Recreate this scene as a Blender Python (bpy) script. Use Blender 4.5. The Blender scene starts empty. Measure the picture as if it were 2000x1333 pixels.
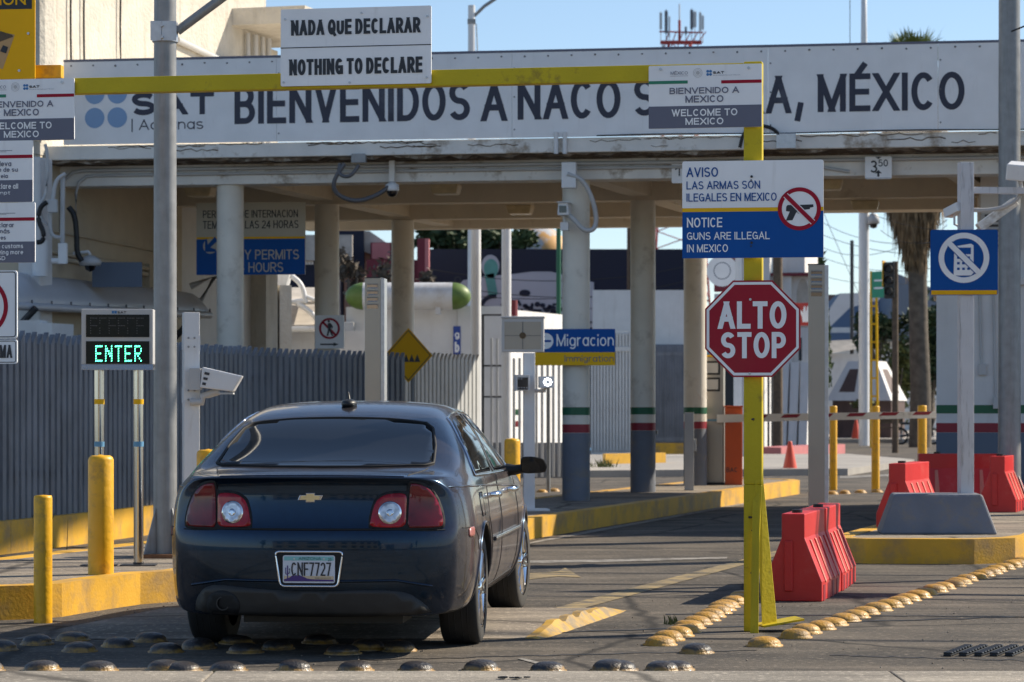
import bpy, bmesh, math, random
from mathutils import Vector, Matrix, geometry
from mathutils.bvhtree import BVHTree
random.seed(7)
PI = math.pi
R = math.radians
scene = bpy.context.scene
col = scene.collection

# ------------------------------------------------------------------ camera
F, CX, HY, H = 5400.0, 1000.0, 797.0, 1.37      # focal length and horizon in photo pixels, eye height
cd = bpy.data.cameras.new('camera')
cam = bpy.data.objects.new('camera', cd)
col.objects.link(cam)
cam.location = (0, 0, H)
cam.rotation_euler = (R(90), 0, 0)
cd.sensor_width = 36
cd.lens = 36 * F / 2000
cd.shift_y = (HY - 666.5) / 2000
cd.clip_start = 0.5
cd.clip_end = 6000
cd.dof.use_dof = True
cd.dof.focus_distance = 16.8
cd.dof.aperture_fstop = 6.3
scene.camera = cam

# ------------------------------------------------------------------ light
SUN_EL, SUN_AZ = R(37), math.atan2(.914, .407)   # azimuth from +Y towards +X
sun_dir = Vector((math.sin(SUN_AZ) * math.cos(SUN_EL), math.cos(SUN_AZ) * math.cos(SUN_EL), math.sin(SUN_EL)))
w = bpy.data.worlds.new('World')
scene.world = w
w.use_nodes = True
nt = w.node_tree
bg = nt.nodes['Background']
sky = nt.nodes.new('ShaderNodeTexSky')
sky.sky_type = 'NISHITA'
sky.sun_disc = False
sky.sun_elevation = SUN_EL
sky.sun_rotation = SUN_AZ
sky.altitude = 1400
sky.air_density = 1.0
sky.dust_density = 0.2
sky.ozone_density = 3.0
gam = nt.nodes.new('ShaderNodeGamma')          # evens out the sky a little, as a clear winter sky is
gam.inputs[1].default_value = 0.86
nt.links.new(sky.outputs[0], gam.inputs[0])
nt.links.new(gam.outputs[0], bg.inputs[0])
bg.inputs[1].default_value = 0.115
sl = bpy.data.lights.new('sun', 'SUN')
sl.energy = 4.3
sl.angle = R(0.53)
sl.color = (1.0, .89, .72)
so = bpy.data.objects.new('sun', sl)
col.objects.link(so)
so.rotation_euler = sun_dir.to_track_quat('Z', 'Y').to_euler()
so.location = (30, 20, 30)
scene.view_settings.view_transform = 'Standard'
scene.view_settings.look = 'None'
scene.view_settings.exposure = 0.74
scene.view_settings.gamma = 1.0

# ------------------------------------------------------------------ where things stand
def W(px, py, d):
    return Vector(((px - CX) / F * d, d, H + (HY - py) / F * d))
def G(px, py, z=0.0):
    d = F * (H - z) / (py - HY)
    return Vector(((px - CX) / F * d, d, z))
HEAD = Vector((.276, .961, 0)).normalized()      # direction the lanes run
HYAW = math.atan2(-.276, .961)                   # rotation that turns +Y into HEAD

# ------------------------------------------------------------------ materials
M = {}
def mat(name, c, rough=.55, metal=0.0, var=.10, scale=3.0, bump=0.0, bscale=60.0, coat=0.0, dirt=None, dscale=2.0, dlev=(.52, .72), spec=.5, emit=0.0, streak=False):
    m = bpy.data.materials.new(name)
    m.use_nodes = True
    n, l = m.node_tree.nodes, m.node_tree.links
    b = n['Principled BSDF']
    b.inputs['Roughness'].default_value = rough
    b.inputs['Metallic'].default_value = metal
    b.inputs['Coat Weight'].default_value = coat
    b.inputs['Coat Roughness'].default_value = .04
    b.inputs['Specular IOR Level'].default_value = spec
    tc = n.new('ShaderNodeTexCoord')
    src = tc.outputs['Object']
    nz = n.new('ShaderNodeTexNoise')
    nz.inputs['Scale'].default_value = scale
    nz.inputs['Detail'].default_value = 6
    l.new(src, nz.inputs['Vector'])
    mx = n.new('ShaderNodeMix'); mx.data_type = 'RGBA'
    mx.inputs[6].default_value = (*[x * (1 - var) for x in c], 1)
    mx.inputs[7].default_value = (*[min(1, x * (1 + var)) for x in c], 1)
    mr = n.new('ShaderNodeMapRange')
    mr.inputs[1].default_value = .3; mr.inputs[2].default_value = .7
    l.new(nz.outputs[0], mr.inputs[0]); l.new(mr.outputs[0], mx.inputs[0])
    out = mx.outputs[2]
    if dirt:
        n2 = n.new('ShaderNodeTexNoise'); n2.inputs['Scale'].default_value = dscale; n2.inputs['Detail'].default_value = 9; n2.inputs['Roughness'].default_value = .68
        if streak:
            mp = n.new('ShaderNodeMapping'); mp.inputs['Scale'].default_value = (5, 5, .5)
            l.new(src, mp.inputs[0]); l.new(mp.outputs[0], n2.inputs['Vector'])
        else:
            l.new(src, n2.inputs['Vector'])
        r2 = n.new('ShaderNodeMapRange'); r2.inputs[1].default_value = dlev[0]; r2.inputs[2].default_value = dlev[1]
        r2.inputs[4].default_value = dirt[3] if len(dirt) > 3 else .6
        l.new(n2.outputs[0], r2.inputs[0])
        m2 = n.new('ShaderNodeMix'); m2.data_type = 'RGBA'
        l.new(r2.outputs[0], m2.inputs[0]); l.new(out, m2.inputs[6]); m2.inputs[7].default_value = (*dirt[:3], 1)
        out = m2.outputs[2]
    l.new(out, b.inputs['Base Color'])
    if rough > .15:
        rr = n.new('ShaderNodeMapRange'); rr.inputs[3].default_value = rough * .85; rr.inputs[4].default_value = min(1, rough * 1.15)
        l.new(nz.outputs[0], rr.inputs[0]); l.new(rr.outputs[0], b.inputs['Roughness'])
    if bump:
        n3 = n.new('ShaderNodeTexNoise'); n3.inputs['Scale'].default_value = bscale; n3.inputs['Detail'].default_value = 4
        l.new(src, n3.inputs['Vector'])
        bp = n.new('ShaderNodeBump'); bp.inputs['Strength'].default_value = bump; bp.inputs['Distance'].default_value = .02
        l.new(n3.outputs[0], bp.inputs['Height']); l.new(bp.outputs[0], b.inputs['Normal'])
    if emit:
        b.inputs['Emission Color'].default_value = (*c, 1); b.inputs['Emission Strength'].default_value = emit
    M[name] = m
    return m

GR = (.16, .12, .08)
mat('gantry_yellow', (.52, .40, .010), .5, var=.08, spec=.3, dirt=(.16, .10, .03, .6), dscale=6, dlev=(.58, .68), bump=.15, bscale=40)
mat('kerb_yellow', (.66, .36, .025), .6, var=.12, dirt=(.28, .19, .10, .75), dscale=2.4, dlev=(.47, .66), bump=.15, bscale=50)
mat('bollard_yellow', (.76, .40, .008), .42, var=.08, dirt=(.36, .20, .04, .65), dscale=7, dlev=(.52, .66), bump=.2, bscale=25)
mat('stud_yellow', (.52, .27, .028), .5, var=.2, scale=14, dirt=(.20, .14, .08, .7), dscale=12, dlev=(.46, .60), bump=.35, bscale=60, coat=.08)
mat('stud_dark', (.36, .20, .04), .42, var=.3, scale=10, dirt=(.10, .075, .05, .8), dscale=12, dlev=(.46, .58), bump=.35, bscale=60, coat=.12)
def dark_top(m):                                    # darkens the crowns of the studs, edge broken up by noise
    n, l = m.node_tree.nodes, m.node_tree.links; b = n['Principled BSDF']
    src = b.inputs['Base Color'].links[0].from_socket
    tc = n.new('ShaderNodeTexCoord'); sp = n.new('ShaderNodeSeparateXYZ'); l.new(tc.outputs['Object'], sp.inputs[0])
    nz = n.new('ShaderNodeTexNoise'); nz.inputs['Scale'].default_value = 16; l.new(tc.outputs['Object'], nz.inputs['Vector'])
    ad = n.new('ShaderNodeMath'); ad.operation = 'MULTIPLY_ADD'; ad.inputs[1].default_value = .05; l.new(nz.outputs[0], ad.inputs[0]); l.new(sp.outputs[2], ad.inputs[2])
    mr = n.new('ShaderNodeMapRange'); mr.inputs[1].default_value = .040; mr.inputs[2].default_value = .056; mr.inputs[4].default_value = .95; l.new(ad.outputs[0], mr.inputs[0])
    mx = n.new('ShaderNodeMix'); mx.data_type = 'RGBA'; l.new(mr.outputs[0], mx.inputs[0]); l.new(src, mx.inputs[6]); mx.inputs[7].default_value = (.022, .023, .027, 1); l.new(mx.outputs[2], b.inputs['Base Color'])
dark_top(M['stud_dark'])
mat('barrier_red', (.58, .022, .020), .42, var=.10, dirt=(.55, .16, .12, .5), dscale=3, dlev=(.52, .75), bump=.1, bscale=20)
mat('barrier_pale', (.62, .19, .13), .55, var=.10, dirt=(.42, .25, .18, .5), dscale=5, dlev=(.5, .75))
mat('black_plastic', (.012, .012, .013), .45, var=.2)
mat('sign_white', (.82, .82, .83), .38, var=.05, dirt=(.45, .42, .38, .3), dscale=2.5, dlev=(.58, .80), streak=True)
mat('sign_white_shade', (.50, .45, .36), .6, var=.06)  # white of the permits sign with the canopy's shade put into the colour
mat('worn_hump_paint', (.52, .30, .035), .7, var=.2, dirt=(.20, .16, .11, .85), dscale=6, dlev=(.44, .58))
mat('sign_black', (.012, .014, .022), .4, var=.1)
mat('sign_grey', (.115, .12, .17), .42, var=.05)
mat('sign_grey_text', (.13, .135, .19), .45, var=.05)
mat('sign_blue', (.001, .075, .31), .5, var=.06, spec=.2)
mat('sign_blue_text', (.006, .075, .28), .5, var=.05, spec=.2)
mat('sign_yellow', (.80, .45, .01), .5, var=.05, spec=.2)
mat('sign_amber', (.80, .42, .005), .5, var=.05, spec=.2)
mat('sign_red', (.34, .006, .026), .5, var=.06, spec=.2)
mat('stop_red', (.33, .007, .024), .42, var=.05, spec=.25, dirt=(.27, .03, .03, .5), dscale=2, dlev=(.5, .7))
mat('sign_green', (.012, .20, .11), .45, var=.05)
mat('street_green', (.03, .30, .17), .45, var=.08)
mat('logo_blue', (.22, .36, .58), .45, var=.04)
mat('logo_blue_deep', (.03, .17, .42), .45, var=.04)
mat('navy_letter', (.020, .023, .050), .42, var=.15, dirt=(.16, .17, .22, .5), dscale=1.2, dlev=(.58, .75))
mat('galvanised', (.27, .275, .28), .48, .35, var=.14, scale=9, dirt=(.16, .16, .15, .5), dscale=5, dlev=(.5, .7), streak=True)
mat('galvanised_bright', (.5, .51, .53), .35, .6, var=.1, scale=20)
mat('stainless', (.36, .33, .285), .38, .7, var=.06, scale=2)
mat('polished_steel', (.55, .54, .53), .14, 1.0, var=.05)
mat('chrome', (.72, .73, .75), .07, 1.0, var=.03)
mat('white_steel', (.70, .70, .70), .4, var=.05, dirt=(.42, .36, .30, .5), dscale=4, dlev=(.58, .76), streak=True)
mat('old_white_steel', (.60, .59, .60), .5, var=.08, dirt=(.22, .20, .20, .7), dscale=5, dlev=(.54, .66), streak=True)
mat('canopy_white', (.74, .72, .68), .65, var=.08, dirt=(.27, .20, .13, .8), dscale=2.6, dlev=(.55, .66), bump=.2, bscale=12)
mat('canopy_cream', (.70, .62, .50), .7, var=.06, dirt=(.28, .20, .12, .6), dscale=1.6, dlev=(.60, .74), bump=.1, bscale=20)
mat('crumbling_plaster', (.12, .085, .055), .95, var=.6, scale=9, bump=1.0, bscale=14, dirt=(.38, .33, .27, .8), dscale=5, dlev=(.52, .60))
mat('column_paint', (.72, .67, .58), .5, var=.06, dirt=(.40, .34, .27, .6), dscale=3.5, dlev=(.55, .70), bump=.08, bscale=25)
mat('column_grey', (.15, .165, .20), .65, var=.12, dirt=(.21, .19, .165, .7), dscale=5, dlev=(.52, .64), bump=.25, bscale=20)
mat('band_green', (.012, .11, .05), .5, var=.08)
mat('band_red', (.26, .016, .03), .5, var=.08)
mat('stucco', (.54, .505, .44), .9, var=.10, bump=1.0, bscale=16, dirt=(.34, .30, .24, .6), dscale=1.5, dlev=(.52, .70), streak=True)
mat('wall_beige', (.52, .45, .34), .8, var=.06, bump=.2, bscale=15, dirt=(.30, .22, .13, .5), dscale=1.2, dlev=(.56, .74))
mat('wall_white', (.66, .65, .64), .75, var=.05, bump=.12, bscale=14, dirt=(.48, .45, .42, .45), dscale=1.0, dlev=(.55, .75), streak=True)
mat('fence_grey', (.180, .190, .212), .55, .0, var=.18, scale=2, spec=.3, dirt=(.075, .07, .07, .6), dscale=2, dlev=(.5, .7), streak=True)
mat('gate_white', (.55, .56, .56), .5, var=.06, dirt=(.34, .32, .30, .4), dscale=2)
mat('pvc_grey', (.48, .48, .48), .5, var=.06)
mat('cable_black', (.010, .010, .011), .5)
mat('cable_grey', (.10, .10, .11), .5)
mat('lamp_diffuser', (.62, .50, .30), .4, var=.15, scale=8)
mat('awning_sheet', (.50, .51, .54), .45, .15, var=.06, dirt=(.30, .28, .26, .4), dscale=1.5)
mat('dark_steel', (.05, .05, .055), .5, .3, var=.15)
mat('lens_black', (.006, .006, .008), .06, coat=.6)
mat('wood_pole', (.12, .085, .055), .85, var=.3, scale=8, bump=.4, bscale=18)
mat('maroon', (.16, .018, .03), .7, var=.1)
mat('salmon', (.46, .26, .19), .8, var=.07)
mat('pink_sheet', (.50, .17, .17), .7, var=.08)
mat('navy_wall', (.012, .015, .034), .8, var=.15, scale=.6)
mat('roof_dark', (.05, .055, .07), .7, var=.12)
mat('roof_blue_grey', (.12, .15, .20), .75, var=.08, scale=.5)
mat('tile_pale', (.45, .41, .36), .8, var=.15, scale=4)
mat('tank_white', (.60, .60, .60), .4, var=.05, dirt=(.34, .25, .17, .5), dscale=2)
mat('tank_green', (.105, .175, .03), .5, var=.2, scale=6)
mat('dome_mottled', (.50, .50, .50), .6, var=.1, dirt=(.62, .30, .05, .9), dscale=.8, dlev=(.46, .54))
mat('mural_white', (.42, .43, .48), .7, var=.10, scale=.7)
mat('mural_teal', (.10, .30, .27), .7, var=.15)
mat('cone_orange', (.62, .07, .03), .45, var=.08)
mat('barrier_orange', (.60, .095, .015), .45, var=.08)
mat('kiosk_blue', (.02, .19, .38), .45)
mat('stripe_blue', (.12, .30, .48), .5)
mat('leaf_dark', (.035, .060, .020), .7, var=.5, scale=.7)
mat('leaf_mid', (.060, .095, .028), .7, var=.45, scale=.9)
mat('leaf_olive', (.10, .115, .035), .7, var=.45, scale=.9)
mat('leaf_palm', (.16, .20, .05), .6, var=.35, scale=1.2)
mat('thatch', (.17, .115, .060), .9, var=.5, scale=3)
mat('bark', (.115, .095, .075), .95, var=.35, scale=4, bump=.5, bscale=6)
mat('tower_red', (.42, .035, .025), .55, var=.1)
mat('brown_plaque', (.10, .06, .05), .6, var=.2)
mat('cardboard', (.46, .29, .14), .8, var=.1)
mat('rust', (.20, .09, .04), .8, var=.3, scale=12)
mat('tyre', (.016, .016, .017), .75, var=.3, scale=18, bump=.1, bscale=90)
mat('tyre_wall', (.045, .042, .038), .8, var=.3, scale=10)
mat('tail_red', (.30, .003, .012), .12, var=.35, scale=9, coat=.35, spec=.3)
mat('tail_red_dark', (.13, .002, .007), .12, var=.45, scale=9, coat=.35, spec=.3)
mat('tail_clear', (.55, .56, .60), .16, .55, var=.45, scale=26, coat=1.0)
mat('plate_white', (.58, .60, .66), .4, var=.05)
mat('plate_teal', (.20, .46, .46), .4)
mat('plate_purple', (.05, .018, .16), .4)
mat('plate_sand', (.60, .46, .30), .4)
mat('car_glass', (.008, .009, .011), .03, var=.1, coat=.0, spec=.5)
mat('gold', (.62, .50, .27), .3, .6)
mat('seam_black', (.004, .004, .005), .7)
mat('valance', (.022, .021, .020), .55, var=.25, scale=12)
mat('scuffed_marker', (.42, .15, .13), .3, coat=.4)
mat('moto_blue', (.02, .06, .30), .5)
mat('seat_purple', (.16, .01, .06), .5)
mat('led_green', (.10, 1.0, .52), .5, emit=5.0)
mat('led_white', (.9, .95, 1.0), .5, emit=4.0)
mat('beacon_amber', (.75, .28, .01), .3)
mat('led_panel', (.006, .010, .010), .35, var=.3, scale=40, spec=.25)
mat('glass_dark', (.03, .035, .04), .08, coat=.5)

def car_paint():
    m = mat('car_paint', (.0030, .018, .043), .20, .85, var=.12, scale=30, coat=.5, spec=.5)
    n, l = m.node_tree.nodes, m.node_tree.links
    b = n['Principled BSDF']
    tc = n.new('ShaderNodeTexCoord')
    nz = n.new('ShaderNodeTexNoise'); nz.inputs['Scale'].default_value = 3.5; nz.inputs['Detail'].default_value = 12; nz.inputs['Roughness'].default_value = .72
    l.new(tc.outputs['Object'], nz.inputs['Vector'])
    sp = n.new('ShaderNodeSeparateXYZ'); l.new(tc.outputs['Object'], sp.inputs[0])
    ax = n.new('ShaderNodeMath'); ax.operation = 'ABSOLUTE'; l.new(sp.outputs[0], ax.inputs[0])
    side = n.new('ShaderNodeMapRange'); side.inputs[1].default_value = .62; side.inputs[2].default_value = .90; l.new(ax.outputs[0], side.inputs[0])
    up = n.new('ShaderNodeMapRange'); up.inputs[1].default_value = 1.0; up.inputs[2].default_value = 1.06; up.inputs[3].default_value = 0; up.inputs[4].default_value = .42; l.new(sp.outputs[2], up.inputs[0])
    mx = n.new('ShaderNodeMath'); mx.operation = 'MAXIMUM'; l.new(side.outputs[0], mx.inputs[0]); l.new(up.outputs[0], mx.inputs[1])
    mr = n.new('ShaderNodeMapRange'); mr.inputs[1].default_value = .30; mr.inputs[2].default_value = .75; mr.inputs[3].default_value = .04; mr.inputs[4].default_value = .34; l.new(nz.outputs[0], mr.inputs[0])
    mu = n.new('ShaderNodeMath'); mu.operation = 'MULTIPLY'; l.new(mx.outputs[0], mu.inputs[0]); l.new(mr.outputs[0], mu.inputs[1])
    ds = n.new('ShaderNodeBsdfDiffuse'); ds.inputs[0].default_value = (.24, .20, .19, 1)
    ms = n.new('ShaderNodeMixShader')
    l.new(mu.outputs[0], ms.inputs[0]); l.new(b.outputs[0], ms.inputs[1]); l.new(ds.outputs[0], ms.inputs[2])
    l.new(ms.outputs[0], n['Material Output'].inputs['Surface'])
car_paint()

def ground_material(name, base, dust, dscale, grain=.35, crack=True):
    m = bpy.data.materials.new(name); m.use_nodes = True
    n, l = m.node_tree.nodes, m.node_tree.links
    b = n['Principled BSDF']; b.inputs['Roughness'].default_value = .88; b.inputs['Specular IOR Level'].default_value = .3
    tc = n.new('ShaderNodeTexCoord'); P = tc.outputs['Object']
    def noise(s, det=8, ro=.6):
        x = n.new('ShaderNodeTexNoise'); x.inputs['Scale'].default_value = s; x.inputs['Detail'].default_value = det; x.inputs['Roughness'].default_value = ro
        l.new(P, x.inputs['Vector']); return x.outputs[0]
    def rng(v, a, b_, c=0, d=1):
        x = n.new('ShaderNodeMapRange'); x.inputs[1].default_value = a; x.inputs[2].default_value = b_; x.inputs[3].default_value = c; x.inputs[4].default_value = d
        l.new(v, x.inputs[0]); return x.outputs[0]
    def mix(f, a, c):
        x = n.new('ShaderNodeMix'); x.data_type = 'RGBA'; l.new(f, x.inputs[0])
        for s, v in ((6, a), (7, c)):
            if isinstance(v, tuple): x.inputs[s].default_value = (*v, 1)
            else: l.new(v, x.inputs[s])
        return x.outputs[2]
    c = mix(rng(noise(dscale), .38, .66), base, dust)
    c = mix(rng(noise(55, 4), .35, .7, 0, grain), c, tuple(x * .35 for x in base))
    c = mix(rng(noise(120, 2), .60, .72, 0, .6), c, tuple(min(1, x * 2.2) for x in dust))
    c = mix(rng(noise(.9, 5), .60, .75, 0, .55), c, tuple(x * .5 for x in base))
    if crack:
        st = n.new('ShaderNodeMapping'); st.inputs['Scale'].default_value = (.35, 2.6, 1); st.inputs['Rotation'].default_value = (0, 0, -.12); l.new(P, st.inputs[0])
        sn = n.new('ShaderNodeTexNoise'); sn.inputs['Scale'].default_value = 1.0; sn.inputs['Detail'].default_value = 7; sn.inputs['Roughness'].default_value = .65; l.new(st.outputs[0], sn.inputs['Vector'])
        c = mix(rng(sn.outputs[0], .46, .66, 0, .6), c, tuple(x * .45 for x in base))
        c = mix(rng(sn.outputs[0], .30, .46, .45, 0), c, tuple(min(1, x * 1.35) for x in dust))
        c = mix(rng(noise(24, 3, .5), .56, .70, 0, .5), c, tuple(min(1, x * 1.8) for x in dust))
        v = n.new('ShaderNodeTexVoronoi'); v.feature = 'DISTANCE_TO_EDGE'; v.inputs['Scale'].default_value = .45
        mp = n.new('ShaderNodeMixRGB'); mp.inputs[0].default_value = .12
        nn = n.new('ShaderNodeTexNoise'); nn.inputs['Scale'].default_value = 2.5; l.new(P, nn.inputs['Vector'])
        l.new(P, mp.inputs[1]); l.new(nn.outputs[1], mp.inputs[2]); l.new(mp.outputs[0], v.inputs['Vector'])
        c = mix(rng(v.outputs[0], .004, .018, .8, 0), c, tuple(x * .25 for x in base))
    l.new(c, b.inputs['Base Color'])
    bp = n.new('ShaderNodeBump'); bp.inputs['Strength'].default_value = .5; bp.inputs['Distance'].default_value = .012
    l.new(noise(70, 3), bp.inputs['Height']); l.new(bp.outputs[0], b.inputs['Normal'])
    M[name] = m
ground_material('asphalt', (.060, .054, .048), (.165, .138, .108), .7)
ground_material('concrete', (.26, .235, .20), (.36, .32, .265), 1.1, grain=.25)
ground_material('old_concrete', (.20, .17, .14), (.32, .27, .21), 1.3, grain=.3)
ground_material('pale_paving', (.30, .28, .26), (.40, .37, .33), .6, grain=.15, crack=False)
mat('worn_paint', (.30, .22, .10), .8, var=.15, dirt=(.08, .07, .06, .9), dscale=5, dlev=(.42, .60))
mat('worn_white', (.30, .28, .25), .8, var=.12, dirt=(.08, .07, .06, .9), dscale=6, dlev=(.42, .60))

# ------------------------------------------------------------------ mesh building
# a plain sans serif drawn with strokes: each glyph is a width (in cap heights) and its centre lines in a unit box
def _E(cx, cy, rx, ry, a0, a1):
    n = max(4, int(abs(a1 - a0) / 14)); return [(cx + rx * math.cos(R(a0 + (a1 - a0) * i / n)), cy + ry * math.sin(R(a0 + (a1 - a0) * i / n))) for i in range(n + 1)]
_O, _b = _E(.5, .5, .5, .5, 90, 450), _E(.5, .35, .5, .35, 90, 450)
_P = [(0, 1), (.5, 1)] + _E(.52, .73, .48, .27, 90, -90) + [(0, .46)]
_S = _E(.5, .75, .48, .25, 28, 270) + _E(.5, .25, .5, .25, 90, -155)[1:]
_s = [(x, y * .70) for x, y in _S]
_n = lambda a, b: [(a, .40)] + _E((a + b) / 2, .40, (b - a) / 2, .30, 180, 0) + [(b, 0)]
V1, V0 = [(0, 0), (0, 1)], [(1, 0), (1, 1)]
GL = {
 'A': (.70, [[(0, 0), (.5, 1)], [(1, 0), (.5, 1)], [(.17, .32), (.83, .32)]]), 'B': (.60, [V1, [(0, 1), (.5, 1)] + _E(.5, .76, .42, .24, 90, -90) + [(0, .52)], [(0, .52), (.52, .52)] + _E(.52, .26, .48, .26, 90, -90) + [(0, 0)]]),
 'C': (.64, [_E(.5, .5, .5, .5, 42, 318)]), 'D': (.64, [V1, [(0, 1), (.4, 1)] + _E(.4, .5, .6, .5, 90, -90) + [(0, 0)]]), 'E': (.54, [V1, [(0, 1), (1, 1)], [(0, .52), (.92, .52)], [(0, 0), (1, 0)]]),
 'F': (.52, [V1, [(0, 1), (1, 1)], [(0, .50), (.88, .50)]]), 'G': (.68, [_E(.5, .5, .5, .5, 42, 330), [(1, .02), (1, .46)], [(1, .46), (.56, .46)]]), 'H': (.64, [V1, V0, [(0, .52), (1, .52)]]), 'I': (0, [V1]),
 'L': (.52, [V1, [(0, 0), (1, 0)]]), 'M': (.80, [V1, V0, [(0, 1), (.5, .02)], [(1, 1), (.5, .02)]]), 'N': (.66, [V1, V0, [(0, 1), (1, 0)]]), 'O': (.70, [_O]), 'P': (.58, [V1, _P]),
 'Q': (.70, [_O, [(.58, .26), (1.0, -.06)]]), 'R': (.62, [V1, _P, [(.48, .46), (1, 0)]]), 'S': (.60, [_S]), 'T': (.58, [[(0, 1), (1, 1)], [(.5, 0), (.5, 1)]]), 'U': (.64, [[(0, 1), (0, .34)] + _E(.5, .34, .5, .34, 180, 360) + [(1, 1)]]),
 'V': (.66, [[(0, 1), (.5, 0)], [(1, 1), (.5, 0)]]), 'W': (.96, [[(0, 1), (.27, 0)], [(.5, 1), (.27, 0)], [(.5, 1), (.73, 0)], [(1, 1), (.73, 0)]]), 'X': (.66, [[(0, 0), (1, 1)], [(0, 1), (1, 0)]]), 'Y': (.64, [[(0, 1), (.5, .44)], [(1, 1), (.5, .44)], [(.5, .5), (.5, 0)]]), 'Z': (.58, [[(0, 1), (1, 1)], [(1, 1), (0, 0)], [(0, 0), (1, 0)]]),
 '0': (.56, [_O]), '1': (.34, [[(.75, 0), (.75, 1)], [(0, .76), (.75, 1)]]), '2': (.56, [_E(.5, .72, .5, .28, 165, -38) + [(0, 0)], [(0, 0), (1, 0)]]), '3': (.56, [_E(.46, .76, .46, .24, 150, -90) + _E(.48, .26, .52, .26, 90, -155)[1:]]), '4': (.60, [[(.74, 0), (.74, 1)], [(.74, 1), (0, .28)], [(0, .28), (1, .28)]]),
 '5': (.56, [[(.92, 1), (.12, 1), (.05, .50)] + _E(.46, .32, .54, .32, 125, -150)]), '7': (.54, [[(0, 1), (1, 1)], [(1, 1), (.36, 0)]]), ',': (.12, [[(.9, .10), (.3, -.2)]]), '|': (0, [[(0, -.2), (0, 1.08)]]), '.': (0, [[(0, 0), (0, .1)]]),
 'a': (.52, [_b, [(1, 0), (1, .7)]]), 'b': (.52, [_b, [(0, 0), (0, 1)]]), 'c': (.48, [_E(.5, .35, .5, .35, 45, 315)]), 'd': (.52, [_b, V0]), 'e': (.52, [_E(.5, .35, .5, .35, 0, 318), [(0, .36), (1, .36)]]), 'g': (.52, [_b, [(1, .7), (1, -.06)] + _E(.5, -.06, .5, .22, 0, -150)]),
 'i': (0, [[(0, 0), (0, .60)], [(0, .93), (0, .97)]]), 'l': (0, [V1]), 'm': (.84, [[(0, 0), (0, .7)], _n(0, .5), _n(.5, 1)]), 'n': (.50, [[(0, 0), (0, .7)], _n(0, 1)]), 'o': (.54, [_b]), 'p': (.52, [_b, [(0, .7), (0, -.28)]]), 'r': (.32, [[(0, 0), (0, .7)], _E(.8, .38, .8, .32, 180, 75)]), 's': (.46, [_s]),
 't': (.32, [[(.35, .95), (.35, .14), (.5, 0), (1, 0)], [(0, .7), (1, .7)]]), 'u': (.50, [[(x, .7 - y) for x, y in _n(1, 0)], [(1, 0), (1, .7)]]), 'v': (.50, [[(0, .7), (.5, 0)], [(1, .7), (.5, 0)]]), 'y': (.50, [[(0, .7), (.5, 0)], [(1, .7), (.34, -.28)]]),
}
for _a, _c, _y in (('É', 'E', 1.12), ('á', 'a', .84), ('ó', 'o', .84)): GL[_a] = (GL[_c][0], GL[_c][1] + [[(.42, _y), (.68, _y + .17)]])
def text_faces(t, width, cap, th):
    """Quads of the string in a box width x cap, strokes th thick; returns [(layer, [(x, z) ...])]."""
    gap, nat, fix, items = .125, 0.0, 0.0, []
    for ch in t:
        if ch == ' ': items.append(None); nat += .26; continue
        wd = GL.get(ch, GL['o'])[0]; items.append((ch, wd)); nat += wd; fix += th
    ng = len(t) - 1
    k = (width - fix) / (nat + gap * ng)
    x, out = 0.0, []
    for it in items:
        if it is None: x += (.26 + gap) * k; continue
        ch, wd = it; gw = wd * k
        for li, st in enumerate(GL.get(ch, GL['o'])[1]):
            h = th / 2
            pts = [Vector((x + h + px_ * gw, h + py_ * (cap - th))) for px_, py_ in st]
            loop = len(pts) > 4 and (pts[0] - pts[-1]).length < 1e-5
            diag = len(pts) == 2 and abs(pts[0].x - pts[1].x) > .03 * cap and abs(pts[0].y - pts[1].y) > .03 * cap
            if len(pts) == 2:
                dv = (pts[1] - pts[0]).normalized() * (h * (1.6 if diag else 1.0)); tall = pts[0].y > cap * .99 or st[0][1] > 1.01 or st[0][1] < -.01 or st[1][1] < -.01
                pts = [pts[0] - dv, pts[1] + dv]
            L_, R_ = [], []
            n = len(pts)
            for i, p in enumerate(pts):
                if loop: a, b = pts[i - 1] if i else pts[-2], pts[(i + 1) % n] if i < n - 1 else pts[1]
                else: a, b = pts[max(i - 1, 0)], pts[min(i + 1, n - 1)]
                d1 = (p - a).normalized() if (p - a).length > 1e-9 else (b - p).normalized(); d2 = (b - p).normalized() if (b - p).length > 1e-9 else d1
                n1, n2 = Vector((-d1.y, d1.x)), Vector((-d2.y, d2.x)); m = n1 + n2
                m = m.normalized() if m.length > 1e-6 else n1
                m = m * min(h / max(.35, m.dot(n1)), h * 1.6); L_.append(p + m); R_.append(p - m)
            for i in range(n - 1):
                q = [R_[i], R_[i + 1], L_[i + 1], L_[i]]
                if diag and max(s_[1] for s_ in st) <= 1.001 and min(s_[1] for s_ in st) >= -.001: q = _clip(_clip(q, 0.0, 1), min(cap, max(s_[1] for s_ in st) * (cap - th) + th), -1)
                if len(q) > 2:
                    ar = sum(q[j].x * q[(j + 1) % len(q)].y - q[(j + 1) % len(q)].x * q[j].y for j in range(len(q)))
                    out.append((li, [(v.x, v.y) for v in (q if ar > 0 else q[::-1])]))
        x += gw + th + gap * k
    return out
def _clip(q, z, s):
    out = []
    for i in range(len(q)):
        a, b = q[i], q[(i + 1) % len(q)]; ia, ib = (a.y - z) * s >= 0, (b.y - z) * s >= 0
        if ia: out.append(a)
        if ia != ib: out.append(a.lerp(b, (z - a.y) / (b.y - a.y)))
    return out

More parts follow.
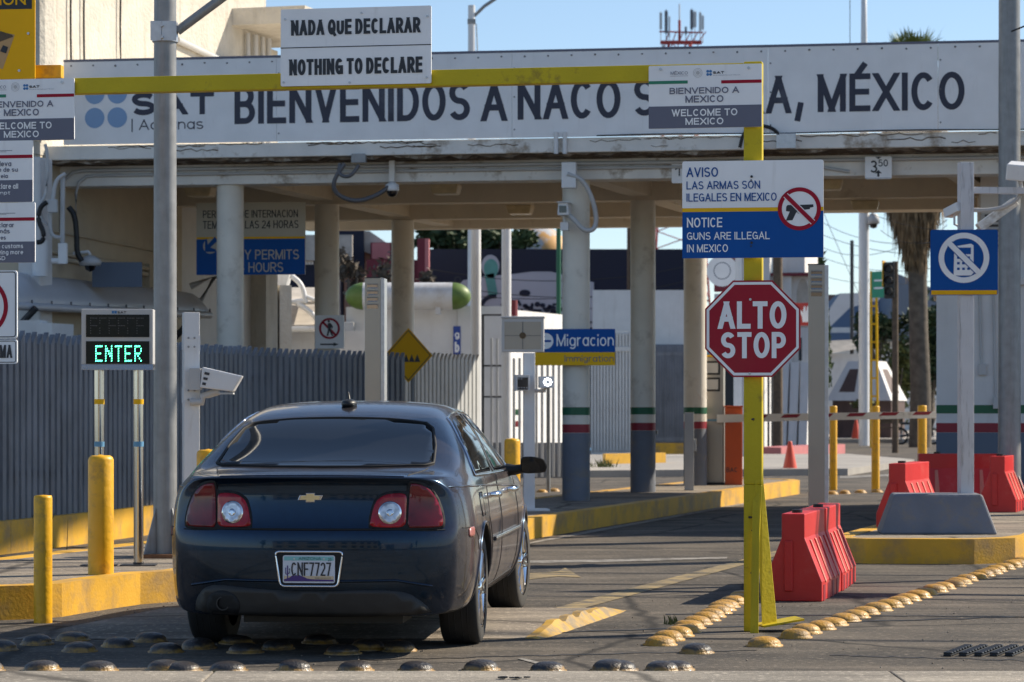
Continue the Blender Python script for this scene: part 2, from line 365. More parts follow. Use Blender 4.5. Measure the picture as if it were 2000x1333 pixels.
class MB:
    def __init__(s):
        s.v, s.f, s.m, s.s, s.cur = [], [], [], [], 0
    def add(s, vs, fs, smooth=False):
        o = len(s.v)
        s.v += [tuple(v) for v in vs]
        for f in fs:
            s.f.append(tuple(i + o for i in f)); s.m.append(s.cur); s.s.append(smooth)
        return s
    def hexa(s, c):                       # 8 corners: bottom ring of 4, then top ring of 4
        return s.add(c, [(3, 2, 1, 0), (4, 5, 6, 7), (0, 1, 5, 4), (1, 2, 6, 5), (2, 3, 7, 6), (3, 0, 4, 7)])
    def bx(s, x0, x1, y0, y1, z0, z1):
        return s.hexa([(x0, y0, z0), (x1, y0, z0), (x1, y1, z0), (x0, y1, z0), (x0, y0, z1), (x1, y0, z1), (x1, y1, z1), (x0, y1, z1)])
    def box(s, c, sz, rot=(0, 0, 0)):
        from mathutils import Euler
        m = Euler(rot).to_matrix(); c = Vector(c)
        h = [x / 2 for x in sz]
        return s.hexa([c + m @ Vector((a * h[0], b * h[1], d * h[2])) for d in (-1, 1) for a, b in ((-1, -1), (1, -1), (1, 1), (-1, 1))])
    def taper(s, x0, x1, y0, y1, z0, z1, ix, iy, ix2=None, iy2=None):
        ix2 = ix if ix2 is None else ix2; iy2 = iy if iy2 is None else iy2
        return s.hexa([(x0, y0, z0), (x1, y0, z0), (x1, y1, z0), (x0, y1, z0), (x0 + ix, y0 + iy, z1), (x1 - ix2, y0 + iy, z1), (x1 - ix2, y1 - iy2, z1), (x0 + ix, y1 - iy2, z1)])
    def cyl(s, p0, p1, r0, r1=None, n=20, caps=True):
        r1 = r0 if r1 is None else r1
        p0, p1 = Vector(p0), Vector(p1)
        q = (p1 - p0).normalized().to_track_quat('Z', 'Y')
        a = [p0 + q @ Vector((r0 * math.cos(2 * PI * i / n), r0 * math.sin(2 * PI * i / n), 0)) for i in range(n)]
        b = [p1 + q @ Vector((r1 * math.cos(2 * PI * i / n), r1 * math.sin(2 * PI * i / n), 0)) for i in range(n)]
        s.add(a + b, [(i, (i + 1) % n, n + (i + 1) % n, n + i) for i in range(n)], True)
        if caps: s.add(a + b, [tuple(reversed(range(n))), tuple(range(n, 2 * n))])
        return s
    def tube(s, pts, r, n=8, close=False):
        pts = [Vector(p) for p in pts]; k = len(pts); rings = []
        up = Vector((0, 0, 1))
        for i, p in enumerate(pts):
            if close: t = pts[(i + 1) % k] - pts[i - 1]
            else: t = pts[min(i + 1, k - 1)] - pts[max(i - 1, 0)]
            t.normalize()
            a = t.cross(up)
            if a.length < .05: a = t.cross(Vector((1, 0, 0)))
            a.normalize(); b = a.cross(t)
            rr = r[i] if isinstance(r, (list, tuple)) else r
            rings.append([p + a * rr * math.cos(2 * PI * j / n) + b * rr * math.sin(2 * PI * j / n) for j in range(n)])
        vs = [v for g in rings for v in g]; fs = []
        for i in range(k if close else k - 1):
            o, o2 = i * n, ((i + 1) % k) * n
            for j in range(n): fs.append((o + j, o + (j + 1) % n, o2 + (j + 1) % n, o2 + j))
        s.add(vs, fs, True)
        if not close: s.add(rings[0] + rings[-1], [tuple(range(n)), tuple(reversed(range(n, 2 * n)))])
        return s
    def prism(s, poly, plane, a0, a1):
        def P(p, a): return {'xz': (p[0], a, p[1]), 'xy': (p[0], p[1], a), 'yz': (a, p[0], p[1])}[plane]
        n = len(poly)
        vs = [P(p, a0) for p in poly] + [P(p, a1) for p in poly]
        fs = [(i, (i + 1) % n, n + (i + 1) % n, n + i) for i in range(n)] + [tuple(reversed(range(n))), tuple(range(n, 2 * n))]
        return s.add(vs, fs)
    def lathe(s, prof, n=24, c=(0, 0, 0), axis='z', smooth=True):
        vs = []
        for r, z in prof:
            for i in range(n):
                a = 2 * PI * i / n; x, y = r * math.cos(a), r * math.sin(a)
                q = (x, y, z) if axis == 'z' else (z, x, y)
                vs.append((c[0] + q[0], c[1] + q[1], c[2] + q[2]))
        fs = []
        for k in range(len(prof) - 1):
            for i in range(n): fs.append((k * n + i, k * n + (i + 1) % n, (k + 1) * n + (i + 1) % n, (k + 1) * n + i))
        return s.add(vs, fs, smooth)
    def flat(s, poly, y=0.0):             # polygon in xz, facing -y
        return s.add([(p[0], y, p[1]) for p in poly], [tuple(range(len(poly)))])
    def disc(s, cx, cz, r, y=0.0, n=32, rz=None):
        rz = rz or r
        return s.flat([(cx + r * math.cos(2 * PI * i / n), cz + rz * math.sin(2 * PI * i / n)) for i in range(n)], y)
    def ring(s, cx, cz, r0, r1, y=0.0, n=48, a0=0, a1=2 * PI):
        vs, fs = [], []
        for i in range(n + 1):
            a = a0 + (a1 - a0) * i / n
            vs += [(cx + r0 * math.cos(a), y, cz + r0 * math.sin(a)), (cx + r1 * math.cos(a), y, cz + r1 * math.sin(a))]
        for i in range(n): fs.append((2 * i, 2 * i + 1, 2 * i + 3, 2 * i + 2))
        return s.add(vs, fs)
    def bar(s, x0, z0, x1, z1, wd, y=0.0):
        d = Vector((x1 - x0, z1 - z0)); d.normalize(); p = Vector((-d.y, d.x)) * wd / 2
        return s.flat([(x0 - p.x, z0 - p.y), (x1 - p.x, z1 - p.y), (x1 + p.x, z1 + p.y), (x0 + p.x, z0 + p.y)], y)
    def text(s, t, x0, x1, z0, z1, y=0.0, bold=.0):   # baseline z0, cap height z1, stretched from x0 to x1
        cap = z1 - z0
        for li, q in text_faces(t, x1 - x0, cap, cap * (.112 + 2.3 * max(0, bold))):
            s.add([(x0 + v[0], y - .0006 * li, z0 + v[1]) for v in q], [tuple(range(len(q)))])
        return s
    def sphere(s, c, r, n=16, m=10, sc=(1, 1, 1)):
        prof = []
        vs, fs = [], []
        for k in range(m + 1):
            t = PI * k / m
            for i in range(n):
                a = 2 * PI * i / n
                vs.append((c[0] + sc[0] * r * math.sin(t) * math.cos(a), c[1] + sc[1] * r * math.sin(t) * math.sin(a), c[2] - sc[2] * r * math.cos(t)))
        for k in range(m):
            for i in range(n): fs.append((k * n + i, k * n + (i + 1) % n, (k + 1) * n + (i + 1) % n, (k + 1) * n + i))
        return s.add(vs, fs, True)
    def build(s, name, mats, parent=None, loc=(0, 0, 0), rz=0.0, bevel=0.0):
        me = bpy.data.meshes.new(name)
        me.from_pydata(s.v, [], s.f)
        if isinstance(mats, str): mats = [mats]
        for k in mats: me.materials.append(M[k])
        for p, a, b in zip(me.polygons, s.m, s.s):
            p.material_index = a; p.use_smooth = b
        me.update()
        o = bpy.data.objects.new(name, me); col.objects.link(o)
        if parent is not None: o.parent = parent
        o.location = loc; o.rotation_euler = (0, 0, rz)
        if bevel:
            md = o.modifiers.new('bevel', 'BEVEL'); md.width = bevel; md.segments = 2; md.limit_method = 'ANGLE'; md.angle_limit = R(40)
        return o

def tag(o, label, cat, group=None):
    o['label'] = label; o['category'] = cat
    if group: o['group'] = group
    return o
def thing(name, label, cat, loc, rz=0.0, group=None):
    o = bpy.data.objects.new(name, None); col.objects.link(o)
    o.empty_display_size = .2
    o.location = loc; o.rotation_euler = (0, 0, rz)
    return tag(o, label, cat, group)
def structure(o, kind='structure'):
    o['kind'] = kind
    return o
def copy_tree(o, loc, rz=None, label=None):
    kids = {}
    for c in col.objects:
        if c.parent: kids.setdefault(c.parent.name, []).append(c)
    def rec(x, par):
        c = x.copy(); col.objects.link(c)
        if par is not None: c.parent = par
        for k in kids.get(x.name, []): rec(k, c)
        return c
    r = rec(o, None); r.location = loc
    if rz is not None: r.rotation_euler = (0, 0, rz)
    if label: r['label'] = label
    return r

def rrect(x0, x1, z0, z1, r, n=5):
    if r <= 0: return [(x0, z0), (x1, z0), (x1, z1), (x0, z1)]
    out = []
    for cx, cz, a in ((x1 - r, z0 + r, -PI / 2), (x1 - r, z1 - r, 0), (x0 + r, z1 - r, PI / 2), (x0 + r, z0 + r, PI)):
        out += [(cx + r * math.cos(a + PI / 2 * i / n), cz + r * math.sin(a + PI / 2 * i / n)) for i in range(n + 1)]
    return out
def arc_pts(pts, it=2):                    # Chaikin smoothing of an open path
    pts = [Vector(p) for p in pts]
    for _ in range(it):
        q = [pts[0]]
        for a, b in zip(pts, pts[1:]): q += [a * .75 + b * .25, a * .25 + b * .75]
        pts = q + [pts[-1]]
    return pts

class Sign:
    """A flat sign: a panel with everything on it in fractions u (left to right) and v (top to bottom)."""
    def __init__(s, name, label, cat, px0, px1, py0, py1, d, yaw=0.0, group=None, th=.012):
        s.w = (px1 - px0) * d / F / math.cos(yaw); s.h = (py1 - py0) * d / F
        s.o = thing(name, label, cat, W((px0 + px1) / 2, (py0 + py1) / 2, d), yaw, group)
        s.p, s.th = {}, th
    def X(s, u): return (u - .5) * s.w
    def Z(s, v): return (.5 - v) * s.h
    def mb(s, part, m):
        return s.p.setdefault((part, m), MB())
    def panel(s, m, r=0.0, part='panel', poly=None):
        s.mb(part, m).prism(poly or rrect(-s.w / 2, s.w / 2, -s.h / 2, s.h / 2, r), 'xz', 0.0, s.th); return s
    def rect(s, u0, u1, v0, v1, m, part='band', L=1, r=0):
        s.mb(part, m).flat(rrect(s.X(u0), s.X(u1), s.Z(v1), s.Z(v0), r), -.0018 * L); return s
    def poly(s, pts, m, part='symbol', L=1):
        s.mb(part, m).flat([(s.X(u), s.Z(v)) for u, v in pts], -.0018 * L); return s
    def ring(s, u, v, r0, r1, m, part='symbol', L=1, **k):
        s.mb(part, m).ring(s.X(u), s.Z(v), r0, r1, -.0018 * L, **k); return s
    def disc(s, u, v, r, m, part='symbol', L=1):
        s.mb(part, m).disc(s.X(u), s.Z(v), r, -.0018 * L); return s
    def bar(s, u0, v0, u1, v1, wd, m, part='symbol', L=1):
        s.mb(part, m).bar(s.X(u0), s.Z(v0), s.X(u1), s.Z(v1), wd, -.0018 * L); return s
    def text(s, t, u0, u1, v0, v1, m, bold=.0, part='lettering', L=2):
        s.mb(part, m).text(t, s.X(u0), s.X(u1), s.Z(v1), s.Z(v0), -.0018 * L, bold); return s
    def bolts(s, pts, r=.007):
        for u, v in pts: s.mb('bolt', 'galvanised_bright').cyl((s.X(u), -.008, s.Z(v)), (s.X(u), 0, s.Z(v)), r, n=10)
        return s
    def done(s):
        for (part, m), mb in s.p.items(): mb.build(part, m, s.o)
        return s.o

# ================================================================== THE SETTING
mb = MB(); mb.add([(-3000, -3000, 0), (3000, -3000, 0), (3000, 4000, 0), (-3000, 4000, 0)], [(0, 1, 2, 3)])
structure(mb.build('road', 'asphalt'))

# the concrete apron the photographer looks across, a little higher than the road
mb = MB()
for i in range(-4, 4):
    for y0, y1 in ((-4, 3.99), (4.0, 13.93)): mb.bx(i * 3.4 + .004 + 1.9, i * 3.4 + 3.396 + 1.9, y0, y1, -.1, .045)
structure(mb.build('concrete_apron', 'concrete', bevel=.008))

def offset_poly(p, d):
    n = len(p); out = []
    for i in range(n):
        a, b, c = Vector(p[i - 1]), Vector(p[i]), Vector(p[(i + 1) % n])
        e1, e2 = (b - a).normalized(), (c - b).normalized()
        n1, n2 = Vector((-e1.y, e1.x)), Vector((-e2.y, e2.x))
        m = (n1 + n2); m.normalize()
        out.append(tuple(b + m * d / max(.35, m.dot(n1))))
    return out
def island(poly, z, wd, paving, kerb):
    inner = offset_poly(poly, wd)
    n = len(poly); mb = MB()
    for i in range(n):
        j = (i + 1) % n
        mb.hexa([(*poly[i], -.05), (*poly[j], -.05), (*inner[j], -.05), (*inner[i], -.05), (*poly[i], z), (*poly[j], z), (*inner[j], z), (*inner[i], z)])
    k = structure(mb.build('kerb', kerb))
    m2 = MB(); m2.prism(offset_poly(poly, wd - .002), 'xy', -.05, z - .006)
    structure(m2.build('island_paving', paving))
def smooth_corner(poly, idx, r=3):
    return poly
ISL = [(-6.5, 16.9), (-4.6, 17.55), (-3.30, 17.83), (-3.10, 17.93), (-2.95, 18.12), (-2.85, 18.5), (-2.59, 19.27), (-2.33, 19.6), (.16, 28.7), (4.58, 44.0), (4.55, 44.6), (4.2, 45.0), (3.6, 45.0), (3.1, 44.5), (-.15, 34.2), (-3.95, 21.2), (-4.4, 20.5), (-6.5, 19.7)]
island(ISL, .22, .16, 'old_concrete', 'kerb_yellow')
ISR = [(2.86, 24.75), (2.92, 24.45), (3.12, 24.3), (4.05, 24.22), (4.45, 24.45), (4.75, 25.0), (5.3, 26.9), (10.4, 44.5), (8.6, 44.5)]
island(ISR, .22, .16, 'old_concrete', 'kerb_yellow')

# low concrete hump across the lane, its right end painted
hl, hr = [(-2.95, 16.35), (-2.35, 18.75)], [(.20, 16.38), (.80, 18.72)]
mb = MB()
A0, A1, B0, B1 = Vector((*hl[0], 0)), Vector((*hl[1], 0)), Vector((*hr[0], 0)), Vector((*hr[1], 0))
def hp(u, v): return A0.lerp(A1, v).lerp(B0.lerp(B1, v), u)
zs = [(0, .004), (.20, .05), (.80, .05), (1, .004)]
vs = []; us = [0, .06, .960]
for u in us:
    for v, z in zs: p = hp(u, v); vs.append((p.x, p.y, z if u > 0 else .004))
fs = []
for i in range(len(us) - 1):
    for j in range(3): fs.append((i * 4 + j, (i + 1) * 4 + j, (i + 1) * 4 + j + 1, i * 4 + j + 1))
mb.add(vs, fs)
structure(mb.build('speed_hump', 'old_concrete'))
mb = MB(); vs = []; fs = []; nn = 40
for i, u in enumerate((.960, .976, 1.0)):
    for j in range(nn + 1):
        v = j / nn; p = hp(u, v)
        z = .052 * min(1, min(v, 1 - v) / .2) + .004
        if .22 < v < .66 and u > .94: z += (.016 if (j // 3) % 2 else -.012)
        if u > .98: z = -.004
        vs.append((p.x, p.y, z))
for i in range(2):
    for j in range(nn): fs.append((i * (nn + 1) + j, (i + 1) * (nn + 1) + j, (i + 1) * (nn + 1) + j + 1, i * (nn + 1) + j + 1))
mb.add(vs, fs)
structure(mb.build('hump_marking', 'worn_hump_paint'))

# worn road paint, sheets 4 mm above the asphalt
def gquad(name, pix, m, z=.004):
    mb = MB(); mb.add([tuple(G(x, y) + Vector((0, 0, z))) for x, y in pix], [tuple(range(len(pix)))])
    return structure(mb.build(name, m))
gquad('road_marking', [(1085, 1188), (1130, 1192), (1560, 1075), (1535, 1072)], 'worn_paint')
gquad('road_marking', [(1010, 1135), (1090, 1127), (1135, 1129), (1104, 1110), (1090, 1117), (1010, 1122)], 'worn_paint')
gquad('road_marking', [(1035, 1063), (1130, 1046), (1460, 985), (1452, 983), (1120, 1043), (1035, 1060)], 'worn_white')
gquad('road_marking', [(1035, 1096), (1180, 1094), (1420, 1089), (1420, 1092), (1180, 1099), (1035, 1101)], 'worn_white')
gquad('road_seam', [(1010, 1288), (1055, 1300), (1080, 1301), (1020, 1287)], 'worn_white')
# tar seams
mb = MB()
for x0, y0, x1, y1, t in ((960, 1240, 2000, 1205, 2.2), (1300, 1200, 2000, 1206, 2.0), (700, 1290, 1480, 1272, 1.2), (1620, 1280, 2000, 1292, 1.2)):
    a, b = G(x0, y0), G(x1, y1); n = 24; vs = []; fs = []
    for i in range(n + 1):
        p = a.lerp(b, i / n); p.y += random.uniform(-.05, .05)
        vs += [(p.x, p.y - t * .012, .003), (p.x, p.y + t * .012, .003)]
    for i in range(n): fs.append((2 * i, 2 * i + 2, 2 * i + 3, 2 * i + 1))
    mb.add(vs, fs)
structure(mb.build('road_tar_seam', 'cable_black'))
# pavements beyond the canopy
def ground_slab(name, poly, z, m):
    mb = MB(); mb.prism(poly, 'xy', -.05, z); return structure(mb.build(name, m))
ground_slab('pavement', [(-6.0, 52), (6.8, 56), (9.6, 66), (9.0, 74), (-3, 72)], .14, 'pale_paving')
ground_slab('plaza_pavement', [(11.5, 108), (40, 102), (46, 150), (9, 150)], .16, 'pale_paving')
mb = MB(); mb.prism([(7.4, 76), (10.0, 83.0), (9.5, 83.6), (6.8, 77)], 'xy', 0, .28)
structure(mb.build('red_kerb', 'pink_sheet'))
gquad('crosswalk_marking', [(1500, 846), (1830, 838), (1830, 842), (1500, 850)], 'worn_white')
gquad('crosswalk_marking', [(1640, 931), (1830, 923), (1830, 926), (1640, 935)], 'worn_white')
gquad('blue_kerb_marking', [(1050, 893), (1150, 885), (1340, 872), (1340, 876), (1160, 890), (1050, 899)], 'stripe_blue', .15)
mb = MB(); mb.prism([(2.05, 60.5), (3.45, 62.0), (3.4, 62.5), (2.0, 61.0)], 'xy', .1, .36); structure(mb.build('pavement_kerb', 'kerb_yellow'))

# ================================================================== THE CANOPY
CY = R(-9.4)                                           # the front of the canopy: right end nearer
FV = Vector((math.cos(CY), math.sin(CY), 0))           # along the front
A1p = Vector((.80, 34.5, 0))                           # centre column of the front row
def front(t, out=0.0): return A1p + FV * t - Vector((-FV.y, FV.x, 0)) * out   # t metres right of that column, out metres in front
canopy = thing('border_canopy', 'long white concrete canopy on round columns spanning the customs lanes', 'canopy', (0, 0, 0))
def qprism(pts, z0, z1):
    mb = MB(); mb.prism([(p.x, p.y) for p in pts], 'xy', z0, z1); return mb
TL, TR, TM = -6.75, 9.0, .55
def back(t, dd): return front(t) + HEAD * dd
# eave slab, ragged underside, front beam
qprism([front(TL, .62), front(TR, .62), front(TR, -.45), front(TL, -.45)], 4.50, 4.68).build('eave_slab', 'canopy_white', canopy, bevel=.012)
mb = MB(); n = 150; vs = []; fs = []
for i in range(n + 1):
    t = TL + (TR - TL) * i / n
    p, q = front(t, .585), front(t, .19)
    vs += [(p.x, p.y, 4.497), (p.x, p.y, 4.465 + random.uniform(-.02, .035)), (q.x, q.y, 4.455)]
for i in range(n):
    for j in range(2): fs.append((3 * i + j, 3 * i + 3 + j, 3 * i + 4 + j, 3 * i + 1 + j))
mb.add(vs, fs); mb.build('crumbling_soffit', 'crumbling_plaster', canopy)
qprism([front(TL, .20), front(TR, .20), front(TR, -.20), front(TL, -.20)], 4.20, 4.462).build('front_beam', 'canopy_white', canopy, bevel=.01)
m = MB(); rc = random.Random(3)
for i in range(34):
    t = rc.uniform(-6.3, 6.5); z = rc.choice([4.655, 4.64, 4.60, 4.56, 4.66, 4.665]); pts = []
    for k in range(rc.randint(4, 12)): pts.append(tuple(front(t + k * .07, .622)[:2]) + (min(4.674, max(4.51, z + rc.uniform(-.018, .018))),))
    m.tube(pts, rc.uniform(.003, .007), 4)
m.build('crack', 'crumbling_plaster', canopy)
# roof slabs: a deep left bay and a shallow right bay
qprism([front(TL, -.46), front(TM, -.46), back(TM, 9.4), back(TL, 9.4)], 4.56, 4.75).build('roof_slab', 'canopy_cream', canopy)
qprism([front(TM + .003, -.46), front(TR, -.46), back(TR, 6.3), back(TM + .003, 6.3)], 4.563, 4.75).build('roof_slab', 'canopy_cream', canopy)
qprism([back(TL, 9.1), back(TM, 9.1), back(TM, 9.4), back(TL, 9.4)], 4.22, 4.555).build('rear_beam', 'canopy_cream', canopy)
qprism([back(TM + .25, 5.7), back(TR, 5.7), back(TR, 6.3), back(TM + .25, 6.3)], 4.20, 4.555).build('rear_beam', 'canopy_cream', canopy)
for dd, zb, a, b in ((3.62, 4.21, TL, TM), (7.0, 4.22, TL, TM), (3.62, 4.21, TM + .32, TR)):
    qprism([back(a, dd - .15), back(b, dd - .15), back(b, dd + .15), back(a, dd + .15)], zb, 4.557).build('cross_beam', 'canopy_cream', canopy)
for t, L in ((-4.45, 9.1), (0, 9.1), (4.6, 5.7)):
    off = FV * .15; a, b = front(t) + HEAD * .22, front(t) + HEAD * L
    qprism([a - off, a + off, b + off, b - off], 4.262, 4.555).build('long_beam', 'canopy_cream', canopy)
# columns
def column(p, r=.172):
    m = MB(); m.cyl((p.x, p.y, .0), (p.x, p.y, 4.21), r, n=32)
    c = m.build('column', 'column_paint', canopy)
    for z0, z1, k, nm in ((.2, 1.057, 'column_grey', 'base_paint'), (1.06, 1.165, 'band_red', 'red_band'), (1.28, 1.378, 'band_green', 'green_band')):
        m = MB(); m.cyl((p.x, p.y, z0), (p.x, p.y, z1), r + .002, n=32); m.build(nm, k, c)
for t in (0, -4.45):
    for dd in (0, 3.62, 7.0):
        column(front(t) + HEAD * dd)

# underside lamps
def ceiling_lamp(px, py, d, label):
    o = thing('ceiling_lamp', label, 'lamp', W(px, py, d), CY, 'square lamps under the canopy')
    m = MB(); m.bx(-.18, .18, -.16, .16, .0, .05); m.build('lamp_base', 'canopy_cream', o)
    m = MB(); m.taper(-.16, .16, -.14, .14, -.13, 0, -.035, -.03); m.build('lamp_shade', 'lamp_diffuser', o, bevel=.02)
ceiling_lamp(871, 361, 36.2, 'square cream lamp under the canopy right of the round camera')
ceiling_lamp(1016, 402, 40.5, 'small yellowed lamp on the far beam left of the centre column')
ceiling_lamp(392, 366, 37.0, 'yellowed lamp above the permits sign at the left column')
ceiling_lamp(1690, 393, 37.8, 'faint yellow lamp under the canopy below the height sign')
ceiling_lamp(1617, 352, 35.0, 'square lamp half hidden behind the right edge of the guns sign')

# the long welcome board
class Board(Sign):
    """A sign whose content is placed by where it sits along the board, worked out as metres on the board's own plane."""
    def lx(s, px):
        k = (px - CX) / F; o = s.o.location; a = s.o.rotation_euler[2]
        return (k * o.y - o.x) / (math.cos(a) - k * math.sin(a))
    def lz(s, px, py):
        x = s.lx(px); d = s.o.location.y + x * math.sin(s.o.rotation_euler[2])
        return H + (HY - py) / F * d - s.o.location.z
bo = front(0, .645)
bl = Board('welcome_board', 'long white board lettered BIENVENIDOS A NACO along the canopy top', 'sign', 0, 100, 0, 100, 34, CY)
bl.o.location = (bo.x, bo.y, 4.69)
X0, X1, BH = bl.lx(124), TR + .3, 1.045
m = MB(); xs = [X0, bl.lx(540), bl.lx(1000), bl.lx(1500), bl.lx(1832), X1]
for a, b in zip(xs, xs[1:]): m.bx(a + .002, b - .002, 0, .04, 0, BH)
m.build('panel', 'sign_white', bl.o)
m = MB(); m.bx(X0, X1, -.004, .05, BH + .002, BH + .03); m.build('top_trim', 'sign_grey_text', bl.o)
L = MB()
for t, a, b, yt, yb, bd in (('BIENVENIDOS', 458, 918, 168, 243, .0), ('A', 940, 990, 161, 237.5, .0), ('NACO', 1011, 1212, 159, 234.5, .0), ('SONORA,', 1238, 1569, 154, 227, .0), ('MÉXICO', 1597, 1884, 145.5, 219.5, .0)):
    L.text(t, bl.lx(a), bl.lx(b), bl.lz(a, yb), bl.lz(a, yt), -.003, .019)
L.text('SAT', bl.lx(257), bl.lx(418), bl.lz(257, 226), bl.lz(257, 181), -.003, .055)
L.text('| Aduanas', bl.lx(257), bl.lx(397), bl.lz(300, 254), bl.lz(300, 233.5), -.003, .0)
L.build('lettering', 'navy_letter', bl.o)
for cx, cy, k in ((185, 231, 'logo_blue_deep'), (229, 230, 'logo_blue'), (185, 184, 'logo_blue'), (229, 183, 'logo_blue')):
    m = MB(); m.disc(bl.lx(cx), bl.lz(cx, cy), .128, -.003); ob = m.build('logo_dot', 'logo_blue' if k == 'logo_blue' else 'logo_blue', bl.o)
m = MB()
for i in range(52):
    x = X0 + .1 + i * .29
    m.cyl((x, -.005, BH - .05 + random.uniform(-.02, .02)), (x, 0, BH - .05), .012, n=8)
for x in xs[1:-1]:
    for z in (.1, .5, .85): m.cyl((x + .03, -.005, z), (x + .03, 0, z), .010, n=8)
m.build('bolt', 'cable_grey', bl.o)

# pipes and cables along the canopy front
def pipe_thing(name, label, cat, pts, r, k, group=None, extra=None):
    p0 = Vector(pts[0]); o = MB().tube([Vector(p) - p0 for p in pts], r, 8).build(name, k, None, p0)
    return tag(o, label, cat, group)
fp = lambda t, out, z: Vector((front(t, out).x, front(t, out).y, z))
pipe_thing('conduit_pipe', 'long grey conduit running under the eave along the canopy front, upper one', 'pipe', [fp(-6.6, .235, 3.6), fp(-6.6, .235, 4.15), fp(-6.57, .235, 4.29), fp(-6.45, .235, 4.385), fp(-6.3, .235, 4.40), fp(-2, .235, 4.40), fp(2.5, .235, 4.395), fp(TR, .235, 4.40)], .024, 'pvc_grey', 'conduits along the canopy front')
pipe_thing('conduit_pipe', 'lower grey conduit hugging the front beam face of the canopy', 'pipe', [fp(-6.42, .23, 3.75), fp(-6.42, .23, 4.12), fp(-6.38, .23, 4.25), fp(-6.28, .23, 4.325), fp(-6.15, .23, 4.335), fp(-2.8, .23, 4.335), fp(2.3, .23, 4.34), fp(3.0, .23, 4.32), fp(3.4, .23, 4.25)], .02, 'pvc_grey', 'conduits along the canopy front')
pipe_thing('cable', 'black cable sagging along the foot of the welcome board at right', 'cable', [fp(.35 + .33 * i, .67, 4.695 + .008 * math.sin(i * .7)) for i in range(24)], .008, 'cable_black')
pipe_thing('cable', 'thick dark cable looping down from the junction box to the round camera', 'cable', arc_pts([fp(-2.80, .68, 4.40), fp(-2.95, .7, 4.18), fp(-2.93, .62, 4.02), fp(-2.70, .5, 3.93), fp(-2.45, .4, 4.02), fp(-2.30, .35, 4.14)], 3), .028, 'cable_grey')
pipe_thing('cable', 'second dark cable curling beside the junction box on the eave', 'cable', arc_pts([fp(-2.62, .68, 4.38), fp(-2.72, .72, 4.22), fp(-2.88, .70, 4.26), fp(-2.86, .68, 4.40)], 3), .024, 'cable_grey')
pipe_thing('cable', 'black cable arching over the junction box right of the yellow post', 'cable', arc_pts([fp(2.10, .70, 4.52), fp(2.15, .72, 4.72), fp(2.32, .72, 4.79), fp(2.5, .72, 4.75), fp(2.58, .7, 4.66)], 3), .022, 'cable_black')
def junction(t, z, sx, sz, label, k='galvanised_bright'):
    p = front(t, .66); o = MB().bx(-sx / 2, sx / 2, -.05, .05, -sz / 2, sz / 2).bx(-sx / 2 - .006, sx / 2 + .006, -.062, -.052, -sz / 2 - .006, sz / 2 + .006).build('junction_box', k, None, (p.x, p.y, z), CY, bevel=.006)
    return tag(o, label, 'box')
junction(-2.62, 4.46, .17, .10, 'grey junction box under the eave above the round camera', 'galvanised')
junction(2.66, 4.59, .22, .17, 'grey square junction box on the eave right of the yellow post')
junction(2.28, 4.52, .18, .10, 'white cable box on the eave just behind the yellow post', 'white_steel')
for px in (1086, 1103):
    t = (1 if px < 1095 else 0)
    p = W(px, 287, 33.86); pipe_thing('drain_strap', ('left' if t else 'right') + ' one of two white vertical straps across the canopy eave', 'strap', [(p.x, p.y, 4.75), (p.x, p.y, 4.48)], .027, 'white_steel')
# dome camera hanging from the beam
p = front(-2.28, .30)
o = thing('dome_camera', 'white round dome camera hanging under the canopy front beam', 'camera', (p.x, p.y, 4.14), CY)
MB().lathe([(.0, .06), (.03, .06), (.05, .04), (.085, .02), (.09, -.04), (.085, -.06), (0, -.06)], 20).build('housing', 'white_steel', o)
MB().lathe([(.07, -.06), (.066, -.09), (.045, -.125), (0, -.135)], 20).build('lens_dome', 'lens_black', o)
MB().bx(-.035, .035, -.03, .03, .06, .32).build('bracket', 'canopy_white', o)
# bullet camera on the centre column
p = W(1103, 408, 34.2)
o = thing('security_camera', 'small white box camera with hood on the centre front column', 'camera', p, CY)
MB().taper(-.07, .07, -.16, .16, -.09, .06, .012, 0).bx(-.078, .078, -.19, .14, .062, .075).build('housing', 'white_steel', o, bevel=.008)
MB().bx(-.045, .045, -.168, -.161, -.06, .025).build('lens', 'lens_black', o)
MB().tube([(0, 0, -.09), (0, .02, -.20), (.02, .1, -.24)], .02).bx(-.05, .05, -.05, .06, -.27, -.17).build('bracket', 'white_steel', o)
pipe_thing('cable', 'white cable looping down the right side of the centre column', 'cable', arc_pts([W(1108, 340, 34.0), W(1138, 350, 34.0), W(1158, 390, 34.05), W(1166, 430, 34.1), W(1160, 450, 34.1), W(1140, 452, 34.1), W(1118, 425, 34.1), W(1106, 420, 34.15)], 3), .03, 'pvc_grey')
MBx = MB().bx(-.09, .09, -.06, .06, -.16, .16)
tag(MBx.build('junction_box', 'white_steel', None, W(1112, 343, 34.05), CY, bevel=.008), 'white upright box at the head of the centre column', 'box')

# height signs on the beam
s = Sign('height_sign', 'small white sign reading 3.50 with arrows on the canopy beam', 'sign', 1690, 1741, 306, 350, 33.55, CY)
s.panel('sign_white', .02).text('3', .2, .46, .18, .72, 'sign_black', .01).text('50', .5, .86, .14, .45, 'sign_black', .01)
s.poly([(.38, .02), (.62, .02), (.5, .12)], 'sign_black').poly([(.5, .6), (.64, .76), (.54, .74), (.54, .9), (.46, .9), (.46, .74), (.36, .76)], 'sign_black')
s.rect(.03, .97, .955, .97, 'sign_black', 'border'); s.done()
s = Sign('number_sign', 'small white sign with the number 12 on the canopy beam', 'sign', 1312, 1360, 317, 358, 34.05, CY)
s.panel('sign_white', .02).text('12', .15, .8, .2, .66, 'sign_black', .01); s.done()

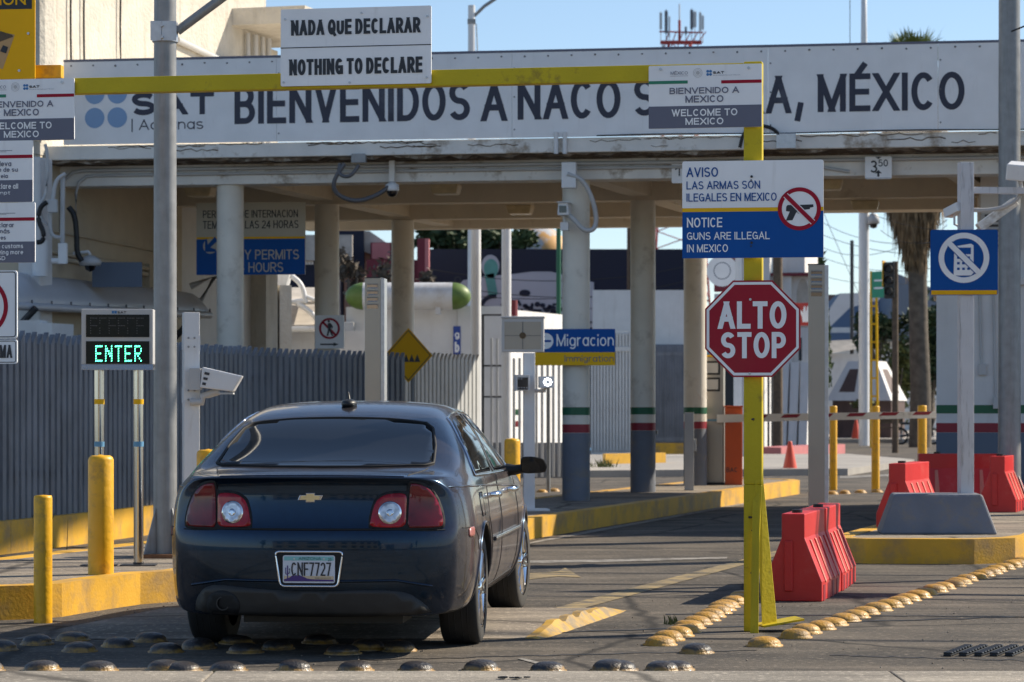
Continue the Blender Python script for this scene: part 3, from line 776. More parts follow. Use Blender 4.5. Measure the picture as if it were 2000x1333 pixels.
# ================================================================== THE CUSTOMS BUILDING (left)
BX, BY = -5.98, 34.7                                   # its front corner
b = thing('customs_building', 'tall white stucco customs building behind the left end of the canopy', 'building', (BX, BY, 0), HYAW)
# local: y runs along the lane, x to the right; wall face at x=0
MB().bx(-9, 0, 0, 4.7, 0, 4.55).build('lower_wall', 'wall_beige', b)
MB().bx(-9, 0, 0.003, 8.0, 4.56, 9.2).build('upper_wall', 'stucco', b)
MB().bx(-.20, .20, -.26, .26, 4.76, 9.2).build('pilaster', 'stucco', b, bevel=.12)
MB().bx(-.15, .16, -.20, .17, 0, 4.5).build('pilaster', 'wall_white', b, bevel=.03)
MB().bx(-9.3, 1.15, 6.6, 9.2, 7.05, 7.3).build('roof_slab', 'stucco', b)
MB().bx(-.9, .0, 8.0, 8.5, 0, 6.9).build('downpipe_recess', 'stucco', b)
for x, z in ((.05, 5.2),):
    MB().tube([(x, .35, 5.55), (x, 3.3, 5.42)], .045).build('conduit', 'pvc_grey', b)
MB().tube([(.05, 4.4, 6.55), (.05, 7.9, 6.35)], .05).build('conduit', 'pvc_grey', b)
for i, y in enumerate((7.1, 7.35, 7.6, 7.8)):
    MB().tube([(.06 + .02 * i, y, 4.7), (.06 + .02 * i, y, 7.0)], .035 + .01 * (i % 2)).build('conduit', 'pvc_grey', b)
MB().bx(0, .1, 6.9, 8.1, 5.62, 5.75).build('pipe_bracket', 'pvc_grey', b); MB().bx(0, .14, 7.2, 8.1, 5.9, 5.98).build('pipe_bracket', 'pvc_grey', b)
MB().tube([(.05, .3, 3.35), (.05, 3.4, 3.28)], .03).tube([(.05, .3, 3.28), (.05, 3.35, 3.20)], .03).tube([(.04, .2, 3.62), (.04, 3.9, 3.53)], .012).build('conduit', 'wall_beige', b)
MB().bx(0, .08, 3.38, 3.52, 3.0, 3.35).build('switch_box', 'wall_beige', b)
MB().tube(arc_pts([(.06, 3.45, 3.02), (.08, 3.46, 2.6), (.08, 3.42, 2.0)], 2), .03).build('cable', 'cable_black', b)
MB().bx(-9, -.25, 4.7, 8.0, 0, 4.55).build('lower_wall', 'wall_white', b)
m = MB()
for y_, z_ in ((.95, 4.8), (1.35, 4.8), (2.5, 5.2)): m.tube(arc_pts([(.03, y_, 9.0), (.05, y_ + .03, 7.6), (.04, y_ - .03, 6.4), (.05, y_ + .05, z_)], 2), .014, 5)
m.tube(arc_pts([(.03, 2.5, 5.5), (.05, 2.8, 5.3), (.05, 2.4, 5.15), (.05, 2.9, 5.2)], 2), .014, 5).tube([(.03, 1.1, 5.5), (.05, 1.6, 5.0)], .014, 5)
m.build('cable', 'cable_black', b)
# pipes and boxes on its front pilaster
def pipe_px(name, label, cat, pix, d, r, k, group=None): return pipe_thing(name, label, cat, arc_pts([W(x, y, d) for x, y in pix], 2), r, k, group)
pipe_px('wall_pipe', 'thin white pipe running down beside the left stack of notices', 'pipe', [(88, 282, ), (93, 300), (92, 380), (76, 400), (82, 430), (92, 440)], 34.35, .02, 'pvc_grey')
pipe_px('wall_pipe', 'white pipe bending down from the canopy to the left wall box', 'pipe', [(128, 340), (108, 352), (103, 395)], 34.35, .026, 'pvc_grey', 'white pipes at the left pilaster')
pipe_px('wall_pipe', 'white pipe dropping past the wall box to the long cover', 'pipe', [(123, 345), (122, 420), (122, 475)], 34.45, .03, 'pvc_grey', 'white pipes at the left pilaster')
pipe_px('wall_pipe', 'white pipe curving from under the wall box to the long cover', 'pipe', [(98, 418), (98, 455), (108, 464), (120, 464)], 34.3, .024, 'pvc_grey', 'white pipes at the left pilaster')
pipe_px('wall_pipe', 'fat white pipe standing below the left notices', 'pipe', [(78, 470), (78, 540)], 34.3, .10, 'white_steel')
pipe_px('cable', 'thick black cable looping at the left wall box', 'cable', [(92, 395), (78, 405), (74, 430), (86, 455), (84, 472), (72, 474)], 34.2, .03, 'cable_black')
pipe_px('cable', 'thick black cable hanging to the dome camera above the awning', 'cable', [(134, 405), (146, 420), (150, 460), (150, 495), (160, 510)], 34.9, .035, 'cable_black')
tag(MB().bx(-.06, .06, -.05, .05, -.08, .08).build('junction_box', 'pvc_grey', None, W(103, 403, 34.25), 0, bevel=.008), 'small white box on the left pilaster joined by pipes', 'box')
tag(MB().bx(-.055, .055, -.05, .05, -.13, .13).tube([(-.14, 0, -.09), (0, 0, -.09)], .04).build('pipe_cover', 'white_steel', None, W(123, 496, 34.35), 0, bevel=.01), 'white upright pipe cover on the left pilaster above the awning', 'cover')
o = thing('dome_camera', 'white round dome camera on an arm above the awning at left', 'camera', W(176, 512, 35.2))
MB().lathe([(0, .09), (.05, .08), (.12, .04), (.15, 0), (.13, -.05), (0, -.05)], 20).build('housing', 'pvc_grey', o)
MB().lathe([(.075, -.05), (.06, -.10), (0, -.13)], 16).build('lens_dome', 'lens_black', o)
MB().tube([(-.22, .05, .11), (-.02, 0, .13), (0, 0, .09)], .022).build('bracket', 'white_steel', o)
o = MB().bx(-.32, .32, -.02, .02, -.16, .16).cyl((-.1, -.03, .12), (-.1, -.02, .12), .02, n=8).cyl((.11, -.03, .12), (.11, -.02, .12), .02, n=8).build('metal_plate', 'roof_blue_grey', None, W(229, 537, 35.6))
tag(o, 'streaked blue grey metal plate standing behind the awning', 'plate')

# awning
aw = thing('metal_awning', 'pale metal awning over the walkway behind the grey fence', 'awning', (0, 0, 0))
n = 14; vs = []; fs = []
for i in range(n + 1):
    u = i / n
    t = W(-60, 524, 33.4).lerp(W(352, 574, 38.6), u); e = W(-60, 592, 32.7).lerp(W(410, 614, 38.4), u)
    for j in range(6):
        v = j / 5; p = t.lerp(e, v); p.z += .10 * math.sin(v * PI)
        vs.append(tuple(p))
for i in range(n):
    for j in range(5): fs.append((i * 6 + j, (i + 1) * 6 + j, (i + 1) * 6 + j + 1, i * 6 + j + 1))
m = MB(); m.add(vs, fs, True); o = m.build('sheet', 'awning_sheet', aw)
md = o.modifiers.new('solid', 'SOLIDIFY'); md.thickness = .02; md.offset = -1
MB().tube([W(-60, 594, 32.68), W(410, 616, 38.38)], .05).build('edge_rail', 'awning_sheet', aw)
for k in (0, 1):
    a = W(70, 602, 33.9) if k == 0 else W(385, 614, 37.9)
    q = a + Vector((-.75, .25, -.75)); MB().tube([a, q], .045).build('strut', 'dark_steel', aw)
MB().tube([W(372, 560, 38.6), W(420, 540, 38.6), W(385, 600, 38.6)], .05).build('strut', 'pvc_grey', aw)
m = MB()
for i in range(14):
    u = i / 13; p = W(-60, 590, 32.66).lerp(W(410, 612, 38.36), u); m.cyl(p, p + Vector((0, 0, .06)), .012, n=6)
m.build('screw', 'cable_grey', aw)
# lower wall behind the fence
o = thing('office_wall', 'pale office wall with dark base behind the grey slat fence', 'wall', (BX + .35, BY - 1.2, 0), HYAW)
MB().bx(-6, .10, -.4, -.2, 0, 2.42).build('wall', 'wall_white', o)
MB().bx(.1, .3, -.5, .1, 0, 2.38).build('post', 'wall_white', o)

# ================================================================== THE FENCE
FP = [(-140, 24.6), (0, 26.0), (150, 27.9), (300, 30.3), (480, 33.0), (720, 35.9), (789, 36.8)]
def slat_fence(FP, label, light, base='kerb_yellow', top=2.10):
    FPW = [Vector(((px - CX) / F * d, d, 0)) for px, d in FP]
    fence = thing('slat_fence', label, 'fence', FPW[0])
    panels = {}
    carry = 0.0
    for i in range(len(FPW) - 1):
        a, c = FPW[i], FPW[i + 1]; dv = (c - a); Ls = dv.length; dv.normalize(); ang = math.atan2(dv.y, dv.x)
        m = MB(); t = carry
        nv = Vector((-dv.y, dv.x, 0)) * .07
        for zr_ in (.75, 1.75): m.tube([a - FPW[0] + nv + Vector((0, 0, zr_)), c - FPW[0] + nv + Vector((0, 0, zr_))], .025)
        sp, wd, th = (.15, .088, .05) if not light else (.12, .075, .04)
        while t < Ls:
            p = a + dv * t - FPW[0]; hh = top + random.uniform(-.012, .012)
            an = ang + random.uniform(-.03, .03); ux, uy = math.cos(an), math.sin(an); nx, ny = -uy, ux
            q = lambda s_, o_, z: (p.x + ux * s_ + nx * o_, p.y + uy * s_ + ny * o_, z)
            h2 = wd / 2; k2 = th / 2
            m.hexa([q(-h2, -k2, .3), q(h2, -k2, .3), q(h2, k2, .3), q(-h2, k2, .3), q(-h2, -k2, hh - .10), q(h2, -k2, hh), q(h2, k2, hh), q(-h2, k2, hh - .10)])
            t += sp
        carry = t - Ls
        m.build('slat_panel', 'gate_white' if light else 'fence_grey', fence)
    for i in range(len(FPW) - 1):
        a, c = FPW[i] - FPW[0], FPW[i + 1] - FPW[0]; dv = (c - a).normalized(); nv = Vector((-dv.y, dv.x, 0)) * .11
        m = MB(); m.hexa([tuple(a - nv), tuple(c - nv), tuple(c + nv), tuple(a + nv)] + [tuple(x + Vector((0, 0, .31))) for x in (a - nv, c - nv, c + nv, a + nv)]); m.build('base_wall', base, fence)

slat_fence(FP, 'blue grey vertical slat fence on a low yellow wall along the left lane', False)
slat_fence([(776, 40.6), (850, 41.6), (938, 42.8)], 'paler slat fence bay behind the yellow diamond sign', True, 'column_grey', 2.2)

# ================================================================== THE CAR
def build_car():
    car = thing('parked_car', 'dark navy four door sedan with Arizona plate seen from behind', 'car', (-1.012, 16.16, 0), R(-5.2))
    car.name = 'sedan_car'
    ys = [-1.09, -1.03, -.985, -.90, -.72, -.55, -.30, 0, .30, .62, 1.0, 1.45, 1.85, 2.2, 2.5, 2.75, 3.1, 3.45, 3.68, 3.78]
    zc = [1.018, 1.026, 1.030, 1.036, 1.050, 1.090, 1.185, 1.315, 1.40, 1.44, 1.452, 1.437, 1.36, 1.215, 1.085, 1.025, .985, .92, .82, .70]
    wr = [.68, .70, .715, .73, .745, .75, .715, .665, .625, .612, .61, .615, .63, .655, .70, .72, .72, .70, .66, .60]
    zr = [1.008, 1.016, 1.021, 1.026, 1.036, 1.072, 1.158, 1.288, 1.372, 1.408, 1.416, 1.402, 1.325, 1.16, 1.04, .995, .955, .89, .79, .68]
    zb = [.93, .932, .935, .945, .955, .965, .972, .975, .975, .975, .972, .968, .962, .955, .94, .93, .90, .84, .76, .66]
    fw = [.905, .925, .945, .975, .995, 1, 1, 1, 1, 1, 1, 1, 1, 1, 1, 1, .99, .965, .90, .82]
    rz_ = [.205, .27, .42, .57, .695, .735, .84]
    rw_ = [.74, .845, .90, .912, .912, .910, .893]
    capdy = [.05, .03, .008, -.006, 0.0, .018, .036, .044, .034, .016, .002]
    Mx, N, K = 8, 10, len(ys) - 1
    def row(k, j):
        if j <= 6:
            z = rz_[j]; ww = rw_[j]
            if k <= 5: z = [.232, .275, .42, .57, .695, .735, .84][j]; ww = [.82, .885, .905, .912, .912, .910, .895][j]
            if k >= 16: z = z * (.86 if j > 3 else 1)
            return ww * fw[k], min(z, zb[k] - .02 * (7 - j))
        if j == 7: return .868 * fw[k], zb[k]
        a = (.845 * fw[k], zb[k] + .03)
        e = (wr[k] * (1 if k > 1 else fw[k] + .02), zr[k])
        if zr[k] - zb[k] < .12: a = (.81 * fw[k], zb[k] + (zr[k] - zb[k]) * .55)
        if j == 8: return a
        if j == 10: return e
        t = .5; bul = .03 if zr[k] - zb[k] > .15 else .012
        return a[0] + (e[0] - a[0]) * t + bul, a[1] + (e[1] - a[1]) * t + bul * .3
    idx = {}; vs = []
    def bend(x, y): 
        s = max(0, min(1, (-.45 - y) / .62)); f = max(0, min(1, (y - 2.9) / .8))
        return y + .25 * s * (abs(x) / .9) ** 3.2 - .34 * f * (abs(x) / .9) ** 2.2
    def V(i, j, k):
        key = (i, j, k)
        if key in idx: return idx[key]
        u = -1 + 2 * i / Mx
        ww, z = row(k, j); x = u * ww
        y = ys[k]
        if k == 0: y += capdy[j]
        if j == N: z = zr[k] + (zc[k] - zr[k]) * (1 - abs(u) ** 2.8)
        elif k in (0, K) and j >= 8: z += (zc[k] - zr[k]) * (1 - u * u) * (j - 7) / 3
        idx[key] = len(vs); vs.append((x, bend(x, y), z)); return idx[key]
    fs = []
    for k in range(K):
        for j in range(N):
            fs.append((V(0, j, k + 1), V(0, j, k), V(0, j + 1, k), V(0, j + 1, k + 1)))
            fs.append((V(Mx, j, k), V(Mx, j, k + 1), V(Mx, j + 1, k + 1), V(Mx, j + 1, k)))
        for i in range(Mx):
            fs.append((V(i, N, k), V(i + 1, N, k), V(i + 1, N, k + 1), V(i, N, k + 1)))
            fs.append((V(i + 1, 0, k), V(i, 0, k), V(i, 0, k + 1), V(i + 1, 0, k + 1)))
    for j in range(N):
        for i in range(Mx):
            fs.append((V(i, j, 0), V(i + 1, j, 0), V(i + 1, j + 1, 0), V(i, j + 1, 0)))
            fs.append((V(i + 1, j, K), V(i, j, K), V(i, j + 1, K), V(i + 1, j + 1, K)))
    me = bpy.data.meshes.new('body'); me.from_pydata(vs, [], fs)
    tmp = bpy.data.objects.new('tmp', me); col.objects.link(tmp)
    sd = tmp.modifiers.new('s', 'SUBSURF'); sd.levels = 3; sd.render_levels = 3
    cut = []
    for yy in (0.0, 2.852):
        for s in (-1, 1):
            m = MB(); m.cyl((s * .58, yy, .335), (s * 1.15, yy, .335), .378, n=56)
            me2 = bpy.data.meshes.new('c'); me2.from_pydata(m.v, [], m.f); bm = bmesh.new(); bm.from_mesh(me2); bmesh.ops.remove_doubles(bm, verts=bm.verts, dist=1e-5); bmesh.ops.recalc_face_normals(bm, faces=bm.faces); bm.to_mesh(me2); bm.free()
            c = bpy.data.objects.new('c', me2); col.objects.link(c); cut.append(c)
    dg = bpy.context.evaluated_depsgraph_get()
    sm = bpy.data.meshes.new_from_object(tmp.evaluated_get(dg))
    bvh = BVHTree.FromPolygons([v.co[:] for v in sm.vertices], [p.vertices[:] for p in sm.polygons])
    for c in cut:
        bo_ = tmp.modifiers.new('b', 'BOOLEAN'); bo_.object = c; bo_.operation = 'DIFFERENCE'; bo_.solver = 'EXACT'
    dg = bpy.context.evaluated_depsgraph_get(); dg.update()
    fm = bpy.data.meshes.new_from_object(tmp.evaluated_get(dg))
    for c in cut: bpy.data.objects.remove(c)
    bpy.data.objects.remove(tmp)
    fm.name = 'body'; fm.materials.clear(); fm.materials.append(M['car_paint']); fm.materials.append(M['seam_black'])
    for p in fm.polygons:
        c = p.center; p.use_smooth = True
        dw = min(math.hypot(c.y, c.z - .335), math.hypot(c.y - 2.852, c.z - .335))
        if (dw < .3775 and abs(c.x) < .93) or (c.z < .30 and p.normal.z < -.75):
            p.material_index = 1
            p.use_smooth = False
    body = bpy.data.objects.new('body', fm); col.objects.link(body); body.parent = car
    # arch lips keep a crisp edge
    def hit(o, d):
        h = bvh.ray_cast(Vector(o), Vector(d)); return (h[0], h[1]) if h[0] is not None else (None, None)
    def proj(a, b_, axis):
        if axis == 'rear': return hit((a, -4, b_), (0, 1, 0))
        if axis == 'right': return hit((4, a, b_), (-1, 0, 0))
        if axis == 'left': return hit((-4, a, b_), (1, 0, 0))
        return hit((a, b_, 4), (0, 0, -1))
    def smooth2(poly, it):
        for _ in range(it):
            q = []
            for i in range(len(poly)):
                a, c = Vector(poly[i]), Vector(poly[(i + 1) % len(poly)])
                q += [tuple(a * .8 + c * .2), tuple(a * .2 + c * .8)]
            poly = q
        return poly
    def patch(name, poly, axis, mt, off=.004, step=.03, parent=None, sm_=1, skirt=.008):
        poly = smooth2(poly, sm_)
        dense = []
        for i in range(len(poly)):
            a, c = Vector(poly[i]), Vector(poly[(i + 1) % len(poly)]); k = max(1, int((c - a).length / step))
            dense += [a.lerp(c, t / k) for t in range(k)]
        xs = [p.x for p in dense]; yz = [p.y for p in dense]
        pts = [Vector(p) for p in dense]; nb = len(pts)
        def inside(x, y):
            c = False; j = nb - 1
            for i in range(nb):
                if (dense[i].y > y) != (dense[j].y > y) and x < (dense[j].x - dense[i].x) * (y - dense[i].y) / (dense[j].y - dense[i].y + 1e-12) + dense[i].x: c = not c
                j = i
            return c
        x = min(xs) + step / 2
        while x < max(xs):
            y = min(yz) + step / 2
            while y < max(yz):
                if inside(x, y) and min((d - Vector((x, y))).length for d in dense) > step * .45: pts.append(Vector((x, y)))
                y += step
            x += step
        r = geometry.delaunay_2d_cdt(pts, [], [list(range(nb))], 1, 1e-6)
        P, Nn = [], []
        for p in r[0]:
            h, nn = proj(p.x, p.y, axis)
            if h is None:
                near = bvh.find_nearest(Vector((p.x, -1.0, p.y)) if axis == 'rear' else Vector((.9 if axis == 'right' else -.9, p.x, p.y)) if axis in ('right', 'left') else Vector((p.x, p.y, 1.2))); h, nn = near[0], near[1]
            P.append(h + nn * off); Nn.append(nn)
        fs = [tuple(f) for f in r[2]]
        out = []
        for f in fs:
            a, b2, c = [P[i] for i in f]; nn = (b2 - a).cross(c - a)
            out.append(f if nn.dot(Nn[f[0]]) > 0 else tuple(reversed(f)))
        ec = {}
        for f in out:
            for i in range(3):
                e = (f[i], f[(i + 1) % 3]); ec[e] = ec.get(e, 0) + 1
        base = len(P); vs = [tuple(p) for p in P] + [tuple(p - n_ * skirt) for p, n_ in zip(P, Nn)]
        m = MB(); m.add(vs, out, True)
        sk = [(e[0], base + e[0], base + e[1], e[1]) for e in ec if (e[1], e[0]) not in ec]
        m2v = len(m.v)
        for f in sk: m.f.append(f); m.m.append(0); m.s.append(False)
        return m.build(name, mt, parent or car)
    def path(pts, axis, off=.004):
        out = []
        for a, b_ in pts:
            h, nn = proj(a, b_, axis)
            if h is not None: out.append(h + nn * off)
        return out
    def dens(pts, step=.04, close=False):
        out = []
        pp = list(pts) + ([pts[0]] if close else [])
        for a, c in zip(pp, pp[1:]):
            a, c = Vector(a), Vector(c); k = max(1, int((c - a).length / step)); out += [tuple(a.lerp(c, t / k)) for t in range(k)]
        if not close: out.append(tuple(pp[-1]))
        return out
    def seam(pts, axis, r=.0035, name='panel_gap', mt='seam_black', parent=None, off=.0005):
        q = path(dens(pts), axis, off)
        if len(q) > 1: return MB().tube(q, r, 6).build(name, mt, parent or body)
    # glass
    rear = [(-.655, -.53), (-.61, -.585), (-.3, -.67), (0, -.69), (.3, -.67), (.61, -.585), (.655, -.53), (.635, -.27), (.59, -.02), (.540, .050), (.3, .085), (0, .095), (-.3, .085), (-.540, .050), (-.59, -.02), (-.635, -.27)]
    patch('rear_window', rear, 'top', 'car_glass', .004, .06)
    q = path(dens(rear, .05, True), 'top', .002); MB().tube(q, .009, 6, True).build('window_seal', 'seam_black', car)
    patch('windscreen', [(-.6, 2.5), (0, 2.58), (.6, 2.5), (.53, 1.86), (0, 1.80), (-.53, 1.86)], 'top', 'car_glass', .004, .08)
    rw = [(-.02, 1.025), (.02, 1.10), (.16, 1.23), (.36, 1.315), (.62, 1.345), (1.02, 1.358), (1.02, 1.005), (.5, 1.01), (.06, 1.008)]
    fwn = [(1.10, 1.360), (1.45, 1.342), (1.72, 1.285), (1.98, 1.17), (2.16, 1.055), (2.20, 1.0), (1.6, 1.0), (1.10, 1.005)]
    dlo = [(-.06, 1.0), (-.03, 1.075), (.10, 1.215), (.33, 1.335), (.62, 1.368), (1.06, 1.382), (1.46, 1.364), (1.75, 1.305), (2.02, 1.185), (2.22, 1.05), (2.28, .985), (1.6, .985), (.6, .99)]
    for ax in ('right', 'left'):
        patch('door_window', rw, ax, 'car_glass', .004, .05)
        patch('door_window', fwn, ax, 'car_glass', .004, .05)
        pl = path(dens([(1.025, 1.0), (1.025, 1.36), (1.095, 1.36), (1.095, 1.0)], .05, True), ax, .003)
        patch('door_pillar', [(1.02, 1.0), (1.02, 1.362), (1.10, 1.362), (1.10, 1.0)], ax, 'black_plastic', .003, .05, sm_=0)
        q = path(dens(dlo, .05, True), ax, .003); MB().tube(q, .008, 6, True).build('window_trim', 'chrome', car)
        # doors: gaps, handles, mouldings
        seam([(.42, .985), (.36, .86), (.30, .73), (.44, .60), (.47, .45), (.47, .30)], ax)
        seam([(1.06, .985), (1.055, .8), (1.06, .55), (1.07, .30)], ax)
        seam([(2.24, .97), (2.20, .8), (2.22, .55), (2.24, .32)], ax)
        seam([(.47, .30), (2.24, .32)], ax)
        q = path(dens([(.50, .60), (2.2, .60)], .1), ax, .008); MB().tube(q, .014, 8).build('side_moulding', 'car_paint', car)
        q = path(dens([(.50, .612), (2.2, .612)], .1), ax, .017); MB().tube(q, .0045, 6).build('moulding_strip', 'chrome', car)
        q = path(dens([(-.95, .955), (-.4, .948), (.4, .93), (1.4, .905), (2.3, .88)], .1), ax, .0); MB().tube(q, .007, 6).build('shoulder_line', 'car_paint', body)
        for yy in (.66, 1.82):
            h, nn = proj(yy, .868, ax); s = 1 if ax == 'right' else -1
            hd = MB().tube([h + Vector((s * -.005, -.115, 0)), h + Vector((s * .035, -.09, .0)), h + Vector((s * .045, 0, .002)), h + Vector((s * .035, .09, .0)), h + Vector((s * -.005, .115, 0))], [.014, .019, .020, .019, .014], 10).build('door_handle', 'chrome', car)
        patch('fuel_flap' if ax == 'right' else 'fuel_flap', [(-.10, .90), (.06, .90), (.08, .83), (.06, .76), (-.10, .76), (-.12, .83)], ax, 'car_paint', .0015, .04) if ax == 'right' else None
        if ax == 'right': seam([(-.10, .90), (.06, .90), (.08, .83), (.06, .76), (-.10, .76), (-.12, .83), (-.10, .90)], ax, .0025)
        patch('side_marker', [(-.72, .665), (-.60, .668), (-.60, .722), (-.72, .72)], ax, 'scuffed_marker', .006, .03)
        # rear fender seam to the bumper
        seam([(-.80, .722), (-.60, .72), (-.43, .66), (-.375, .58)], ax, .003)
        # arch lips
        for yy in (0.0, 2.852):
            q = path([(yy + .388 * math.cos(a), .335 + .388 * math.sin(a)) for a in [R(x) for x in range(-12, 193, 6)]], ax, .0); MB().tube(q, .011, 8).build('arch_lip', 'car_paint', body)
    # tail lights
    for s in (1, -1):
        S = lambda pts: [(s * 1.075 * (a if a < .522 else   .522 + (a - .522) * .70), b_ * 1.022) for a, b_ in pts]
        outer = S([(.522, .712), (.60, .712), (.69, .712), (.772, .716), (.782, .745), (.768, .80), (.738, .862), (.695, .915), (.64, .945), (.575, .958), (.538, .956), (.528, .84)])
        inner = S([(.512, .716), (.512, .80), (.516, .895), (.47, .905), (.40, .895), (.358, .865), (.340, .82), (.328, .76), (.322, .722), (.40, .714)])
        patch('lamp_surround', S([(a, b_) for a, b_ in [(.318, .706), (.50, .70), (.70, .70), (.795, .706), (.80, .75), (.782, .815), (.75, .878), (.70, .93), (.64, .962), (.57, .972), (.528, .968), (.522, .912), (.46, .918), (.39, .905), (.345, .872), (.328, .82), (.316, .76)]]), 'rear', 'seam_black', .003, .025, sm_=1)
        patch('tail_light', outer, 'rear', 'tail_red_dark', .009, .022, sm_=1)
        tl = patch('tail_light', inner, 'rear', 'tail_red', .009, .022, sm_=2)
        cx, cz, r = s * .428 * 1.075, .813, .058
        patch('reversing_lamp', [(cx + (r + .007) * math.cos(2 * PI * i / 28), cz + (r + .007) * math.sin(2 * PI * i / 28)) for i in range(28)], 'rear', 'chrome', .0105, .02, tl, sm_=0)
        patch('reversing_lamp', [(cx + r * math.cos(2 * PI * i / 28), cz + r * math.sin(2 * PI * i / 28)) for i in range(28)], 'rear', 'tail_clear', .013, .014, tl, sm_=0)
        patch('reversing_lamp', [(cx + .02 * math.cos(2 * PI * i / 14), cz + .02 * math.sin(2 * PI * i / 14)) for i in range(14)], 'rear', 'chrome', .018, .01, tl, sm_=0)
        seam(S([(.519, 1.005), (.519, .96), (.518, .80), (.517, .712)]), 'rear', .003)
        # boot seams on top
        seam(S([(.519, -.955), (.56, -.80), (.62, -.62)]), 'top', .003)
        # bumper corner crease
        seam(S([(.80, .70), (.70, .697), (.52, .70)]), 'rear', .004)
    seam([(-.56, .722), (0, .720), (.56, .722)], 'rear', .007)
    # boot lip
    q = path([(x_ * .06, -1.056 + .25 * (abs(x_ * .06) / .9) ** 3.2) for x_ in range(-9, 10)], 'top', -.004); MB().tube(q, .009, 8).build('boot_lip', 'car_paint', body)
    # valance, with a flat black patch for the shade inside the exhaust recess
    patch('lower_valance', [(-.70, .245), (-.69, .32), (-.64, .385), (-.56, .41), (-.30, .385), (0, .375), (.40, .385), (.56, .37), (.66, .30), (.70, .245), (.3, .235), (-.3, .235)], 'rear', 'valance', .006, .05)
    q = path(dens([(-.72, .40), (-.5, .435), (0, .43), (.5, .435), (.70, .40)], .06), 'rear', .0); MB().tube(q, .008, 8).build('bumper_crease', 'car_paint', body)
    ex = (-.52, .300)
    patch('exhaust_shade', [(ex[0] + .105 * math.cos(t), ex[1] - .01 + .085 * math.sin(t)) for t in [2 * PI * i / 28 for i in range(28)]], 'rear', 'seam_black', .008, .03, sm_=0)
    e = MB(); ye_ = hit((ex[0], -4, ex[1]), (0, 1, 0))[0].y - .012
    e.cyl((ex[0], ye_, ex[1]), (ex[0], ye_ + .2, ex[1]), .040, caps=False)
    e.add([(ex[0] + rr * math.cos(2 * PI * i / 24), ye_, ex[1] + rr * math.sin(2 * PI * i / 24)) for i in range(24) for rr in (.033, .040)], [(2 * i, 2 * i + 1, 2 * ((i + 1) % 24) + 1, 2 * ((i + 1) % 24)) for i in range(24)])
    e.build('exhaust_pipe', 'valance', car)
    MB().bx(-.45, .5, -.75, -.35, .175, .26).build('silencer', 'valance', car)
    # number plate in its chrome frame
    pc = .500; yb = hit((0, -4, pc), (0, 1, 0))[0].y
    MB().prism([(-.195, pc + .092), (-.165, pc - .092), (.165, pc - .092), (.195, pc + .092)], 'xz', yb - .010, yb + .08).build('plate_recess', 'seam_black', car, bevel=.004)
    def round_poly(p, r):
        out = []
        for i in range(len(p)):
            a_, c_, e_ = Vector(p[i - 1]), Vector(p[i]), Vector(p[(i + 1) % len(p)])
            u_, v_ = c_ + (a_ - c_).normalized() * r, c_ + (e_ - c_).normalized() * r
            out += [tuple(u_.lerp(c_, t).lerp(c_.lerp(v_, t), t)) for t in (0, .25, .5, .75, 1)]
        return out
    fr = round_poly([(-.200, pc + .097), (-.168, pc - .096), (.168, pc - .096), (.200, pc + .097)], .028)
    MB().tube([(a, yb - .012, b_) for a, b_ in fr], .0075, 8, True).build('plate_frame', 'chrome', car)
    yp = yb - .016
    pl = MB().prism(rrect(-.152, .152, pc - .077, pc + .077, .012), 'xz', yp, yp + .004).build('number_plate', 'plate_white', car)
    t = yp - .0012
    MB().flat([(-.145, pc + .048), (.145, pc + .048), (.145, pc + .071), (-.145, pc + .071)], t).build('plate_band', 'plate_teal', pl)
    MB().flat([(-.145, pc - .068), (.145, pc - .068), (.145, pc - .038), (-.145, pc - .038)], t).build('plate_band', 'plate_sand', pl)
    sil = [(-.145, -.068), (.145, -.068), (.145, -.058), (.02, -.056), (-.01, -.052), (-.03, -.042), (-.045, -.038), (-.055, -.033), (-.065, -.038), (-.075, -.032), (-.085, -.039), (-.095, -.034), (-.115, -.048), (-.145, -.057)]
    MB().flat([(a, pc + b_) for a, b_ in sil], t - .0008).bx(-.127, -.121, t - .001, t - .0008, pc - .06, pc + .02).tube([(-.135, t, pc + .008), (-.135, t, pc - .025), (-.124, t, pc - .032)], .0025, 5).tube([(-.113, t, pc + .004), (-.113, t, pc - .020), (-.124, t, pc - .028)], .0025, 5).build('plate_picture', 'plate_purple', pl)
    MB().text('CNF7727', -.103, .130, pc - .037, pc + .038, t - .0016, .0).text('ARIZONA', -.06, .072, pc + .052, pc + .067, t - .0016).text('20', .112, .132, pc + .046, pc + .062, t - .0016).text('GRAND CANYON STATE', .035, .13, pc - .053, pc - .046, t - .0016).build('plate_lettering', 'sign_black', pl)
    for x in (-.085, .088): MB().cyl((x, t - .004, pc + .058), (x, t, pc + .058), .005, n=10).build('plate_screw', 'galvanised_bright', pl)
    # emblem
    zz = .90; ye = hit((0, -4, zz), (0, 1, 0))[0].y - .006
    bow = lambda k: [(x * k, zz + z_ * k) for x, z_ in ((-.074, -.016), (-.062, .012), (-.026, .012), (-.026, .024), (.027, .024), (.027, .012), (.074, .012), (.062, -.016), (.026, -.016), (.026, -.028), (-.027, -.028), (-.027, -.016))]
    em = MB().prism(bow(1.0), 'xz', ye, ye + .012).build('emblem', 'chrome', car, bevel=.002)
    MB().prism(bow(.80), 'xz', ye - .003, ye).build('emblem_face', 'gold', em)
    # small lettering on the boot sides is too worn to read; aerial
    h, nn = hit((0, .42, 4), (0, 0, -1))
    a = MB().sphere((h.x, h.y, h.z + .012), .05, 16, 10, (1, 1.5, .62)).build('aerial_base', 'black_plastic', car)
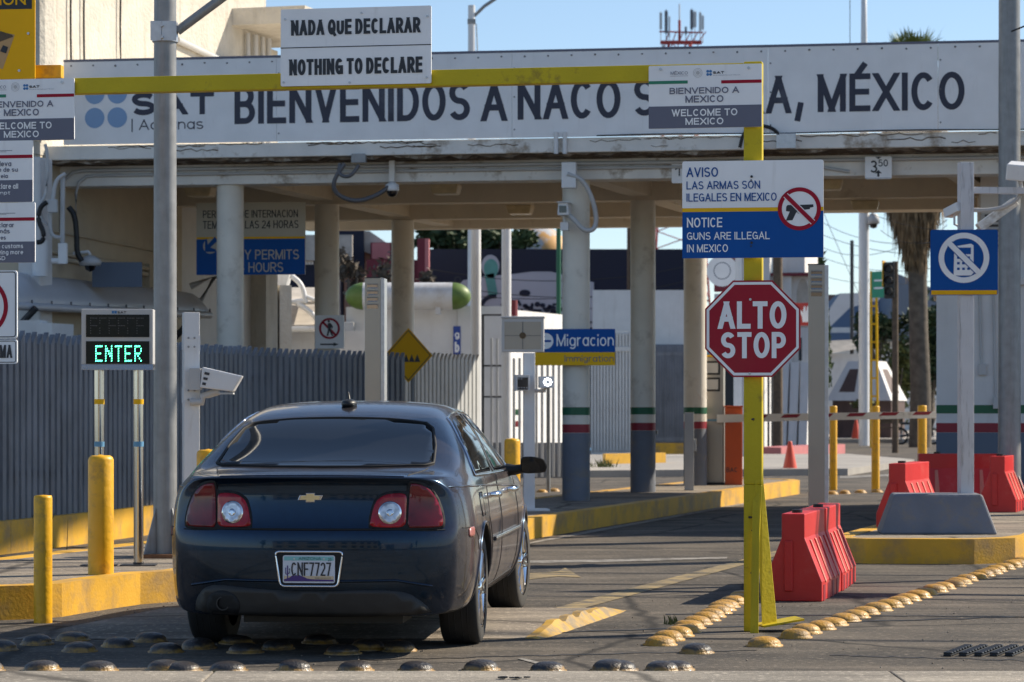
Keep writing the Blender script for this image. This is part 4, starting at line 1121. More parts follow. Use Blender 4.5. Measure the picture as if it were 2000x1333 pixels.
    MB().tube([(h.x, h.y - .02, h.z + .02), (h.x - .004, h.y + .01, h.z + .05), (h.x - .010, h.y + .02, h.z + .085)], [.014, .009, .004], 8).build('aerial', 'black_plastic', car)
    # rear brake lamp behind the glass top
    # mirrors
    for s in (1, -1):
        mo = MB()
        prof = [(-.02, -.045), (.02, -.062), (.16, -.055), (.196, -.045), (.208, .0), (.175, .055), (.08, .072), (.0, .070), (-.025, .05)]
        cx0 = .965
        prof = smooth2([(a_ * .80, b_ * .86) for a_, b_ in prof], 1)
        f = [(s * (cx0 + a), 2.02, 1.015 + b_) for a, b_ in prof]; g = [(s * (cx0 + .068 + (a - .068) * .80), 2.10, 1.018 + b_ * .78) for a, b_ in prof]; g2 = [(s * (cx0 + .065 + (a - .068) * .45), 2.155, 1.018 + b_ * .42) for a, b_ in prof]
        n = len(prof)
        rings = [f, g, g2]; vs = [p for r_ in rings for p in r_]; fs = []
        for k in range(2):
            for i in range(n): fs.append((k * n + i, k * n + (i + 1) % n, (k + 1) * n + (i + 1) % n, (k + 1) * n + i))
        mo.add(vs, fs + [tuple(range(2 * n, 3 * n))], True)
        ff = [(s * (cx0 + .068 + (a - .068) * .93), 2.016, 1.015 + b_ * .9) for a, b_ in prof]
        mo.add(f + ff, [(i, (i + 1) % n, n + (i + 1) % n, n + i) for i in range(n)], True)
        mr = mo.build('door_mirror', 'black_plastic', car)
        gl = [(p[0], 2.022, p[2]) for p in ff]; mg = MB(); mg.add(gl, [tuple(range(n))]); mg.build('mirror_glass', 'car_glass', mr)
        MB().tube([(s * .84, 2.10, .985), (s * .90, 2.09, .985), (s * .985, 2.07, 1.0)], [.045, .035, .03], 10).build('mirror_arm', 'black_plastic', mr)
    # wheels
    for yy in (0.0, 2.852):
        for s in (1, -1):
            wl = bpy.data.objects.new('wheel', None); col.objects.link(wl); wl.parent = car; wl.location = (s * .775, yy, .331); wl.empty_display_size = .1
            if yy > 1: wl.rotation_euler = (0, 0, R(-4))
            hw = .112
            pr = [(.222, -hw), (.235, -hw - .004), (.30, -hw - .008), (.318, -hw), (.328, -hw * .85), (.331, -hw * .6), (.331, hw * .6), (.328, hw * .85), (.318, hw), (.30, hw + .008), (.235, hw + .004), (.222, hw)]
            m = MB(); m.lathe(pr[1:-1], 56, axis='x'); 
            for gx in (-.06, -.025, .02, .055): m.lathe([(.3305, gx - .004), (.3322, gx - .003), (.3322, gx + .003), (.3305, gx + .004)], 56, axis='x')
            ty = m.build('tyre', ['tyre', 'tyre_wall'], wl)
            for p in ty.data.polygons:
                if math.hypot(p.center.y, p.center.z) < .312: p.material_index = 1
            m = MB(); o = s
            m.lathe([(.224, o * hw), (.236, o * (hw + .004)), (.232, o * (hw - .004)), (.214, o * (hw - .012)), (.206, o * (hw - .05)), (.200, o * (hw - .16))], 48, axis='x')
            for k in range(5):
                for dk in (-.12, .12):
                    a = 2 * PI * k / 5 + dk * 1.3
                    ca, sa = math.cos(a), math.sin(a); ta, tb = -sa, ca
                    def q(r, t_, x): return (x, r * ca + t_ * ta, r * sa + t_ * tb)
                    c1 = [q(.045, -.020, o * (hw - .030)), q(.22, -.016, o * (hw - .010)), q(.22, .016, o * (hw - .010)), q(.045, .020, o * (hw - .030)), q(.045, -.014, o * (hw - .004)), q(.22, -.010, o * (hw + .002)), q(.22, .010, o * (hw + .002)), q(.045, .014, o * (hw - .004))]
                    m.hexa(c1)
            m.lathe([(.0, o * (hw + .006)), (.03, o * (hw + .005)), (.052, o * (hw - .004)), (.060, o * (hw - .02)), (.06, o * (hw - .05))], 24, axis='x')
            m.build('rim', 'chrome', wl)
            m = MB(); m.lathe([(0, o * (hw - .10)), (.20, o * (hw - .10)), (.205, o * (hw - .12))], 32, axis='x'); m.build('brake_disc', 'dark_steel', wl)
    # front lamps and grille so the car is whole from the side
    for s in (1, -1):
        hl_ = [(s * .50, .66), (s * .74, .70), (s * .76, .78), (s * .55, .76)]
    return car
CAR = build_car()
CAR.scale = (.945, .97, .978)

# ================================================================== THE YELLOW GANTRY AND ITS SIGNS
GY = R(-10.5)
gp = G(1470, 1233)
gx = Vector((math.cos(GY), math.sin(GY), 0))
gan = thing('sign_gantry', 'yellow steel goal post gantry over the lane carrying the signs', 'gantry', (gp.x, gp.y, 0), GY)
def gl(px, py, off=0.0):                        # a point on the gantry's plane
    k = (px - CX) / F; a = GY
    x = (k * gp.y - gp.x) / (math.cos(a) - k * math.sin(a)); d = gp.y + x * math.sin(a)
    return x, H + (HY - py) / F * d, d
zt = gl(1480, 122)[1]; zbm = gl(1300, 160)[1]
m = MB(); m.hexa([(-.05, -.05, 0), (.02, -.05, 0), (.02, .05, 0), (-.05, .05, 0), (-.05, -.05, .9), (.062, -.05, .9), (.062, .05, .9), (-.05, .05, .9)])
m.bx(-.05, .062, -.05, .05, .9, zt); m.build('post', 'gantry_yellow', gan, bevel=.006)
m = MB(); m.hexa([(.06, -.02, .03), (.145, .06, .03), (.145, .075, .03), (.06, .0, .03), (.02, -.055, .92), (.062, -.03, .98), (.062, -.015, .98), (.03, -.04, .92)])
m.hexa([(-.0, -.16, 0), (.05, -.16, 0), (.05, -.15, 0), (0, -.15, 0), (.005, -.055, .80), (.05, -.055, .86), (.05, -.05, .86), (.005, -.05, .80)])
m.build('gusset', 'gantry_yellow', gan)
m = MB(); m.box((.16, .05, .055), (.26, .22, .012), (0, R(-9), R(20))); m.build('base_plate', 'gantry_yellow', gan)
xl = gl(-41, 160)[0]
m = MB(); m.bx(xl, -.052, -.047, .05, zbm, zbm + .10); m.build('beam', 'gantry_yellow', gan, bevel=.005)
m = MB(); m.bx(xl - .0, xl + .11, -.05, .052, 0, zbm - .002); m.build('post', 'gantry_yellow', gan, bevel=.005)
m = MB()
for z in (.62, .70, .36, 1.30): m.cyl((0 + random.uniform(-.02, .02), -.054, z), (0, -.045, z), .007, n=8)
m.build('bolt', 'dark_steel', gan)
def gd(px): return gl(px, 100)[2]
OFF = .075
# nothing to declare
s = Sign('declaration_sign', 'white sign reading NADA QUE DECLARAR above NOTHING TO DECLARE on the yellow beam', 'sign', 546, 843, 15, 166, gd(694) - OFF, GY)
s.panel('sign_white', .01).rect(0, 1, .497, .509, 'sign_black', 'divider')
s.text('NADA QUE DECLARAR', .07, .929, .146, .345, 'sign_black', .036).text('NOTHING TO DECLARE', .058, .943, .654, .862, 'sign_black', .036)
s.bolts([(.03, .13), (.54, .075), (.975, .14), (.02, .95), (.97, .925), (.46, .97)]); s.done()
def welcome(label, px0, px1, py0, py1, d):
    s = Sign('welcome_sign', label, 'sign', px0, px1, py0, py1, d, GY, 'welcome signs at the ends of the yellow beam')
    s.panel('sign_white', .008).rect(0, 1, .648, 1, 'sign_grey', 'lower_band').rect(0, .347, .243, .292, 'sign_green', 'green_stripe').rect(.643, 1, .252, .303, 'sign_red', 'red_stripe')
    s.text('BIENVENIDO A', .186, .80, .357, .457, 'sign_grey_text', .028).text('MEXICO', .327, .663, .487, .597, 'sign_grey_text', .028)
    s.text('WELCOME TO', .205, .786, .70, .812, 'sign_white', .028, 'lower_lettering').text('MEXICO', .327, .663, .842, .95, 'sign_white', .028, 'lower_lettering')
    s.text('MÉXICO', .196, .347, .098, .148, 'sign_grey_text', -.004, 'crest').rect(.19, .35, .168, .172, 'sign_grey_text', 'crest')
    for r0, r1 in ((.026, .0285), (.018, .02), (.0, .012)): s.ring(.436, .125, r0, r1, 'pvc_grey', 'crest')
    for a, b in ((.524, .105), (.549, .105), (.524, .155), (.549, .155)): s.disc(a, b, .0085, 'logo_blue_deep', 'logo')
    s.text('SAT', .57, .669, .108, .148, 'sign_black', .06, 'logo_lettering').text('Servicio de Administración Tributaria', .57, .81, .164, .178, 'sign_grey_text', .0, 'logo_lettering')
    s.bolts([(.106, .055), (.885, .065)], .009); return s.done()
welcome('welcome sign at the right end of the yellow beam reading BIENVENIDO A MEXICO', 1268, 1486, 127, 250, gd(1377) - OFF)
welcome('welcome sign cut by the left edge of the photo reading BIENVENIDO A MEXICO', -62, 148, 155, 275, gd(43) - OFF)
# guns notice
s = Sign('guns_notice', 'white and blue AVISO notice saying guns are illegal on the yellow post', 'sign', 1334, 1606, 314, 504, gp.y - OFF - .01, R(-9))
s.panel('sign_white', .012)
s.mb('lower_band', 'sign_blue').flat(rrect(-s.w / 2, s.w / 2, -s.h / 2, s.Z(.523), .0), -.0018)
s.rect(0, 1, .483, .523, 'sign_yellow', 'stripe')
s.text('AVISO', .03, .255, .064, .163, 'sign_blue_text', .012).text('LAS ARMAS SON', .03, .553, .207, .290, 'sign_blue_text', .008).text('ILEGALES EN MEXICO', .03, .67, .332, .416, 'sign_blue_text', .008)
s.text('NOTICE', .033, .285, .582, .682, 'sign_white', .012, 'lower_lettering').text('GUNS ARE ILLEGAL', .033, .622, .732, .81, 'sign_white', .008, 'lower_lettering').text('IN MEXICO', .033, .325, .858, .938, 'sign_white', .008, 'lower_lettering')
ro = .152 * s.w; u0, v0 = .83, .502
s.disc(u0, v0, ro * .9, 'sign_white', 'symbol', 2).ring(u0, v0, ro * .81, ro, 'sign_red', 'symbol', 3)
gun = [(.738, .478), (.748, .462), (.82, .462), (.928, .458), (.93, .485), (.905, .492), (.905, .506), (.87, .512), (.818, .512), (.818, .527), (.808, .54), (.782, .618), (.735, .622), (.763, .53), (.736, .525)]
gun = [(a, b) for a, b in reversed(gun)]
s.poly(gun, 'sign_black', 'symbol', 3)
s.mb('symbol', 'sign_black').ring(s.X(.825), s.Z(.528), .010, .0125, -.0018 * 3, n=20)
k = ro * .9 * .7071
s.mb('symbol', 'sign_white').bar(s.X(u0) - k, s.Z(v0) + k, s.X(u0) + k, s.Z(v0) - k, .036, -.0018 * 4)
s.mb('symbol', 'sign_red').bar(s.X(u0) - k, s.Z(v0) + k, s.X(u0) + k, s.Z(v0) - k, .026, -.0018 * 5)
s.mb('bolt', 'sign_black').cyl((s.X(.493), -.008, s.Z(.165)), (s.X(.493), 0, s.Z(.165)), .008, n=10).cyl((s.X(.493), -.008, s.Z(.845)), (s.X(.493), 0, s.Z(.845)), .008, n=10)
s.mb('bolt', 'sign_black').ring(s.X(.49), s.Z(.205), .003, .006, -.0018 * 3, n=14).ring(s.X(.49), s.Z(.88), .003, .006, -.0018 * 3, n=14)
s.done()
# stop sign
s = Sign('stop_sign', 'red octagonal ALTO STOP sign on the yellow post', 'sign', 1378, 1562, 548, 737, gp.y - OFF - .01, R(-9))
def octo(k): return [(k * s.w / 2 * math.cos(PI / 8 + i * PI / 4) / math.cos(PI / 8), k * s.h / 2 * math.sin(PI / 8 + i * PI / 4) / math.cos(PI / 8)) for i in range(8)]
s.mb('panel', 'stop_red').prism(octo(1), 'xz', 0, .006)
o1, o2 = octo(.965), octo(.91)
s.mb('border', 'sign_white').add([(a[0], -.0018, a[1]) for a in o1] + [(a[0], -.0018, a[1]) for a in o2], [(i, (i + 1) % 8, 8 + (i + 1) % 8, 8 + i) for i in range(8)])
def stroke(pts, wd): # letters of the sign face drawn from the font
    pass
s.text('ALTO', .138, .854, .217, .50, 'sign_white', .03).text('STOP', .167, .848, .535, .805, 'sign_white', .03)
s.bolts([(.476, .197), (.47, .963)], .008); s.done()

# left stack of notices on the far gantry post
def notice(label, px1, py0, py1, band, split, lines, group='customs notices stacked on the left gantry post'):
    s = Sign('customs_notice', label, 'sign', px1 - 190, px1, py0, py1, gd(0) - OFF - .01, GY, group)
    U = lambda x: (x - (px1 - 190)) / 190; V = lambda y: (y - py0) / (py1 - py0)
    s.panel('sign_white', .008).rect(0, 1, V(split), 1, 'sign_grey', 'lower_band').rect(.55, 1, V(band), V(band + 6.5), 'sign_red', 'red_stripe')
    for t, a, b, y0, y1 in lines:
        lo = y0 > split
        s.text(t, U(a), U(b), V(y0), V(y1), 'sign_white' if lo else 'sign_grey_text', .022, 'lower_lettering' if lo else 'lettering')
    s.rect(U(-20), U(26 if py0 < 300 else 32), V(band - 9), V(band - 8), 'sign_grey_text', 'logo'); s.rect(U(-20), U(14), V(band - 6.5), V(band - 5.8), 'sign_grey_text', 'logo')
    s.done()
notice('upper customs notice at the left edge ending lleva e de su rela', 67, 276, 396, 304, 353, [('lleva', -2, 24, 316, 326), ('e de su', -2, 37, 328, 337), ('rela', -2, 17, 341, 349), ('clare all', -2, 38, 360, 370), ('mpt', -2, 22, 374, 381)])
notice('lower customs notice at the left edge ending customs carrying more USD', 71.5, 397, 514, 426, 473, [('clarar', -2, 30, 436, 445), ('más', -2, 21, 448, 457), ('res', -2, 13, 461, 469), ('n customs', -4, 48, 477, 486), ('ying more', -2, 48, 489, 498), ('SD', -4, 12, 501, 509)])
dd = gd(0) - OFF - .02
s = Sign('round_limit_sign', 'white sign with a red ring cut by the left edge', 'sign', -112, 36, 529, 662, dd, GY)
s.panel('sign_white', .02).ring(.48, .53, .168, .196, 'sign_red', 'ring')
z = s.w / 2 - .012; zh = s.h / 2 - .012
def border(s, r, wd, ins):
    a = rrect(-s.w / 2 + ins, s.w / 2 - ins, -s.h / 2 + ins, s.h / 2 - ins, r); b = rrect(-s.w / 2 + ins + wd, s.w / 2 - ins - wd, -s.h / 2 + ins + wd, s.h / 2 - ins - wd, max(.004, r - wd)); n = len(a)
    s.mb('border', 'sign_black').add([(p[0], -.0018, p[1]) for p in a] + [(p[0], -.0018, p[1]) for p in b], [(i, (i + 1) % n, n + (i + 1) % n, n + i) for i in range(n)])
border(s, .02, .006, .008); s.done()
s = Sign('plaque_sign', 'white plaque ending MA below the ringed sign at the left edge', 'sign', -112, 36, 664, 711, dd, GY)
s.panel('sign_white', .015); border(s, .015, .005, .007); s.text('MA', .765, .935, .22, .76, 'sign_black', .02); s.done()
# yellow board at the top left
yd = 19.0
s = Sign('hazard_board', 'yellow board at top left lettered ION with a cardboard box picture', 'sign', -230, 71, -60, 156, yd, R(-6))
U = lambda x: (x + 230) / 301; V = lambda y: (y + 60) / 216
s.panel('sign_amber', .004).rect(.02, U(65), .02, V(20), 'sign_black', 'black_band').text('ION', U(1), U(53), V(-8), V(12), 'sign_amber', .03)
s.poly([(U(-60), V(110)), (U(7), V(137)), (U(31), V(70)), (U(-6), V(62)), (U(-60), V(70))], 'cardboard', 'box_picture').poly([(U(-60), V(70)), (U(-6), V(86)), (U(28), V(74)), (U(26), V(70)), (U(-6), V(60))], 'wood_pole', 'box_picture', 2).poly([(U(2), V(102)), (U(14), V(106)), (U(18), V(94)), (U(8), V(90))], 'sign_black', 'box_picture', 3)
s.bolts([(U(58), V(68)), (U(40), V(140))], .009); s.done()
p = W(40, 142, 19.2)
o = MB().bx(-1.2, W(124, 142, 19.2).x - p.x, -.04, .04, -.045, .045).build('support_beam', 'bollard_yellow', None, p, R(-6), bevel=.004)
tag(o, 'short orange beam holding the yellow board at top left', 'beam')

# ================================================================== POSTS, BOLLARDS, DISPLAY
def pixpole(px0, px1, d): return (px1 - px0) * d / F / 2
def bollard(label, px0, px1, pytop, d, z0, group, dome=True, mt='bollard_yellow'):
    r = pixpole(px0, px1, d); x = ((px0 + px1) / 2 - CX) / F * d; zt = H + (HY - pytop) / F * d
    m = MB(); h = zt - z0
    if dome: m.lathe([(r, 0), (r, h - r * .45), (r * .93, h - r * .22), (r * .72, h - r * .08), (r * .4, h - .008), (0, h)], 28)
    else: m.lathe([(r, 0), (r, h - .02), (r * .92, h - .004), (0, h)], 28)
    return tag(m.build('bollard', mt, None, (x, d, z0)), label, 'bollard', group)
bollard('fat yellow domed bollard on the kerb below the ENTER display', 172, 222, 888, 19.2, .214, 'yellow bollards on the traffic island')
bollard('fat yellow domed bollard half hidden behind the car roof pillar at left', 384, 430, 877, 21.8, .214, 'yellow bollards on the traffic island')
bollard('fat yellow domed bollard behind the car door mirror', 985, 1016, 856, 30.0, .214, 'yellow bollards on the traffic island')
bollard('short thin yellow bollard in front of the left kerb', 66, 102, 967, 17.62, 0, 'yellow bollards on the traffic island', False)
for i, (a, c, top, lab) in enumerate(((1620, 1635, 793, 'leftmost of three thin yellow posts behind the barrier arm'), (1702, 1718, 793, 'middle one of three thin yellow posts behind the barrier arm'), (1792, 1810, 792, 'rightmost of three thin yellow posts, nearest the white booth'))):
    bollard(lab, a, c, top, 46.0 - i * .4, 0, 'thin yellow posts behind the barrier arm', False)

# lamp poles
def lamp_pole(label, px0, px1, d, z0, htop, arm=None):
    r = pixpole(px0, px1, d); x = ((px0 + px1) / 2 - CX) / F * d
    o = thing('lamp_pole', label, 'pole', (x, d, z0), 0, 'tall galvanised lamp poles')
    MB().cyl((0, 0, .02), (0, 0, htop), r * 1.03, r * .93, n=36).build('pole', 'galvanised', o)
    m = MB(); m.bx(-r * 2.3, r * 2.3, -r * 2.3, r * 2.3, 0, .03)
    m.build('base_plate', 'rust', o)
    m = MB()
    for a in range(4):
        t = PI / 4 + a * PI / 2; cx_, cy_ = math.cos(t), math.sin(t)
        m.hexa([(cx_ * r * .9 - cy_ * .006, cy_ * r * .9 + cx_ * .006, .03), (cx_ * r * 2.3 - cy_ * .006, cy_ * r * 2.3 + cx_ * .006, .03), (cx_ * r * 2.3 + cy_ * .006, cy_ * r * 2.3 - cx_ * .006, .03), (cx_ * r * .9 + cy_ * .006, cy_ * r * .9 - cx_ * .006, .03),
                (cx_ * r * .9 - cy_ * .006, cy_ * r * .9 + cx_ * .006, .38), (cx_ * r * 1.05 - cy_ * .006, cy_ * r * 1.05 + cx_ * .006, .38), (cx_ * r * 1.05 + cy_ * .006, cy_ * r * 1.05 - cx_ * .006, .38), (cx_ * r * .9 + cy_ * .006, cy_ * r * .9 - cx_ * .006, .38)])
        m.cyl((cx_ * r * 2.6, cy_ * r * 2.6, 0), (cx_ * r * 2.6, cy_ * r * 2.6, .09), .012, n=8)
    m.build('stiffener', 'galvanised', o)
    if arm:
        zc_ = H + (HY - arm[0]) / F * d - z0
        MB().bx(-r * 1.12, -r * .2, -r * 1.2, -r * 1.1, zc_ - .075, zc_ + .075).bx(-r * .1, r * 1.12, -r * 1.2, -r * 1.1, zc_ - .075, zc_ + .075).cyl((0, 0, zc_ - .075), (0, 0, zc_ + .075), r * 1.12, n=30).cyl((-r * .12, -r * 1.5, zc_ + .04), (-r * .12, -r * 1.1, zc_ + .04), .012, n=8).cyl((-r * .12, -r * 1.5, zc_ - .05), (-r * .12, -r * 1.1, zc_ - .05), .012, n=8).build('clamp', 'galvanised_bright', o)
        MB().tube([(r * 1.05, 0, zc_ + .01), (r * 1.05 + .33, .02, zc_ + .26), (r * 1.05 + 1.3, .05, zc_ + 1.0)], .036, 14).build('arm', 'galvanised', o)
    return o
lamp_pole('tall grey pole with a clamped arm left of the car', 300, 345, 21.4, .214, 6.2, (64,))
lamp_pole('tall grey pole at the right edge behind the red barriers', 1950, 1993, 31.5, .214, 9.0)

# ENTER display
dE = 20.2
o = thing('enter_display', 'grey lane display lit ENTER in green on two steel posts', 'display', (W(230, 0, dE).x, dE, .214), R(2.5))
ex = lambda px: (px - 230) / F * dE
ez = lambda py: H + (HY - py) / F * dE - .214
MB().bx(ex(160), ex(299), -.02, .16, ez(712), ez(604)).build('case', 'pvc_grey', o, bevel=.006)
m = MB(); m.hexa([(ex(160), -.035, ez(723)), (ex(299), -.035, ez(723)), (ex(299), .16, ez(723)), (ex(160), .16, ez(723)), (ex(160), -.02, ez(712)), (ex(299), -.02, ez(712)), (ex(299), .16, ez(712)), (ex(160), .16, ez(712))]); m.build('lower_lip', 'polished_steel', o)
for y0, y1 in ((615, 659), (667, 713)):
    MB().bx(ex(169), ex(292), -.026, -.0215, ez(min(y1, 711)), ez(y0)).build('screen', 'led_panel', o)
m = MB(); m.text('SAT', ex(230), ex(247), ez(613), ez(608.5), -.0225, .05); m.build('logo', 'sign_black', o)
m = MB(); m.bx(ex(219), ex(223.4), -.0225, -.0205, ez(613), ez(608)).bx(ex(224.2), ex(228.6), -.0225, -.0205, ez(613), ez(608)); m.build('logo', 'logo_blue_deep', o)
FONT = {'E': ['11111', '10000', '10000', '11110', '10000', '10000', '11111'], 'N': ['10001', '11001', '11101', '10111', '10011', '10001', '10001'], 'T': ['11111', '00100', '00100', '00100', '00100', '00100', '00100'], 'R': ['11110', '10001', '10001', '11110', '10100', '10010', '10001']}
m = MB(); m2 = MB()
for i, ch in enumerate('ENTER'):
    for r_, line in enumerate(FONT[ch]):
        for c_, b in enumerate(line):
            px = 188 + i * 19.0 + c_ * 2.85; py = 677 + r_ * 4.7
            x, z = ex(px), ez(py)
            if b == '1': m.hexa([(x - .0022, -.029, z - .0052), (x + .0028, -.029, z - .0052), (x + .0028, -.027, z - .0052), (x - .0022, -.027, z - .0052), (x + .0005, -.029, z + .0052), (x + .0055, -.029, z + .0052), (x + .0055, -.027, z + .0052), (x + .0005, -.027, z + .0052)])
m.build('lettering', 'led_green', o)
m = MB()
for i in range(6):
    for r_ in range(7):
        for c_ in range(5):
            if (c_ == 0 or r_ in (0, 3)) and not (i % 3 == 1 and r_ == 3):
                x, z = ex(178 + i * 18 + c_ * 2.9), ez(622 + r_ * 4.9); m.bx(x - .003, x + .003, -.0275, -.0262, z - .003, z + .003)
m.build('unlit_lamps', 'cable_grey', o)
for px in (192.5, 269):
    x = ex(px); pz = MB(); pz.cyl((x, .06, 0), (x, .06, ez(722)), .036, n=24); pp = pz.build('post', 'polished_steel', o)
    MB().cyl((x, .06, ez(790)), (x, .06, ez(780)), .0375, n=24, caps=False).build('yellow_tape', 'sign_yellow', pp)
    MB().cyl((x, .06, ez(873)), (x, .06, ez(863)), .0375, n=24, caps=False).build('blue_tape', 'stripe_blue', pp)
    MB().cyl((x, .06, 0), (x, .06, .025), .04, n=24).bx(x - .13, x + .13, -.03, .15, 0, .008).build('foot', 'dark_steel', pp)

# white camera post behind the pole
d = 23.0
x = W(373, 0, d).x; r = 37 * d / F / 2
o = thing('camera_post', 'square white steel post carrying a hooded camera left of the car', 'post', (x, d, .214), R(14))
MB().bx(-.065, .065, -.065, .065, 0, H + (HY - 611) / F * d - .214).build('post', 'white_steel', o, bevel=.004)
for zt_, zb_ in ((655, 684), (757, 787)):
    z1, z0 = H + (HY - zt_) / F * d - .214, H + (HY - zb_) / F * d - .214
    MB().bx(-.068, .068, -.068, .068, z0, z1).build('bracket_plate', 'white_steel', o)
    m = MB()
    for a in (-.03, .02):
        for z in (z0 + .025, z1 - .025): m.cyl((a, -.074, z), (a, -.066, z), .009, n=10)
    m.build('bolt', 'galvanised', o)
c = W(433, 741, d - .1)
hc = thing('plate_camera', 'white hooded camera on an arm pointing right beside the white post', 'camera', c, R(0))
m = MB(); m.hexa([(-.17, -.09, -.07), (.10, -.09, -.105), (.10, .09, -.105), (-.17, .09, -.07), (-.15, -.09, .10), (.175, -.09, .025), (.175, .09, .025), (-.15, .09, .10)]); m.build('hood', 'white_steel', hc, bevel=.01)
m = MB(); m.bx(-.02, .10, -.07, .07, -.125, -.112).tube([(-.02, 0, -.10), (-.12, 0, -.13), (-.16, .0, -.14), (-.16, .0, -.19), (-.26, .0, -.19)], .03); m.bx(-.26, -.17, -.06, .06, -.09, .09); m.build('bracket', 'pvc_grey', hc)
m = MB()
for i in range(3): m.box((-.112 - .012 * i, -.0915, .045 - .042 * i), (.042 - .006 * i, .003, .022), (0, R(12), 0))
m.build('vent_slots', 'dark_steel', hc)

# right no-phone post on its concrete block
d = 25.6
o = MB().taper(-.53, .53, -.32, .36, 0, .365, .13, .10, .13, .08).build('concrete_block', 'column_grey', None, (W(1827, 0, d).x, d - .05, .214), R(-4), bevel=.02)
tag(o, 'grey sloping concrete block on the yellow kerbed island at right', 'block')
o = thing('sign_post', 'scuffed square white post rising from the grey concrete block', 'post', (W(1886, 0, d).x, d, .575), R(8))
zt_ = H + (HY - 318) / F * d - .575
MB().bx(-.062, .062, -.06, .06, 0, zt_).build('post', 'old_white_steel', o, bevel=.004)
z = H + (HY - 372) / F * d - .575
MB().bx(.064, .80, -.04, .04, z - .03, z + .03).build('cross_arm', 'old_white_steel', o)
s = Sign('no_phone_sign', 'blue square sign with a crossed out mobile phone on the white post', 'sign', 1818, 1948, 449, 577, d - .08, R(-5))
s.panel('sign_blue', .02).rect(.012, .988, .925, .992, 'sign_amber', 'stripe')
R1 = .376 * s.w
s.ring(.497, .43, R1 * .78, R1, 'sign_white', 'symbol', 2)
ph = [(.355, .255), (.60, .215), (.64, .24), (.64, .66), (.60, .70), (.36, .70), (.345, .68)]
s.poly(list(reversed(ph)), 'sign_white', 'symbol', 2).rect(.375, .60, .275, .375, 'sign_blue', 'symbol', 3)
for i in range(3):
    for j in range(3): s.rect(.395 + .075 * i, .435 + .075 * i, .41 + .085 * j, .445 + .085 * j, 'sign_blue', 'symbol', 3)
k = R1 * .86 * .7071; m = s.mb('symbol', 'sign_white'); cx_, cz_ = s.X(.497), s.Z(.43)
s.mb('symbol', 'sign_blue').bar(cx_ - k * .92, cz_ + k * .92, cx_ + k * .92, cz_ - k * .92, .066, -.0018 * 4)
m.bar(cx_ - k, cz_ + k, cx_ + k, cz_ - k, .05, -.0018 * 5); s.done()
# cameras and lamp on its arm
o = thing('box_camera', 'cream box camera cut by the right edge above the grey pole', 'camera', W(1992, 335, d + .1), R(-15))
MB().box((0, 0, 0), (.22, .34, .15), (R(10), R(6), 0)).build('housing', 'white_steel', o, bevel=.012)
MB().tube(arc_pts([(.0, 0, -.08), (.02, .0, -.22), (-.10, .0, -.32), (-.28, .0, -.36), (-.45, 0, -.35)], 2), .02).build('bracket', 'pvc_grey', o)
o = thing('flood_light', 'long tilted cream floodlight behind the blue phone sign', 'lamp', W(1947, 420, d + .25), 0)
MB().box((0, 0, 0), (.42, .16, .085), (0, R(-36), 0)).build('housing', 'canopy_white', o, bevel=.01)
MB().tube([(-.1, 0, -.1), (-.2, .0, -.16), (-.3, -.1, -.16)], .02).build('bracket', 'pvc_grey', o)
o = thing('box_camera', 'small grey camera on the left of the white sign post top', 'camera', W(1864, 411, d + .05), R(30))
MB().box((0, 0, 0), (.10, .2, .085), (R(-15), 0, 0)).tube([(0, 0, -.03), (0, .0, -.13), (.08, .0, -.16)], .012).build('housing', 'white_steel', o, bevel=.006)

# stainless scanner posts, one each side of the lane
def scanner_post(label, px0, px1, pytop, d, z0, yaw):
    wd = (px1 - px0) * d / F; x = ((px0 + px1) / 2 - CX) / F * d; h = H + (HY - pytop) / F * d - z0
    o = thing('scanner_post', label, 'post', (x, d, z0), yaw, 'stainless scanner posts beside the lane')
    a = wd * .40
    MB().bx(-a, a, -.07, .07, 0, h).build('post', 'stainless', o, bevel=.004)
    MB().bx(a - .002, a + .035, -.06, .075, 0, h - .004).build('side_panel', 'galvanised_bright', o, bevel=.003)
    MB().bx(-a - .004, a + .004, -.074, .074, h, h + .006).build('top_cap', 'dark_steel', o)
    for i in range(4):
        z = h - .075 - i * .062
        m = MB(); m.hexa([(-a * .68, -.071, z - .022), (a * .68, -.071, z - .022), (a * .68, -.070, z - .022), (-a * .68, -.070, z - .022), (-a * .68, -.095, z + .012), (a * .68, -.095, z + .012), (a * .68, -.070, z + .022), (-a * .68, -.070, z + .022)])
        m.build('louvre', 'polished_steel', o, bevel=.002)
    return o
scanner_post('upright stainless scanner post in front of the fence behind the car', 711, 750, 544, 25.6, .214, R(-8))
scanner_post('upright stainless scanner post right of the stop sign behind the red barrier', 1575, 1614, 518, 24.75, .214, R(-5))

